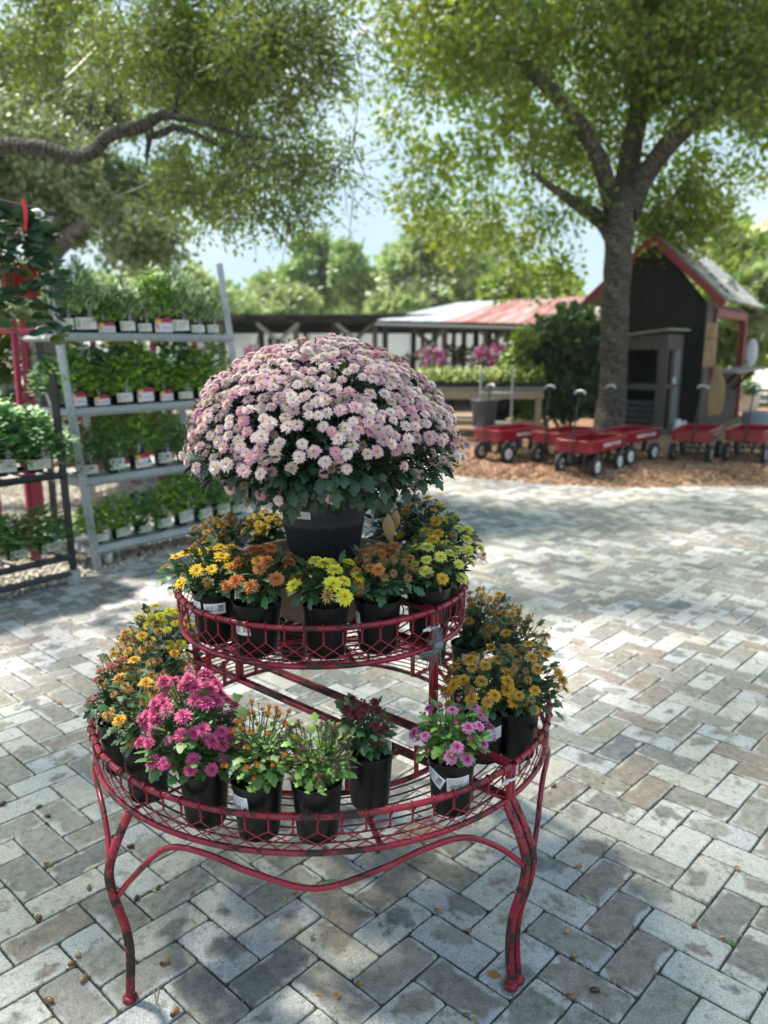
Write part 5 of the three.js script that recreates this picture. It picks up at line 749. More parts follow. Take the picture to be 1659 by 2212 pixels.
{ // the trees beyond the sheds
  const far = (px, top, bot, z, w, label, cols, n, opt = {}) => {
    const base = deep(px, 744, z).setY(0), t = thing('background_tree', label, 'tree', base), hT = deep(px, top, z).y, hB = Math.max(0.8, deep(px, bot, z).y), W = w * z / FOC;
    mesh('trunk', taper([V(0, -0.2, 0), V(W * 0.03, hT * 0.4, 0), V(-W * 0.02, hT * 0.85, 0)], [0.03 * hT, 0.02 * hT, 0.006 * hT], 10), bark, t);
    for (let k = 0; k < 4; k++) { const a = rr(0, 6.28), h = lerp(hB, hT, rr(0.1, 0.6)); mesh('limb', taper([V(0, h, 0), V(Math.cos(a) * W * 0.3, h + hT * 0.1, Math.sin(a) * W * 0.3), V(Math.cos(a) * W * 0.6, h + hT * 0.16, Math.sin(a) * W * 0.5)], [0.012 * hT, 0.008 * hT, 0.003 * hT], 8), bark, t); }
    const B = []; const nb = opt.nb ?? 12; for (let k = 0; k < nb; k++) { const f = (k + 0.5) / nb, y = lerp(hB, hT * 0.95, f), sp = W * (opt.cone ? (1 - f) * 0.9 + 0.08 : Math.sin(Math.PI * clamp(f * 0.85 + 0.12, 0, 1))), a = k * 2.4; B.push([base.clone().add(V(Math.cos(a) * sp * 0.6, y, Math.sin(a) * sp * 0.5)), Math.max(W * 0.3, sp * 0.55) * (opt.puff ?? 1), 0.62]); }
    crown(t, B, Math.round(n * 0.62), CL_FAR, cols, { freq: opt.freq ?? 0.35, cut: opt.cut ?? -0.05, alt: 0.25 });
  };
  srand(720);
  const pine = [[0.32, 0.45, 0.15], [0.37, 0.49, 0.16]], pale = [[0.4, 0.5, 0.2], [0.45, 0.54, 0.21]], bright = [[0.36, 0.48, 0.08], [0.43, 0.53, 0.09]];  // distance haze is put into these leaf colours as paler greens
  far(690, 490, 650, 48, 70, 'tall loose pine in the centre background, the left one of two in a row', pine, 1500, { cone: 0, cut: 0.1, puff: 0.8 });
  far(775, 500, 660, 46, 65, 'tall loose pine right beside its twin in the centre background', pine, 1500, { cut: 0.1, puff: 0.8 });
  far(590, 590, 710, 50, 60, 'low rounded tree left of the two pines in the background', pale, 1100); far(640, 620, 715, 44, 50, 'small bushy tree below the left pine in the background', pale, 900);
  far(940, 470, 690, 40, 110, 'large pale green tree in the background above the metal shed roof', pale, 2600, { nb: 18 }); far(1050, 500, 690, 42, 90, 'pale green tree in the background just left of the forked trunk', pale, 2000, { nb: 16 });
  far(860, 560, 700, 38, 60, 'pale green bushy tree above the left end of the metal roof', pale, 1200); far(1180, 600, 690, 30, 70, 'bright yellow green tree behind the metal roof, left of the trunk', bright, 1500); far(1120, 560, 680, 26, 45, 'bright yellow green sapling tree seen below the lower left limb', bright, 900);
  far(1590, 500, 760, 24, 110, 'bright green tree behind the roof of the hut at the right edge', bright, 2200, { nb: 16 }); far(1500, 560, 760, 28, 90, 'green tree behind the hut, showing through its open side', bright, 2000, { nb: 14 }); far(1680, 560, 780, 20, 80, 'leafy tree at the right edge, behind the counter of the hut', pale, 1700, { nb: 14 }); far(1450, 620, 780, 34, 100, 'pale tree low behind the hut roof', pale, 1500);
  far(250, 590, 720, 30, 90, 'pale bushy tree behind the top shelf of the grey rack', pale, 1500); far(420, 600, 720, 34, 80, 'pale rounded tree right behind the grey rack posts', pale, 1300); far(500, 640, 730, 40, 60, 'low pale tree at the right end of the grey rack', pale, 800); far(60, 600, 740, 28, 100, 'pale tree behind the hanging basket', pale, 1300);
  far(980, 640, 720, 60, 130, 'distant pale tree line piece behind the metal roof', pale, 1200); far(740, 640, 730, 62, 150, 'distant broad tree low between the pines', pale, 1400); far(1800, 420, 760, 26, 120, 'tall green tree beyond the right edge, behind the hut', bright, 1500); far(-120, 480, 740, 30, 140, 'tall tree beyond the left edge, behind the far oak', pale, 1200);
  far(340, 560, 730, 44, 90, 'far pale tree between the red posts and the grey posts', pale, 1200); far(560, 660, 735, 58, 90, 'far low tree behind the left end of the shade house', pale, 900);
}

// ---------------------------------------------------------------- the hut
const woodTex = (base, k = 1) => { const h = new Float32Array(256 * 256); return std([1, 1, 1], 0.85, { map: tex(256, 256, (x, y, o) => { const n = fbm(x / 5, y / 60, 51, 4), m = fbm(x / 30, y / 30, 8, 3), v = 0.6 + 0.5 * n + 0.4 * (m - 0.4); for (let c = 0; c < 3; c++) o[c] = base[c] * v; h[y * 256 + x] = n; }, true, 2, 1), bumpMap: tex(128, 128, (x, y, o) => { o[0] = o[1] = o[2] = fbm(x / 3, y / 30, 42, 3); }, false, 2, 1), bumpScale: 0.004 * k }); };
const hutDark = woodTex([0.014, 0.0115, 0.011]), hutSide = woodTex([0.165, 0.135, 0.125]), hutRed = std([0.21, 0.022, 0.024], 0.6), cabWood = woodTex([0.1, 0.078, 0.07]), greyWood = woodTex([0.28, 0.25, 0.21]), paleWood = woodTex([0.34, 0.27, 0.18]);
{
  const t = thing('wooden_hut', 'small dark wooden hut with red trim and a grey shingle roof behind the wagons', 'hut', V(5.2, 0, -13.1), -33 * RAD); t.scale.set(0.885, 1.045, 1.05);
  const roofH = (x) => 2.04 + 1.0 * (1 - Math.abs(x + 1)), prism = (x0, x1, y0, y1a, y1b, d, z) => { const s = new THREE.Shape([[x0, y0], [x1, y0], [x1, y1b], [x0, y1a]].map(([x, y]) => new THREE.Vector2(x, y))), g = new THREE.ExtrudeGeometry(s, { depth: d, bevelEnabled: false }); g.translate(0, 0, z); return g; };
  for (let k = 0; k < 10; k++) { const x0 = -2 + k * 0.2, x1 = x0 + 0.194; mesh('wall_plank', prism(x0, x1, 0, roofH(x0) - 0.03, roofH(x1) - 0.03, 0.03, -0.03), hutDark, t); if (k) mesh('batten', prism(x0 - 0.024, x0 + 0.016, 0, roofH(x0) - 0.04, roofH(x0) - 0.04, 0.02, 0.0), hutDark, t); }
  for (let k = 0; k < 16; k++) { const z = -0.1 - k * 0.2, tall = k < 2; mesh('wall_plank', box(0.03, tall ? 2.0 : 0.93, 0.195, -0.015, tall ? 1.0 : 0.465, z), hutSide, t); mesh('batten', box(0.024, tall ? 2.0 : 0.93, 0.045, 0.012, tall ? 1.0 : 0.465, z - 0.1), hutSide, t); }
  for (let k = 0; k < 14; k++) mesh('wall_plank', box(0.03, 0.12, 0.2, -0.015, 1.98, -0.5 - k * 0.2), hutSide, t);
  mesh('corner_board', box(0.05, 2.02, 0.09, 0.012, 1.01, 0.012), hutSide, t);
  for (let k = 0; k < 16; k++) mesh('wall_plank', box(0.03, 0.9, 0.19, -1.985, 0.45, -0.12 - k * 0.2), hutDark, t);
  for (const z of [-0.03, -1.6, -3.2]) mesh('post', box(0.09, 2.02, 0.09, -1.95, 1.01, z - 0.05), hutDark, t);
  mesh('opening_frame', box(0.1, 0.13, 2.75, 0.02, 1.9, -1.82), hutRed, t); mesh('opening_frame', box(0.1, 0.95, 0.1, 0.021, 1.37, -0.45), hutRed, t); mesh('opening_frame', box(0.14, 1.86, 0.14, 0.0, 0.93, -3.2), hutRed, t);
  mesh('counter', box(0.5, 0.045, 2.9, 0.24, 0.97, -1.95), greyWood, t);
  for (const z of [-0.9, -2.6]) { mesh('bracket', bar(V(0.02, 0.6, z), V(0.4, 0.94, z), 0.05, 0.05), hutDark, t); }
  // roof: boarding, courses of single shingles on the slope in view, red barge boards
  const ridge = V(-1, 3.07, 0), sl = V(1.3, -1.0, 0).normalize(), L = 1.66, nrm = V(sl.y * -1, sl.x, 0).normalize();
  for (const s of [1, -1]) { const g = box(L, 0.03, 3.6, L / 2, 0, -1.6); const q = new THREE.Matrix4().makeBasis(V(sl.x * s, sl.y, 0), V(-sl.y * s * 1, sl.x, 0).normalize(), V(0, 0, s)).setPosition(s > 0 ? ridge : V(-1, 3.068, -3.2)); g.applyMatrix4(q); mesh('roof_boards', g, greyWood, t); }
  srand(801); const shingle = [0, 1, 2].map(() => box(0.19, 0.012, 0.222)), sm = [[0.42, 0.41, 0.385], [0.36, 0.35, 0.325], [0.48, 0.47, 0.44], [0.27, 0.265, 0.24]].map((c) => woodTex(c, 0.5));
  for (let r = 0; r < 14; r++) for (let c = 0; c < 16; c++) { const o = mesh('shingle', pick(shingle), pick(sm), t), d = 0.08 + r * 0.116, z = 0.1 - c * 0.226 - (r % 2) * 0.113; o.position.copy(ridge).addScaledVector(sl, d).addScaledVector(nrm, 0.03).setZ(z); o.rotation.set(0, rr(-0.02, 0.02), Math.atan2(sl.y, sl.x) + 0.07 + rr(-0.015, 0.015)); }
  mesh('barge_board', bar(V(-1, 3.0, 0.24), V(0.32, 1.985, 0.24), 0.105, 0.035), hutRed, t); mesh('barge_board', bar(V(-1.0, 3.0, 0.243), V(-2.32, 1.985, 0.243), 0.105, 0.035), hutRed, t);
  mesh('ridge_cap', box(0.16, 0.03, 3.65, -1, 3.105, -1.6), greyWood, t);
  for (const [d, z, s] of [[0.75, -0.9, 0.16], [1.05, -0.75, 0.1], [1.2, -1.95, 0.15], [1.42, -0.5, 0.12], [0.4, -0.4, 0.09], [1.0, -2.6, 0.1]]) { const a = new Acc(); for (let k = 0; k < 90; k++) { const w = rr(0, 6.28), q = Math.sqrt(rnd()); a.add(pick(NARROW), leafM(V(Math.cos(w) * q * s, 0, Math.sin(w) * q * s * 1.4), V(rr(-1, 1), rr(0.3, 1), rr(-1, 1)), 0.05), [0.02, 0.028, 0.014]); } const o = mesh('moss', a.build(), leafMat, t); o.position.copy(ridge).addScaledVector(sl, d).addScaledVector(nrm, 0.045).setZ(z); o.rotation.z = Math.atan2(sl.y, sl.x); }
}
{ // the open cabinet in front of the hut
  const t = thing('cabinet', 'dark brown open cabinet with a slanted board top between trunk and hut', 'cabinet', deep(1437, 744, 12.35).setY(0), -38 * RAD), W = 0.8, D = 0.8, Hh = 1.66;
  const b = (n, w, h, d, x, y, z, m = cabWood) => mesh(n, box(w, h, d, x, y, z), m, t);
  b('base_board', W, 0.1, D, -W / 2, 0.1, -D / 2); b('shelf', W - 0.02, 0.05, D - 0.02, -W / 2, 0.82, -D / 2); b('back_panel', W - 0.06, 1.5, 0.02, -W / 2, 0.85, -D + 0.02, hutDark); b('side_panel', 0.02, 1.5, D - 0.06, -W + 0.02, 0.85, -D / 2, hutDark);
  for (const x of [-0.045, -W + 0.045]) b('frame_post', 0.09, Hh - 0.1, 0.05, x, Hh / 2, 0.0); for (const y of [0.12, 0.82, 1.5]) b('frame_rail', W - 0.18, y > 1.4 ? 0.22 : 0.09, 0.045, -W / 2, y, 0.001);
  for (const z of [-0.09, -D * 0.5, -D + 0.04]) b('side_post', 0.045, Hh - 0.12, 0.07, -0.001, Hh / 2, z); for (const y of [0.12, 0.82, 1.5]) b('side_rail', 0.04, y > 1.4 ? 0.24 : 0.05, D - 0.12, -0.002, y, -D / 2);
  const g = box(W + 0.35, 0.03, D + 0.2, -W / 2 - 0.06, 0, -D / 2 + 0.04); g.rotateZ(0.12); g.translate(-0.02, Hh + 0.02, 0); mesh('roof_board', g, greyWood, t);
  mesh('glass_pane', box(0.006, 1.3, D / 2 - 0.1, 0.012, 0.8, -D * 0.75 + 0.02), phys([0.9, 0.95, 0.95], 0.03, { transmission: 0.85, thickness: 0 }), t);
  const c = thing('plastic_crate', 'dark slatted plastic crate on the bottom shelf of the brown cabinet', 'crate', deep(1398, 744, 12.72).setY(0.155), -38 * RAD), cm = std([0.03, 0.04, 0.05], 0.5);
  for (let k = 0; k < 5; k++) for (const z of [0.2, -0.2]) mesh('slat', box(0.48, 0.06, 0.015, 0, 0.05 + k * 0.09, z), cm, c); for (const x of [-0.235, -0.08, 0.08, 0.235]) for (const z of [0.188, -0.188]) mesh('upright', box(0.03, 0.46, 0.012, x, 0.23, z), cm, c); for (const x of [-0.24, 0.24]) for (let k = 0; k < 5; k++) mesh('slat', box(0.012, 0.06, 0.36, x, 0.05 + k * 0.09, 0), cm, c); mesh('bottom', box(0.47, 0.012, 0.36, 0, 0.01, 0), cm, c);
  for (const [px, py, z, s, col, label] of [[1455, 790, 12.7, 0.05, [0.35, 0.42, 0.48], 'small pale blue jar on the upper shelf of the brown cabinet'], [1464, 905, 12.7, 0.06, [0.7, 0.7, 0.68], 'white jar on the bottom shelf of the brown cabinet'], [1477, 912, 12.85, 0.045, [0.6, 0.6, 0.62], 'grey white pot beside the white jar in the brown cabinet']]) { const p = deep(px, py, z), y = py < 850 ? 0.846 : 0.152, j = thing('jar', label, 'jar', V(p.x, y, p.z)); mesh('body', lathe([[0, 0], [s, 0], [s * 1.05, s * 0.3], [s * 1.02, s * 1.8], [s * 0.8, s * 2.1], [s * 0.8, s * 2.3]], 20), std(col, 0.35), j); mesh('lid', lathe([[0, s * 2.5], [s * 0.86, s * 2.48], [s * 0.88, s * 2.25], [s * 0.8, s * 2.24]], 20), std(mul(col, 0.7), 0.4), j); }
  const sgn = thing('wooden_board', 'light tan wooden board hanging on the hut corner beside the red frame', 'board', deep(1535, 745, 12.75), -33 * RAD); const sp = new THREE.Shape(); sp.moveTo(-0.085, -0.34); sp.lineTo(0.085, -0.34); sp.lineTo(0.085, 0.33); sp.lineTo(-0.075, 0.33); const hole = new THREE.Path(); hole.absarc(0, 0.26, 0.018, 0, 6.28); sp.holes.push(hole);
  mesh('panel', new THREE.ExtrudeGeometry(sp, { depth: 0.022, bevelSize: 0.004, bevelThickness: 0.004, bevelSegments: 1 }), woodTex([0.5, 0.33, 0.17]), sgn); mesh('batten', box(0.17, 0.012, 0.01, 0, 0.1, 0.032), cabWood, sgn);
  const bag = thing('tan_bag', 'tan six-sided bag hanging on the hut wall under the wooden board', 'bag', deep(1546, 848, 12.62), -20 * RAD), bs = new THREE.Shape([[-0.05, 0.4], [0.05, 0.4], [0.07, 0.28], [0.2, 0.13], [0.2, -0.18], [0.12, -0.32], [-0.14, -0.35], [-0.2, -0.1], [-0.16, 0.12], [-0.07, 0.26]].map(([x, y]) => new THREE.Vector2(x * 0.5, y)));
  mesh('body', new THREE.ExtrudeGeometry(bs, { depth: 0.08, bevelSize: 0.03, bevelThickness: 0.03, bevelSegments: 3 }), woodTex([0.36, 0.24, 0.11], 2), bag); mesh('strap', tube([V(0, 0.38, 0.04), V(0.01, 0.5, 0.03), V(0, 0.62, 0.0)], 0.012, 10, 6), std([0.05, 0.04, 0.03], 0.8), bag);
  const wp = thing('white_plate', 'white oval plate fixed to the far red post of the hut', 'plate', deep(1624, 762, 15.0), -33 * RAD), pl = new THREE.SphereGeometry(1, 20, 12); pl.scale(0.1, 0.26, 0.035); mesh('face', pl, std([0.72, 0.74, 0.74], 0.4), wp); mesh('edge', tube([...Array(20)].map((_, k) => V(Math.cos(k / 20 * 6.283) * 0.1, Math.sin(k / 20 * 6.283) * 0.26, 0)), 0.008, 40, 6, true), std([0.5, 0.5, 0.5], 0.5), wp);
  for (const [px, z, r, h, c, label] of [[1648, 12.95, 0.21, 0.4, [0.24, 0.27, 0.3], 'big grey round planter at the right edge behind the hut'], [1628, 17, 0.22, 0.42, [0.6, 0.58, 0.5], 'cream planter beside the big grey one at the right edge']]) { const q = thing('planter', label, 'planter', deep(px, 744, z).setY(0)); mesh('tub', lathe([[0, 0.02], [r * 0.7, 0], [r * 0.95, h * 0.5], [r, h * 0.9], [r * 1.06, h * 0.93], [r * 1.05, h], [r * 0.9, h * 0.98], [r * 0.88, h * 0.8], [0, h * 0.78]], 32), std(c, 0.6), q); if (px === 1648) continue; const a = new Acc(); srand(px); for (let k = 0; k < 200; k++) { const w = rr(0, 6.28), d = rr(0, 1); a.add(pick(OVAL), leafM(V(Math.cos(w) * d * r, h + rr(0, 0.25), Math.sin(w) * d * r), V(Math.cos(w), rr(0, 1.5), Math.sin(w)), rr(0.08, 0.14)), [0.1, 0.18, 0.03]); } stuff(mesh('foliage', a.build(), leafMat, q)); }
}
// ---------------------------------------------------------------- the red wagons
{
  const red = std([0.24, 0.008, 0.016], 0.28), black = std([0.012, 0.013, 0.016], 0.45), rubber = std([0.016, 0.018, 0.021], 0.75), white = std([0.74, 0.74, 0.72], 0.4), steel = std([0.3, 0.32, 0.34], 0.4, { metalness: 0.6 });
  const letter = std([1, 1, 1], 0.35, { map: canvasTex(512, 96, (x, w, h) => { x.fillStyle = '#871019'; x.fillRect(0, 0, w, h); x.fillStyle = '#f1eeee'; x.font = 'italic bold 74px sans-serif'; x.fillText('RADIO FLYER', 14, 74, 484); }) });
  const tyre = new THREE.LatheGeometry([[0.066, -0.024], [0.088, -0.031], [0.106, -0.025], [0.115, -0.012], [0.115, 0.012], [0.106, 0.025], [0.088, 0.031], [0.066, 0.024]].map(([x, y]) => new THREE.Vector2(x, y)), 32); tyre.rotateZ(Math.PI / 2);
  const hub = new THREE.LatheGeometry([[0, -0.02], [0.064, -0.017], [0.07, -0.024], [0.07, 0.024], [0.062, 0.017], [0.03, 0.012], [0.024, 0.026], [0, 0.028]].map(([x, y]) => new THREE.Vector2(x, y)), 28); hub.rotateZ(-Math.PI / 2);
  const rr2 = (w, l, r) => { const s = new THREE.Shape(), x = w / 2, y = l / 2; s.moveTo(-x + r, -y); s.lineTo(x - r, -y); s.quadraticCurveTo(x, -y, x, -y + r); s.lineTo(x, y - r); s.quadraticCurveTo(x, y, x - r, y); s.lineTo(-x + r, y); s.quadraticCurveTo(-x, y, -x, y - r); s.lineTo(-x, -y + r); s.quadraticCurveTo(-x, -y, -x + r, -y); return s; };
  const wall = (() => { const s = rr2(0.43, 0.88, 0.05); s.holes.push(rr2(0.42, 0.87, 0.045)); const g = new THREE.ExtrudeGeometry(s, { depth: 0.125, bevelEnabled: false, curveSegments: 6 }); g.rotateX(-Math.PI / 2); g.translate(0, 0.27, 0); const fl = new THREE.ExtrudeGeometry(rr2(0.424, 0.874, 0.048), { depth: 0.008, bevelEnabled: false }); fl.rotateX(-Math.PI / 2); fl.translate(0, 0.272, 0); return merge([g, fl]); })();
  const lip = (() => { const p = rr2(0.445, 0.895, 0.055).getSpacedPoints(70).slice(0, -1).map((q) => V(q.x, 0.395, q.y)); return new THREE.TubeGeometry(new THREE.CatmullRomCurve3(p, true, 'catmullrom', 0.2), 140, 0.0105, 6, true); })();
  const proto = thing('toy_wagon', 'x', 'wagon', V());
  const body = mesh('body', wall, red, proto); mesh('rim_lip', lip, red, body);
  for (const s of [1, -1]) { const g = new THREE.PlaneGeometry(0.5, 0.075); g.rotateY(s * Math.PI / 2); mesh('lettering', g, letter, proto).position.set(s * 0.2165, 0.335, -0.1); }
  for (const z of [0.29, -0.29]) { mesh('axle', bar(V(-0.235, 0.115, z), V(0.235, 0.115, z), 0.02, 0.02), black, proto); mesh('bolster', merge([box(0.26, 0.03, 0.1, 0, 0.257, z), bar(V(-0.07, 0.12, z), V(-0.1, 0.25, z), 0.03, 0.05), bar(V(0.07, 0.12, z), V(0.1, 0.25, z), 0.03, 0.05)]), black, proto);
    for (const s of [1, -1]) { const w = mesh('wheel', tyre, rubber, proto); w.position.set(s * 0.215, 0.116, z); const h = mesh('wheel_rim', hub, white, w); if (s < 0) h.rotation.y = Math.PI; const c = mesh('wheel_rim', lathe([[0, 0], [0.014, 0], [0.012, 0.006], [0, 0.008]], 12), red, w); c.geometry.rotateZ(-Math.PI / 2 * s); c.position.x = 0.026 * s; } }
  mesh('handle', tube([V(0, 0.125, 0.31), V(0.0, 0.17, 0.45), V(0.008, 0.3, 0.475), V(0.02, 0.6, 0.45), V(0.035, 0.9, 0.40)], 0.0095, 24, 8), black, proto);
  mesh('grip', tube([V(-0.025, 0.9, 0.4), V(-0.012, 0.925, 0.4), V(0.035, 0.935, 0.395), V(0.085, 0.925, 0.395), V(0.095, 0.9, 0.4)], 0.014, 12, 7), steel, proto);
  const place = [[1.57, -9.83, -50, 'red toy wagon at the left end of the row, half behind the pink mum'], [2.2, -9.58, -42, 'red toy wagon tucked behind the foremost one'], [2.34, -8.93, -40, 'foremost red toy wagon, nearest the pavers, with big white wheel hubs'], [2.95, -9.62, -46, 'red toy wagon standing right of the foremost one, in front of the cabinet'], [3.88, -9.8, -32, 'red toy wagon second from the right, with its handle straight up'], [4.55, -9.78, -36, 'red toy wagon at the right edge of the photo']];
  place.forEach(([x, z, a, label], k) => { const w = k ? proto.clone() : proto; if (k) { w.name = numbered('toy_wagon'); scene.add(w); } w.position.set(x, 0.062 - (k === 2 ? 0.02 : 0), z); w.rotation.y = a * RAD; tag(w, label, 'wagon', 'red toy wagons parked on the bark chips'); w.userData = { ...w.userData }; const lean = [0.02, 0.05, 0, 0.06, -0.07, -0.03][k]; for (const c of w.children) if (c.name === 'handle' || c.name === 'grip') c.rotation.z = lean; });
}
// ---------------------------------------------------------------- vines left of the trunk
{
  const base = deep(1205, 744, 13.4).setY(0), t = thing('climbing_vine', 'dense dark green vine thicket, sunlight painted into its left side, left of the tree trunk', 'vine', base); srand(830);
  for (let k = 0; k < 6; k++) mesh('stem', taper([V(rr(-0.4, 0.4), 0, rr(-0.2, 0.2)), V(rr(-0.4, 0.4), 0.8, 0), V(rr(-0.4, 0.4), 1.5, 0)], [0.03, 0.022, 0.012], 8), bark, t);
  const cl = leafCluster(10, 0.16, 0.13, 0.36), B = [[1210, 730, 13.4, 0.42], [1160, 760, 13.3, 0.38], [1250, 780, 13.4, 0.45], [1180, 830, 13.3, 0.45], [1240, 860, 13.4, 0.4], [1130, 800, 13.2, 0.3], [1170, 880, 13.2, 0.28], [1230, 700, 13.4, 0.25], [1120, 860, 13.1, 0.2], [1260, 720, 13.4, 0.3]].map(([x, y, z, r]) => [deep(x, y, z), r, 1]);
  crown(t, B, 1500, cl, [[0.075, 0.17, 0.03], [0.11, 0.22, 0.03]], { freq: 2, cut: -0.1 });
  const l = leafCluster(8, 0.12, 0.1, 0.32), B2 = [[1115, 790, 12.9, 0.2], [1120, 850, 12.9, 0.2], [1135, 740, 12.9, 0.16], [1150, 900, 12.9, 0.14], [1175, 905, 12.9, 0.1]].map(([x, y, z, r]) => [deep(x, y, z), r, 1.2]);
  crown(t, B2, 480, l, [[0.28, 0.4, 0.03], [0.36, 0.44, 0.05]], { freq: 2, cut: -0.3 });  // lighter leaf clusters: sunlight put into the colour of the left side
}

// ---------------------------------------------------------------- sheds, tables and plants in the middle distance
{
  const dk = std([0.02, 0.021, 0.022], 0.8), wood = woodTex([0.16, 0.13, 0.1]), lightWood = woodTex([0.36, 0.33, 0.29]);
  const t = thing('shade_house', 'long low shade house with dark posts and a black netting roof in the background', 'shade structure', deep(790, 744, 19).setY(0)), o = t.position;
  const D = (x, y, z) => deep(x, y, z).sub(o), top = 2.02;
  const px = [480, 565, 640, 725, 810, 893, 960, 1028, 1100];
  px.forEach((x, k) => { const b = deep(x, 744, 19).sub(o); b.y = 0; mesh('post', box(k === 3 ? 0.2 : 0.12, top, k === 3 ? 0.2 : 0.12, b.x, top / 2, b.z), k % 2 ? dk : wood, t); const w = k % 2 ? 0.9 : -0.9; mesh('brace', bar(V(b.x, 1.2, b.z + 0.08), V(b.x + w, 1.95, b.z + 0.08), 0.09, 0.05), k % 3 ? lightWood : wood, t); const c = deep(x + 20, 744, 26).sub(o); mesh('post', box(0.12, top, 0.12, c.x, top / 2, c.z), wood, t); });
  mesh('beam', bar(D(430, 694, 19), D(700, 693, 19), 0.1, 0.14), dk, t); mesh('beam', bar(D(680, 690, 18.9), D(1110, 698, 18.9), 0.12, 0.14), dk, t);
  for (let k = 0; k < 8; k++) mesh('rafter', bar(D(440 + k * 90, 696, 19).setY(top + 0.05), D(560 + k * 62, 722, 34).setY(top + 0.05), 0.06, 0.1), wood, t);
  mesh('netting', box(18, 0.02, 13, 0.5, top + 0.12, -6.2), phys([0.04, 0.043, 0.048], 0.9, { transmission: 0.2, thickness: 0 }), t); mesh('netting_drape', box(18, 0.3, 0.015, 0.5, top - 0.06, -6.8), phys([0.05, 0.054, 0.06], 0.9, { transmission: 0.3, thickness: 0 }), t);
  const g = thing('greenhouse', 'white plastic covered greenhouse seen through the shade house', 'greenhouse', V(0, 0, -33)); const skin = phys([0.86, 0.88, 0.88], 0.9, { side: THREE.DoubleSide, transmission: 0.6, thickness: 0 });
  { const a = []; for (let k = 0; k <= 16; k++) { const w = k / 16 * Math.PI; a.push(new THREE.Vector2(Math.cos(w) * 2.6, Math.sin(w) * 1.5 + 0.8)); } a.push(new THREE.Vector2(-2.6, 0)); a.unshift(new THREE.Vector2(2.6, 0)); const eg = new THREE.ExtrudeGeometry(new THREE.Shape(a), { depth: 26, bevelEnabled: false, curveSegments: 4 }); eg.rotateY(Math.PI / 2); eg.translate(-13, 0, 0); mesh('plastic_cover', eg, skin, g); for (let k = 0; k < 14; k++) { mesh('hoop', tube(a.slice(1, -1).map((v) => V(-12.6 + k * 1.95, v.y + 0.02, v.x * 1.008)), 0.03, 24, 5), std([0.4, 0.42, 0.44], 0.5), g); } }
  // metal roofed shed
  const s = thing('open_shed', 'open shed with a sloping metal roof, silver at the left, rusty red at the right', 'shed', deep(1050, 744, 17).setY(0)), so = s.position, S = (x, y, z) => deep(x, y, z).sub(so);
  const eL = S(812, 693, 18.5), eR = S(1300, 704, 15.2), rL = S(990, 655, 21.5), rR = S(1310, 638, 18.2), N = 12;
  const roofTex = (a, b) => std([1, 1, 1], 0.85, { map: tex(256, 256, (x, y, o) => { const n = fbm(x / 12, y / 70, 21, 4), m = fbm(x / 40 + 7, y / 40, 6, 4); o[0] = a[0]; o[1] = a[1]; o[2] = a[2]; mix3(o, b, smoothstep(n * 0.6 + m * 0.5, 0.5, 0.68)); }, true, 1, 1) });
  const silver = roofTex([0.30, 0.33, 0.35], [0.2, 0.22, 0.23]), redR = [roofTex([0.22, 0.09, 0.075], [0.3, 0.24, 0.22]), roofTex([0.19, 0.055, 0.046], [0.28, 0.19, 0.17]), roofTex([0.25, 0.13, 0.115], [0.31, 0.28, 0.265])]; srand(840);
  for (let k = 0; k < N; k++) { const f0 = k / N, f1 = (k + 1.03) / N, pos = [], uv = [], idx = [], R = 10; for (let i = 0; i <= R; i++) for (let j = 0; j <= 1; j++) { const f = lerp(f0, f1, i / R), p = eL.clone().lerp(eR, f).lerp(rL.clone().lerp(rR, f), j); p.y += (i % 2) * 0.025 + (k % 2) * 0.004; pos.push(p.x, p.y, p.z); uv.push(i / R, j); } for (let i = 0; i < R; i++) { const b = i * 2; idx.push(b, b + 2, b + 1, b + 1, b + 2, b + 3); } const gg = new THREE.BufferGeometry(); gg.setAttribute('position', new THREE.Float32BufferAttribute(pos, 3)); gg.setAttribute('uv', new THREE.Float32BufferAttribute(uv, 2)); gg.setIndex(idx); gg.computeVertexNormals(); const m = mesh('roof_sheet', gg, k < 4 ? silver : pick(redR), s); m.material.side = THREE.DoubleSide; }
  mesh('eave_beam', bar(eL.clone().add(V(0, -0.09, 0)), eR.clone().add(V(0, -0.09, 0)), 0.08, 0.12), dk, s);
  for (const f of [0.05, 0.3, 0.55, 0.8, 0.98]) { const a = eL.clone().lerp(eR, f), b = rL.clone().lerp(rR, f); mesh('post', box(0.12, a.y - 0.1, 0.12, a.x, (a.y - 0.1) / 2, a.z), dk, s); mesh('post', box(0.12, b.y - 0.1, 0.12, b.x, (b.y - 0.1) / 2, b.z), wood, s); mesh('rafter', bar(a.clone().add(V(0, -0.06, 0)), b.clone().add(V(0, -0.06, 0)), 0.06, 0.1), wood, s); }
  // flowering shrubs and tables
  const flowerBush = (px, py, z, r, label, cols, n = 420, sz = 0.06, y0 = 0) => { srand(px + py); const c = deep(px, py, z), q = thing('flowering_shrub', label, 'shrub', V(c.x, y0, c.z)), a = new Acc(), f = new Acc(); mesh('stem', taper([V(0, 0.1, 0), V(0.03, (c.y - y0) * 0.5, 0.02), V(0, c.y - y0, 0)], [0.03, 0.02, 0.01], 8), bark, q); mesh('pot', lathe([[0, 0], [0.12, 0], [0.16, 0.24], [0.17, 0.28], [0.15, 0.27], [0, 0.24]], 20), potMat, q);
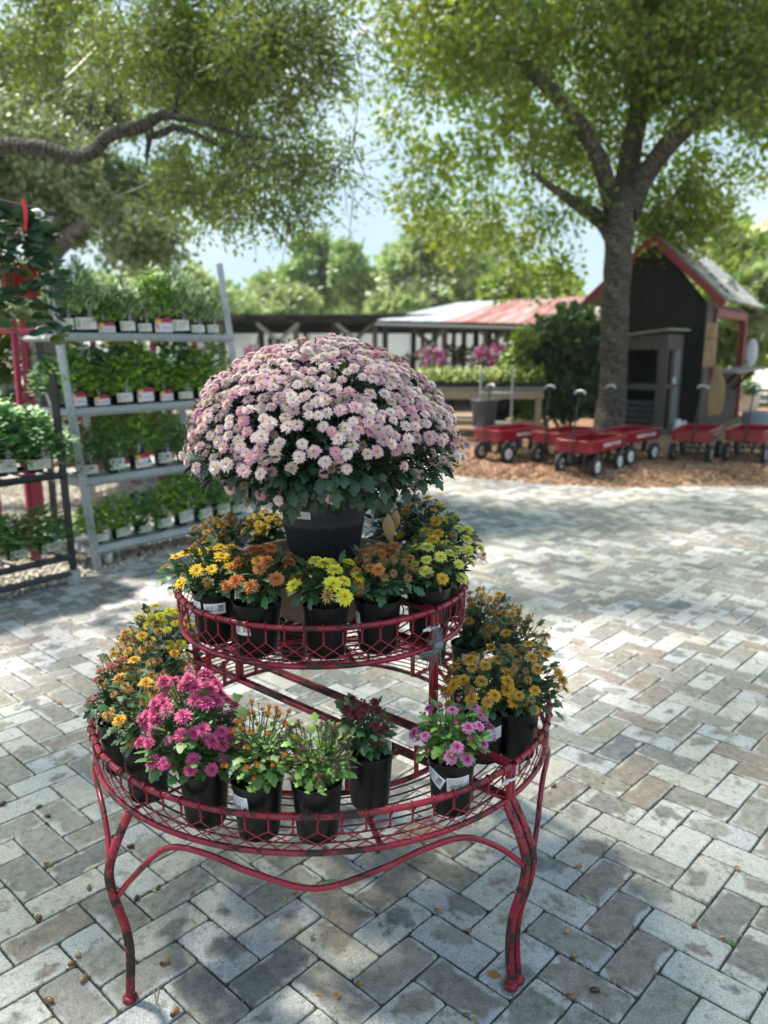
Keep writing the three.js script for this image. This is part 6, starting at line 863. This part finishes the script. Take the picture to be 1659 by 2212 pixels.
    for (let k = 0; k < n; k++) { const d = V(rr(-1, 1), rr(-1, 1), rr(-1, 1)).normalize(), p = V(0, c.y - y0, 0).addScaledVector(d, r * rr(0.4, 1) * (1 + 0.35 * perlin.noise(d.x * 2 + px, d.y * 2, d.z * 2))); if (k % 5 < 2) a.add(pick(OVAL), leafM(p.multiplyScalar(1), d, sz * 1.3), [0.06, 0.14, 0.03]); else f.add(pick(OVAL), leafM(p, V(d.x + rr(-1, 1), d.y, d.z + rr(-1, 1)), sz, rr(0, 6)), pick(cols)); } stuff(mesh('foliage', a.build(), leafMat, q)); stuff(mesh('blossom', f.build(), flowerMat, q)); };
  const mag = [[0.62, 0.06, 0.36], [0.7, 0.14, 0.46], [0.5, 0.03, 0.26]];
  flowerBush(935, 776, 13.6, 0.21, 'magenta flowering shrub left of centre behind the big mum', mag); flowerBush(1045, 770, 13.8, 0.18, 'magenta flowering shrub right of its twin, above the seedling table', mag, 340); flowerBush(1080, 765, 14.1, 0.19, 'magenta flowering shrub nearest the vines', mag, 360); flowerBush(862, 790, 12.5, 0.13, 'small pink flowering shrub peeping over the right shoulder of the big mum', [[0.72, 0.1, 0.3], [0.75, 0.2, 0.4]], 220, 0.04); flowerBush(640, 800, 15, 0.3, 'pink shrub behind the left shoulder of the big mum', mag, 300); flowerBush(545, 770, 14, 0.2, 'pink shrub behind the end post of the grey rack', mag, 240);
  flowerBush(1085, 830, 12.9, 0.22, 'yellow and orange flowering plant at the right end of the seedling table', [[0.7, 0.42, 0.03], [0.6, 0.12, 0.03], [0.7, 0.55, 0.06]], 300, 0.05, 0.3);
  flowerBush(975, 785, 21, 0.5, 'bright green shrub with pink tips under the shade house, right of the dome', [[0.3, 0.42, 0.05], [0.36, 0.46, 0.08], [0.66, 0.1, 0.4]], 420, 0.11); flowerBush(1010, 790, 22, 0.55, 'broad lime green shrub under the shade house beside the metal shed', [[0.34, 0.46, 0.06], [0.26, 0.4, 0.05]], 420, 0.12); flowerBush(600, 775, 20, 0.5, 'pink and green shrub under the shade house, left of the dome', [[0.66, 0.12, 0.42], [0.26, 0.4, 0.06]], 400, 0.1); flowerBush(905, 790, 20, 0.45, 'green shrub under the shade house behind the dome shoulder', [[0.28, 0.4, 0.06], [0.34, 0.46, 0.08]], 360, 0.1);
  const tb = thing('potting_table', 'weathered wooden table of seedling trays to the right of the big mum', 'table', deep(1010, 744, 12.9).setY(0)); for (let k = 0; k < 6; k++) mesh('plank', box(2.0, 0.03, 0.14, 0.2, 0.8, 0.35 - k * 0.15), greyWood, tb); for (const x of [-0.7, 0.2, 1.1]) for (const z of [0.32, -0.38]) mesh('leg', box(0.09, 0.79, 0.09, x, 0.39, z), paleWood, tb); for (const z of [0.37, -0.43]) mesh('apron_board', box(1.95, 0.14, 0.03, 0.2, 0.7, z), paleWood, tb); mesh('stretcher', box(1.9, 0.08, 0.05, 0.2, 0.25, 0.3), paleWood, tb);
  const tray = (i, j) => { srand(870 + i * 7 + j); const p = tb.position, q = thing('seedling_tray', 'black tray of light green seedlings, ' + ['first', 'second', 'third', 'fourth', 'fifth'][i] + ' from the left in the ' + (j ? 'back' : 'front') + ' row', 'seedling tray', V(p.x - 0.6 + i * 0.4, 0.816, p.z + 0.22 - j * 0.42), 0, 'seedling trays on the wooden table'); mesh('tray', merge([box(0.36, 0.07, 0.012, 0, 0.035, 0.18), box(0.36, 0.07, 0.012, 0, 0.035, -0.18), box(0.012, 0.07, 0.35, 0.175, 0.035, 0), box(0.012, 0.07, 0.35, -0.175, 0.035, 0), box(0.34, 0.05, 0.34, 0, 0.026, 0)]), potMat, q); const a = new Acc(); for (let k = 0; k < 240; k++) a.add(pick(OVAL), leafM(V(rr(-0.2, 0.2), rr(0.06, 0.2 + 0.12 * rnd()), rr(-0.19, 0.19)), V(rr(-1, 1), rr(0.2, 1.6), rr(-1, 1)), rr(0.04, 0.075)), mul(pick([[0.2, 0.3, 0.03], [0.26, 0.33, 0.05], [0.14, 0.25, 0.03], [0.4, 0.4, 0.08]]), rr(0.8, 1.2))); stuff(mesh('seedlings', a.build(), leafMat, q)); };
  for (let i = 0; i < 5; i++) for (let j = 0; j < 2; j++) tray(i, j);
  const ct = thing('garden_cart', 'grey metal frame cart with a dark bin in front of the seedling table', 'cart', deep(1070, 744, 11.6).setY(0), -0.3), gm = std([0.35, 0.37, 0.38], 0.45, { metalness: 0.4 }); for (const x of [-0.2, 0.26]) mesh('upright', tube([V(x, 0.1, 0), V(x, 1.15, -0.02)], 0.016, 4, 7), gm, ct); for (const y of [0.35, 0.78]) mesh('crossbar', tube([V(-0.2, y, 0), V(0.26, y, 0)], 0.014, 4, 7), gm, ct); mesh('deck', box(0.5, 0.02, 0.5, 0.03, 0.3, 0.25), gm, ct); for (const x of [-0.2, 0.26]) { const w = new THREE.TorusGeometry(0.07, 0.024, 8, 20); w.rotateY(Math.PI / 2); mesh('wheel', w, std([0.02, 0.02, 0.02], 0.8), ct).position.set(x, 0.095, 0.1); }
  const bin = thing('bin', 'dark grey bin standing on the metal cart', 'bin', deep(1050, 744, 11.4).setY(0.315)); mesh('tub', lathe([[0, 0], [0.15, 0], [0.19, 0.36], [0.205, 0.37], [0.2, 0.39], [0.18, 0.38], [0.14, 0.05]], 24), std([0.04, 0.042, 0.045], 0.5), bin); mesh('soil', lathe([[0, 0.33], [0.176, 0.33]], 20), soilMat, bin);
  const bn = thing('bench', 'low pale bench of boards left of the metal cart', 'bench', deep(1010, 744, 11.8).setY(0)); mesh('seat_board', box(0.8, 0.04, 0.16, 0, 0.42, 0.09), greyWood, bn); mesh('seat_board', box(0.8, 0.04, 0.16, 0, 0.42, -0.09), greyWood, bn); for (const x of [-0.33, 0.33]) mesh('leg', box(0.06, 0.4, 0.3, x, 0.2, 0), lightWood, bn);
}
// ---------------------------------------------------------------- plant racks at the left
const DX = V(0.62, 0, -0.785), NX = V(0.785, 0, 0.62), RACK = V(-1.9, 0, -5.06), RTURN = Math.atan2(0.785, 0.62);
{
  const galv = std([1, 1, 1], 0.5, { metalness: 0.35, map: tex(128, 128, (x, y, o) => { const n = fbm(x / 6, y / 6, 21, 4); o[0] = 0.30 + 0.22 * n; o[1] = o[0] * 1.03; o[2] = o[0] * 1.05; }, true, 3) });
  const blk = std([0.013, 0.014, 0.016], 0.45), redP = std([0.34, 0.03, 0.07], 0.5), lean = (h) => NX.clone().multiplyScalar(-0.165 * h);
  const pt = (u, h, back = 0) => DX.clone().multiplyScalar(u).add(lean(h)).addScaledVector(NX, -back).setY(h);
  const t = thing('plant_rack', 'leaning galvanised plant rack with four shelves of potted herbs at the left', 'plant rack', RACK), W = 1.44;
  for (const u of [0, W]) { const p0 = pt(u, 0.0), p1 = pt(u, 2.08); mesh('post', merge([bar(p0, p1, 0.05, 0.008), bar(p0.clone().addScaledVector(DX, 0.022), p1.clone().addScaledVector(DX, 0.022), 0.008, 0.05)]), galv, t); }
  for (const [u, h0] of [[0.5, 2.1], [W - 0.05, 2.1]]) { const p = DX.clone().multiplyScalar(u).addScaledVector(NX, -0.82); mesh('back_post', bar(p.clone(), p.clone().setY(h0), 0.045, 0.03), galv, t); }
  const hs = [0.125, 0.575, 1.03, 1.515];
  hs.forEach((h, k) => { mesh('shelf_edge', bar(pt(0, h), pt(W, h), 0.05, 0.03), galv, t); const g = box(W, 0.012, 0.4); g.rotateY(RTURN - Math.PI / 2 + Math.PI / 2); const m = new THREE.Matrix4().makeBasis(DX, UP, NX); const g2 = box(W - 0.02, 0.01, 0.38, W / 2, 0, -0.2); g2.applyMatrix4(m); const q = pt(0, h); g2.translate(q.x, q.y + 0.014, q.z); mesh('shelf_deck', g2, galv, t); mesh('side_bar', bar(pt(0, h - 0.01, 0.02), DX.clone().multiplyScalar(0.02).addScaledVector(NX, -0.8).setY(h - 0.01), 0.03, 0.03), galv, t); mesh('side_bar', bar(pt(W, h - 0.01, 0.02), DX.clone().multiplyScalar(W - 0.02).addScaledVector(NX, -0.8).setY(h - 0.01), 0.03, 0.03), galv, t); });
  { const p = pt(0.12, 0.0, 0.06); const c = mesh('caster', lathe([[0, -0.018], [0.05, -0.018], [0.055, 0], [0.05, 0.018], [0, 0.018]], 20).rotateZ(Math.PI / 2), std([0.5, 0.48, 0.44], 0.5), t); c.position.set(p.x, 0.058, p.z); c.rotation.y = 0.5; mesh('caster_fork', box(0.05, 0.1, 0.075, 0, 0.03, 0.0), galv, c); }
  // potted herbs: one model for each shelf, copied along it
  const cards = { plain: canvasTex(160, 96, (x, w, h) => { x.fillStyle = '#d9d9d0'; x.fillRect(0, 0, w, h); x.fillStyle = '#9db08f'; x.fillRect(6, 10, 34, 74); x.fillStyle = '#8c8d86'; for (let k = 0; k < 4; k++) x.fillRect(52, 22 + k * 16, 90 - k * 14, 6); }), crimson: canvasTex(160, 110, (x, w, h) => { x.fillStyle = '#ddd6e0'; x.fillRect(0, 0, w, h); x.fillStyle = '#b3154f'; x.fillRect(0, 0, w, 36); x.fillStyle = '#d9c52a'; x.beginPath(); x.ellipse(34, 22, 28, 16, 0, 0, 7); x.fill(); x.fillStyle = '#e8a24a'; x.beginPath(); x.arc(26, 72, 18, 0, 7); x.fill(); x.fillStyle = '#4f8ac0'; x.fillRect(4, 44, 18, 20); x.fillStyle = '#a79eb0'; for (let k = 0; k < 4; k++) x.fillRect(66 + k * 21, 66, 14, 18); }) };
  const cardM = { plain: std([0.9, 0.9, 0.9], 0.6, { map: cards.plain }), crimson: std([0.9, 0.9, 0.9], 0.6, { map: cards.crimson }) }, navy = std([0.012, 0.014, 0.05], 0.45), lilac = std([0.36, 0.32, 0.5], 0.6);
  const face = (g, w, h) => { const U = g.attributes.uv; for (let k = 0; k < U.count; k++) U.setXY(k, U.getX(k) / w + 0.5, U.getY(k) / h + 0.5); return g; };
  function herb(kind, seedN, label, group) {
    srand(seedN); const q = thing('potted_herb', label, 'potted herb', V(), 0, group), a = new Acc();
    const K = { feather: { n: 700, c: [[0.24, 0.36, 0.17], [0.32, 0.44, 0.17], [0.14, 0.24, 0.10]], l: NARROW, s: [0.035, 0.07], h: 0.27, r: 0.15, card: 'plain' }, bright: { n: 420, c: [[0.24, 0.44, 0.04], [0.36, 0.52, 0.05], [0.13, 0.27, 0.04]], l: OVAL, s: [0.03, 0.06], h: 0.27, r: 0.16, card: 'crimson' }, mint: { n: 620, c: [[0.10, 0.26, 0.04], [0.17, 0.34, 0.05], [0.06, 0.17, 0.04]], l: OVAL, s: [0.03, 0.05], h: 0.25, r: 0.19, lo: -0.12, card: 'plain' }, berry: { n: 420, c: [[0.28, 0.48, 0.04], [0.38, 0.54, 0.05], [0.16, 0.32, 0.05]], l: OVAL, s: [0.035, 0.06], h: 0.24, r: 0.17, card: 'plain' }, basil: { n: 420, c: [[0.11, 0.3, 0.06], [0.2, 0.4, 0.12], [0.075, 0.22, 0.06]], l: OVAL, s: [0.045, 0.075], h: 0.3, r: 0.2, lo: -0.05, card: 'plain' }, lime: { n: 260, c: [[0.2, 0.27, 0.02], [0.28, 0.29, 0.02], [0.1, 0.18, 0.03]], l: OVAL, s: [0.05, 0.09], h: 0.34, r: 0.18, card: 'plain' } }[kind];
    mesh('pot', lathe([[0, 0.004], [0.045, 0], [0.06, 0.1], [0.064, 0.105], [0.064, 0.115], [0.056, 0.112], [0, 0.1]], 24), rnd() < 0.5 ? navy : potMat, q);
    for (let k = 0; k < K.n; k++) { const w = rr(0, 6.28), e = rnd(), d = Math.sqrt(rnd()) * (0.35 + 0.65 * Math.sin(Math.PI * Math.min(1, e * 0.8 + 0.2))), p = V(Math.cos(w) * d * K.r, 0.1 + e * K.h * (1.1 - 0.5 * d) + (K.lo && rnd() < 0.3 ? K.lo * d : 0), Math.sin(w) * d * K.r); a.add(pick(K.l), leafM(p, V(Math.cos(w) + rr(-0.6, 0.6), rr(0.1, kind === 'feather' ? 2 : 1), Math.sin(w) + rr(-0.6, 0.6)), rr(...K.s)), mul(pick(K.c), rr(0.75, 1.2))); }
    for (let k = 0; k < 14; k++) { const w = rr(0, 6.28); a.add(new THREE.TubeGeometry(new THREE.LineCurve3(V(0, 0.1, 0), V(Math.cos(w) * K.r * 0.6, 0.1 + K.h * rr(0.5, 0.95), Math.sin(w) * K.r * 0.6)), 1, 0.0018, 4), ID, [0.08, 0.14, 0.04]); }
    stuff(mesh('foliage', a.build(), leafMat, q));
    const c = mesh('price_card', face(box(0.125, K.card === 'plain' ? 0.065 : 0.085, 0.002), 0.125, K.card === 'plain' ? 0.065 : 0.085), cardM[K.card], q); c.position.set(0.0, 0.058, 0.071); c.rotation.x = -0.08; c.rotation.z = rr(-0.04, 0.04); if (K.card === 'plain') { mesh('plant_tag', box(0.022, 0.06, 0.0015), lilac, q).position.set(0.03, 0.125, 0.06); } else mesh('plant_tag', box(0.02, 0.055, 0.0015), lilac, q).position.set(-0.02, 0.135, 0.06);
    return q;
  }
  const NTH = ['first', 'second', 'third', 'fourth', 'fifth', 'sixth', 'seventh', 'eighth', 'ninth', 'tenth'];
  const put = (q, p, k) => { const c = k ? q.clone() : q; if (k) { c.name = numbered('potted_herb'); c.userData = { ...q.userData }; scene.add(c); } c.position.copy(p); c.rotation.y = RTURN - Math.PI / 2 + Math.PI / 2 - 0.0 + rr(-0.12, 0.12); const s = rr(0.86, 1.1); c.scale.set(s * rr(0.9, 1.15), s * rr(0.78, 1.22), s); return c; };
  const shelf = (kind, h, n, label, group, u0 = 0.1, u1 = 1.34, back = 0.14, alt, altLabel) => { const q = herb(kind, 900 + Math.round(h * 100) + n, label, group), base = label; let q2, k2 = 0; for (let k = 0; k < n; k++) { if (alt && (k === 2 || k === 5)) { q2 ??= herb(alt, 980 + Math.round(h * 100), '', group); const p = pt(lerp(u0, u1, k / (n - 1)), h, back).add(RACK); p.y = h + 0.02; const c = put(q2, p, k2++); c.userData.label = altLabel.replace('#', NTH[k]); continue; } const p = pt(lerp(u0, u1, n > 1 ? k / (n - 1) : 0), h, back).add(RACK); p.y = h + 0.02; const c = put(q, p, k); c.userData.label = base.replace('#', NTH[k]); } };
  shelf('feather', hs[3], 9, 'feathery potted herb, # from the left on the front of the top shelf, grey rack', 'herbs on the front of the top shelf', 0.1, 1.34, 0.14, 'bright', 'leafy potted herb with a crimson card among feathery ones, # from the left, top shelf'); shelf('feather', hs[3], 8, 'feathery potted herb, # from the left in the back row of the top shelf', 'herbs in the back row of the top shelf', 0.15, 1.28, 0.31);
  shelf('bright', hs[2], 8, 'bright potted herb with a crimson card, # from the left on the second shelf', 'herbs on the second shelf', 0.1, 1.34, 0.14, 'berry', 'leafy potted herb with a plain white card, # from the left on the second shelf'); shelf('basil', hs[2], 7, 'leafy potted herb, # from the left in the back row of the second shelf', 'herbs in the back row of the second shelf', 0.12, 1.25, 0.32);
  shelf('mint', hs[1], 7, 'dark bushy potted herb, # from the left on the third shelf of the grey rack', 'herbs on the third shelf', 0.1, 1.34, 0.14, 'bright', 'light green potted herb with a crimson card, # from the left on the third shelf'); shelf('berry', hs[0], 8, 'bright leafy potted herb, # from the left on the bottom shelf of the grey rack', 'herbs on the bottom shelf', 0.1, 1.34, 0.14, 'basil', 'broad-leaved potted herb, # from the left on the bottom shelf of the grey rack');
  // the black rack at the left edge
  const b = thing('black_rack', 'black metal rack with a flat top frame at the left edge of the photo', 'plant rack', V(-1.94, 0, -4.77)), bo = b.position, e = (u, h, back = 0) => DX.clone().multiplyScalar(-u).addScaledVector(NX, -back).setY(h);
  mesh('post', bar(e(0, 0.03), e(0.02, 1.3, 0.02), 0.035, 0.035), blk, b); mesh('foot_block', box(0.06, 0.09, 0.06, 0, 0.045, 0), galv, b);
  for (const h of [0.175, 0.69]) { mesh('shelf_edge', bar(e(0.0, h), e(1.5, h), 0.035, 0.03), blk, b); mesh('shelf_edge', bar(e(0.0, h, 0.4), e(1.5, h, 0.4), 0.035, 0.03), blk, b); for (let k = 0; k < 10; k++) mesh('shelf_bar', bar(e(k * 0.15 + 0.04, h, 0), e(k * 0.15 + 0.04, h, 0.4), 0.012, 0.012), blk, b); }
  mesh('lower_bar', bar(e(0, 0.07), e(1.5, 0.07), 0.03, 0.03), blk, b);
  const hi = [[-60, 424], [120, 462], [65, 515], [-60, 490]].map(([x, y]) => level(x, y, 2.2).sub(bo));
  for (let k = 0; k < 3; k++) mesh('top_frame', bar(hi[k], hi[k + 1], 0.028, 0.028), blk, b);
  { const p = level(65, 515, 2.2).sub(bo); mesh('tall_post', bar(p.clone().setY(0), p, 0.04, 0.04), blk, b); const m = p.clone().setY(1.18); mesh('brace', tube([m, m.clone().add(V(0.25, -0.42, 0.3))], 0.012, 4, 6), galv, b); }
  const sq = (kind, u, h, label, k, q) => { const p = e(u, h, 0.14).add(bo); p.y = h + 0.02; q.userData.base ??= q.userData.label; const c = put(q, p, k); c.userData.label = q.userData.base.replace('#', NTH[k]); delete c.userData.base2; return c; };
  { const q = herb('basil', 941, 'broad-leaved potted herb, # from the right on the upper black shelf', 'herbs on the upper shelf of the black rack'); [0.12, 0.34, 0.56, 0.78].forEach((u, k) => sq('basil', u, 0.69, '', k, q)); const q3 = herb('basil', 943, 'broad-leaved potted herb, # from the right in the back row of the black rack', 'herbs in the back row of the black rack'); [0.05, 0.28, 0.5].forEach((u, k) => { const c = sq('basil', u, 0.69, '', k, q3); c.position.addScaledVector(NX, -0.2); }); const q2 = herb('mint', 942, 'bushy potted herb, # from the right on the lowest black shelf', 'herbs on the lowest shelf of the black rack'); [0.1, 0.3, 0.5, 0.7].forEach((u, k) => sq('mint', u, 0.175, '', k, q2)); }
  // red racks farther back
  const redRack = (px0, px1, z0, z1, top, label, shelves) => { const a = deep(px0, 744, z0).setY(0), c = deep(px1, 744, z1).setY(0), q = thing('red_rack', label, 'plant rack', a.clone()), d = c.clone().sub(a), n = V(d.z, 0, -d.x).normalize().multiplyScalar(-0.4); for (const f of [0, 1]) { const p = d.clone().multiplyScalar(f); mesh('post', bar(p, p.clone().setY(top), 0.055, 0.04), redP, q); mesh('post', bar(p.clone().sub(n), p.clone().sub(n).setY(top - 0.1), 0.055, 0.04), redP, q); } for (const h of shelves) { mesh('shelf_edge', bar(V(0, h, 0), d.clone().setY(h), 0.05, 0.03), redP, q); mesh('shelf_edge', bar(n.clone().negate().setY(h), d.clone().sub(n).setY(h), 0.05, 0.03), redP, q); for (let k = 1; k < 6; k++) { const p = d.clone().multiplyScalar(k / 6); mesh('shelf_board', bar(p.clone().setY(h), p.clone().sub(n).setY(h), 0.09, 0.015), greyWood, q); } } return [a, d, n]; };
  const fillRack = ([a, d, n], hs2, kind, cnt, sN, label, group) => { const q = herb(kind, sN, label, group); let k = 0; for (const h of hs2) for (let i = 0; i < cnt; i++) { const c = put(q, a.clone().addScaledVector(d, (i + 0.5) / cnt).addScaledVector(n, -0.5).setY(h + 0.025), k++); c.scale.multiplyScalar(1.25); c.userData.label = label.replace('#', NTH[i] + (h === hs2[0] ? ' of the lower shelf' : ' of the upper shelf')); } };
  const r1 = redRack(170, 330, 7.3, 8.6, 2.15, 'red metal rack with yellow green plants seen through the grey rack', [0.35, 0.85, 1.32]); fillRack(r1, [0.35, 0.85], 'lime', 5, 951, 'yellow green plant on the middle red rack, #', 'plants on the middle red rack');
  const r2 = redRack(-60, 55, 6.0, 6.7, 1.6, 'red metal rack with double posts at the far left edge', [0.55, 1.0]); fillRack(r2, [0.55, 1.0], 'lime', 4, 952, 'lime green plant on the far left red rack, #', 'plants on the left red rack');
  const r3 = redRack(268, 420, 8.4, 9.6, 2.15, 'red metal rack farthest back, right of the middle one', [0.3, 0.9]); fillRack(r3, [0.3, 0.9], 'mint', 5, 953, 'dark green plant on the farthest red rack, #', 'plants on the farthest red rack');
  { const q = thing('red_stand', 'pair of slim red uprights with a crossbar below the hanging basket', 'stand', deep(40, 744, 5.5).setY(0)), o = q.position; for (const [x0, x1] of [[28, 46], [47, 61]]) { const a = deep(x0, 690, 5.55).sub(o), b = deep(x1, 900, 5.45).sub(o), c = b.clone().add(b.clone().sub(a).multiplyScalar(1.25)); c.y = 0; mesh('upright', bar(a, c, 0.035, 0.035), redP, q); } const m = deep(36, 715, 5.53).sub(o); mesh('crossbar', bar(m.clone().add(V(-0.12, 0, 0)), m.clone().add(V(0.16, 0, 0.02)), 0.03, 0.03), redP, q); }
  // the hanging basket
  srand(960); const hb = thing('hanging_basket', 'hanging red pot of round-leaved trailing greenery under the black frame', 'hanging basket', deep(48, 640, 4.55)); 
  mesh('pot', lathe([[0, 0], [0.085, 0], [0.125, 0.13], [0.132, 0.135], [0.13, 0.15], [0.118, 0.146], [0, 0.12]], 32), std([0.42, 0.015, 0.02], 0.4), hb);
  const top = deep(50, 440, 4.4).sub(hb.position); mesh('hanger', tube([V(0, 0.14, 0.12), V(0.01, 0.3, 0.06), top.clone().add(V(0, -0.12, 0))], 0.004, 12, 5), std([0.5, 0.02, 0.025], 0.5), hb); mesh('hanger', tube([V(0.1, 0.14, -0.06), V(0.05, 0.3, 0), top.clone().add(V(0, -0.12, 0))], 0.004, 12, 5), std([0.5, 0.02, 0.025], 0.5), hb); mesh('ribbon', tube([top.clone().add(V(0, 0.02, 0)), top.clone().add(V(0.012, -0.04, 0.01)), top.clone().add(V(-0.004, -0.13, 0))], 0.011, 10, 6), std([0.55, 0.02, 0.03], 0.5), hb);
  for (const s of [-0.06, 0.05]) mesh('white_hook', tube([V(s * 1.3, 0.2, 0.05), V(s * 1.1, 0.34, 0.04), V(s * 0.6 + 0.02, 0.42, 0.02), V(s + 0.09, 0.45, 0.0), V(s + 0.1, 0.42, 0)], 0.011, 16, 7), std([0.7, 0.71, 0.7], 0.45), hb);
  const round = [0, 1, 2].map((k) => { const g = new THREE.CircleGeometry(0.5, 9); const P = g.attributes.position; for (let j = 0; j < P.count; j++) P.setZ(j, -0.25 * (P.getX(j) ** 2 + P.getY(j) ** 2) * (1 + k * 0.7)); g.translate(0, 0.5, 0); g.computeVertexNormals(); return g; }), hm = [[0.03, 0.085, 0.035], [0.045, 0.115, 0.045], [0.02, 0.06, 0.028], [0.12, 0.16, 0.03]].map((c) => leafSolid(c));
  const vines = new Acc();
  for (let k = 0; k < 298; k++) { const w = rnd() < 0.72 ? rr(-0.3, 2.6) : rr(0, 6.28), e = rr(-0.34, 0.3), R = e > 0 ? 0.19 * Math.sqrt(1 - (e / 0.36) ** 2) : 0.19 + 0.02 * Math.sin(w * 3), p = V(Math.cos(w) * R * rr(0.75, 1.1), 0.13 + e, Math.sin(w) * R * rr(0.75, 1.1)); if (e < 0.02 && e > -0.06 && Math.abs(w - 1.5) < 0.3) continue; mesh('leaf', pick(round), k % 14 === 0 ? hm[3] : pick(hm.slice(0, 3)), hb).applyMatrix4(leafM(p, V(Math.cos(w) + rr(-0.5, 0.5), rr(-0.8, 0.6), Math.sin(w) + rr(-0.5, 0.5)), rr(0.06, 0.088), rr(-0.6, 0.6))); if (k % 3 === 0) vines.add(new THREE.TubeGeometry(new THREE.QuadraticBezierCurve3(V(Math.cos(w) * 0.05, 0.14, Math.sin(w) * 0.05), V(Math.cos(w) * 0.2, 0.24, Math.sin(w) * 0.2), p), 6, 0.0022, 4), ID, [0.06, 0.1, 0.04]); }
  stuff(mesh('vines', vines.build(), leafMat, hb));
}

renderer.render(scene, camera);
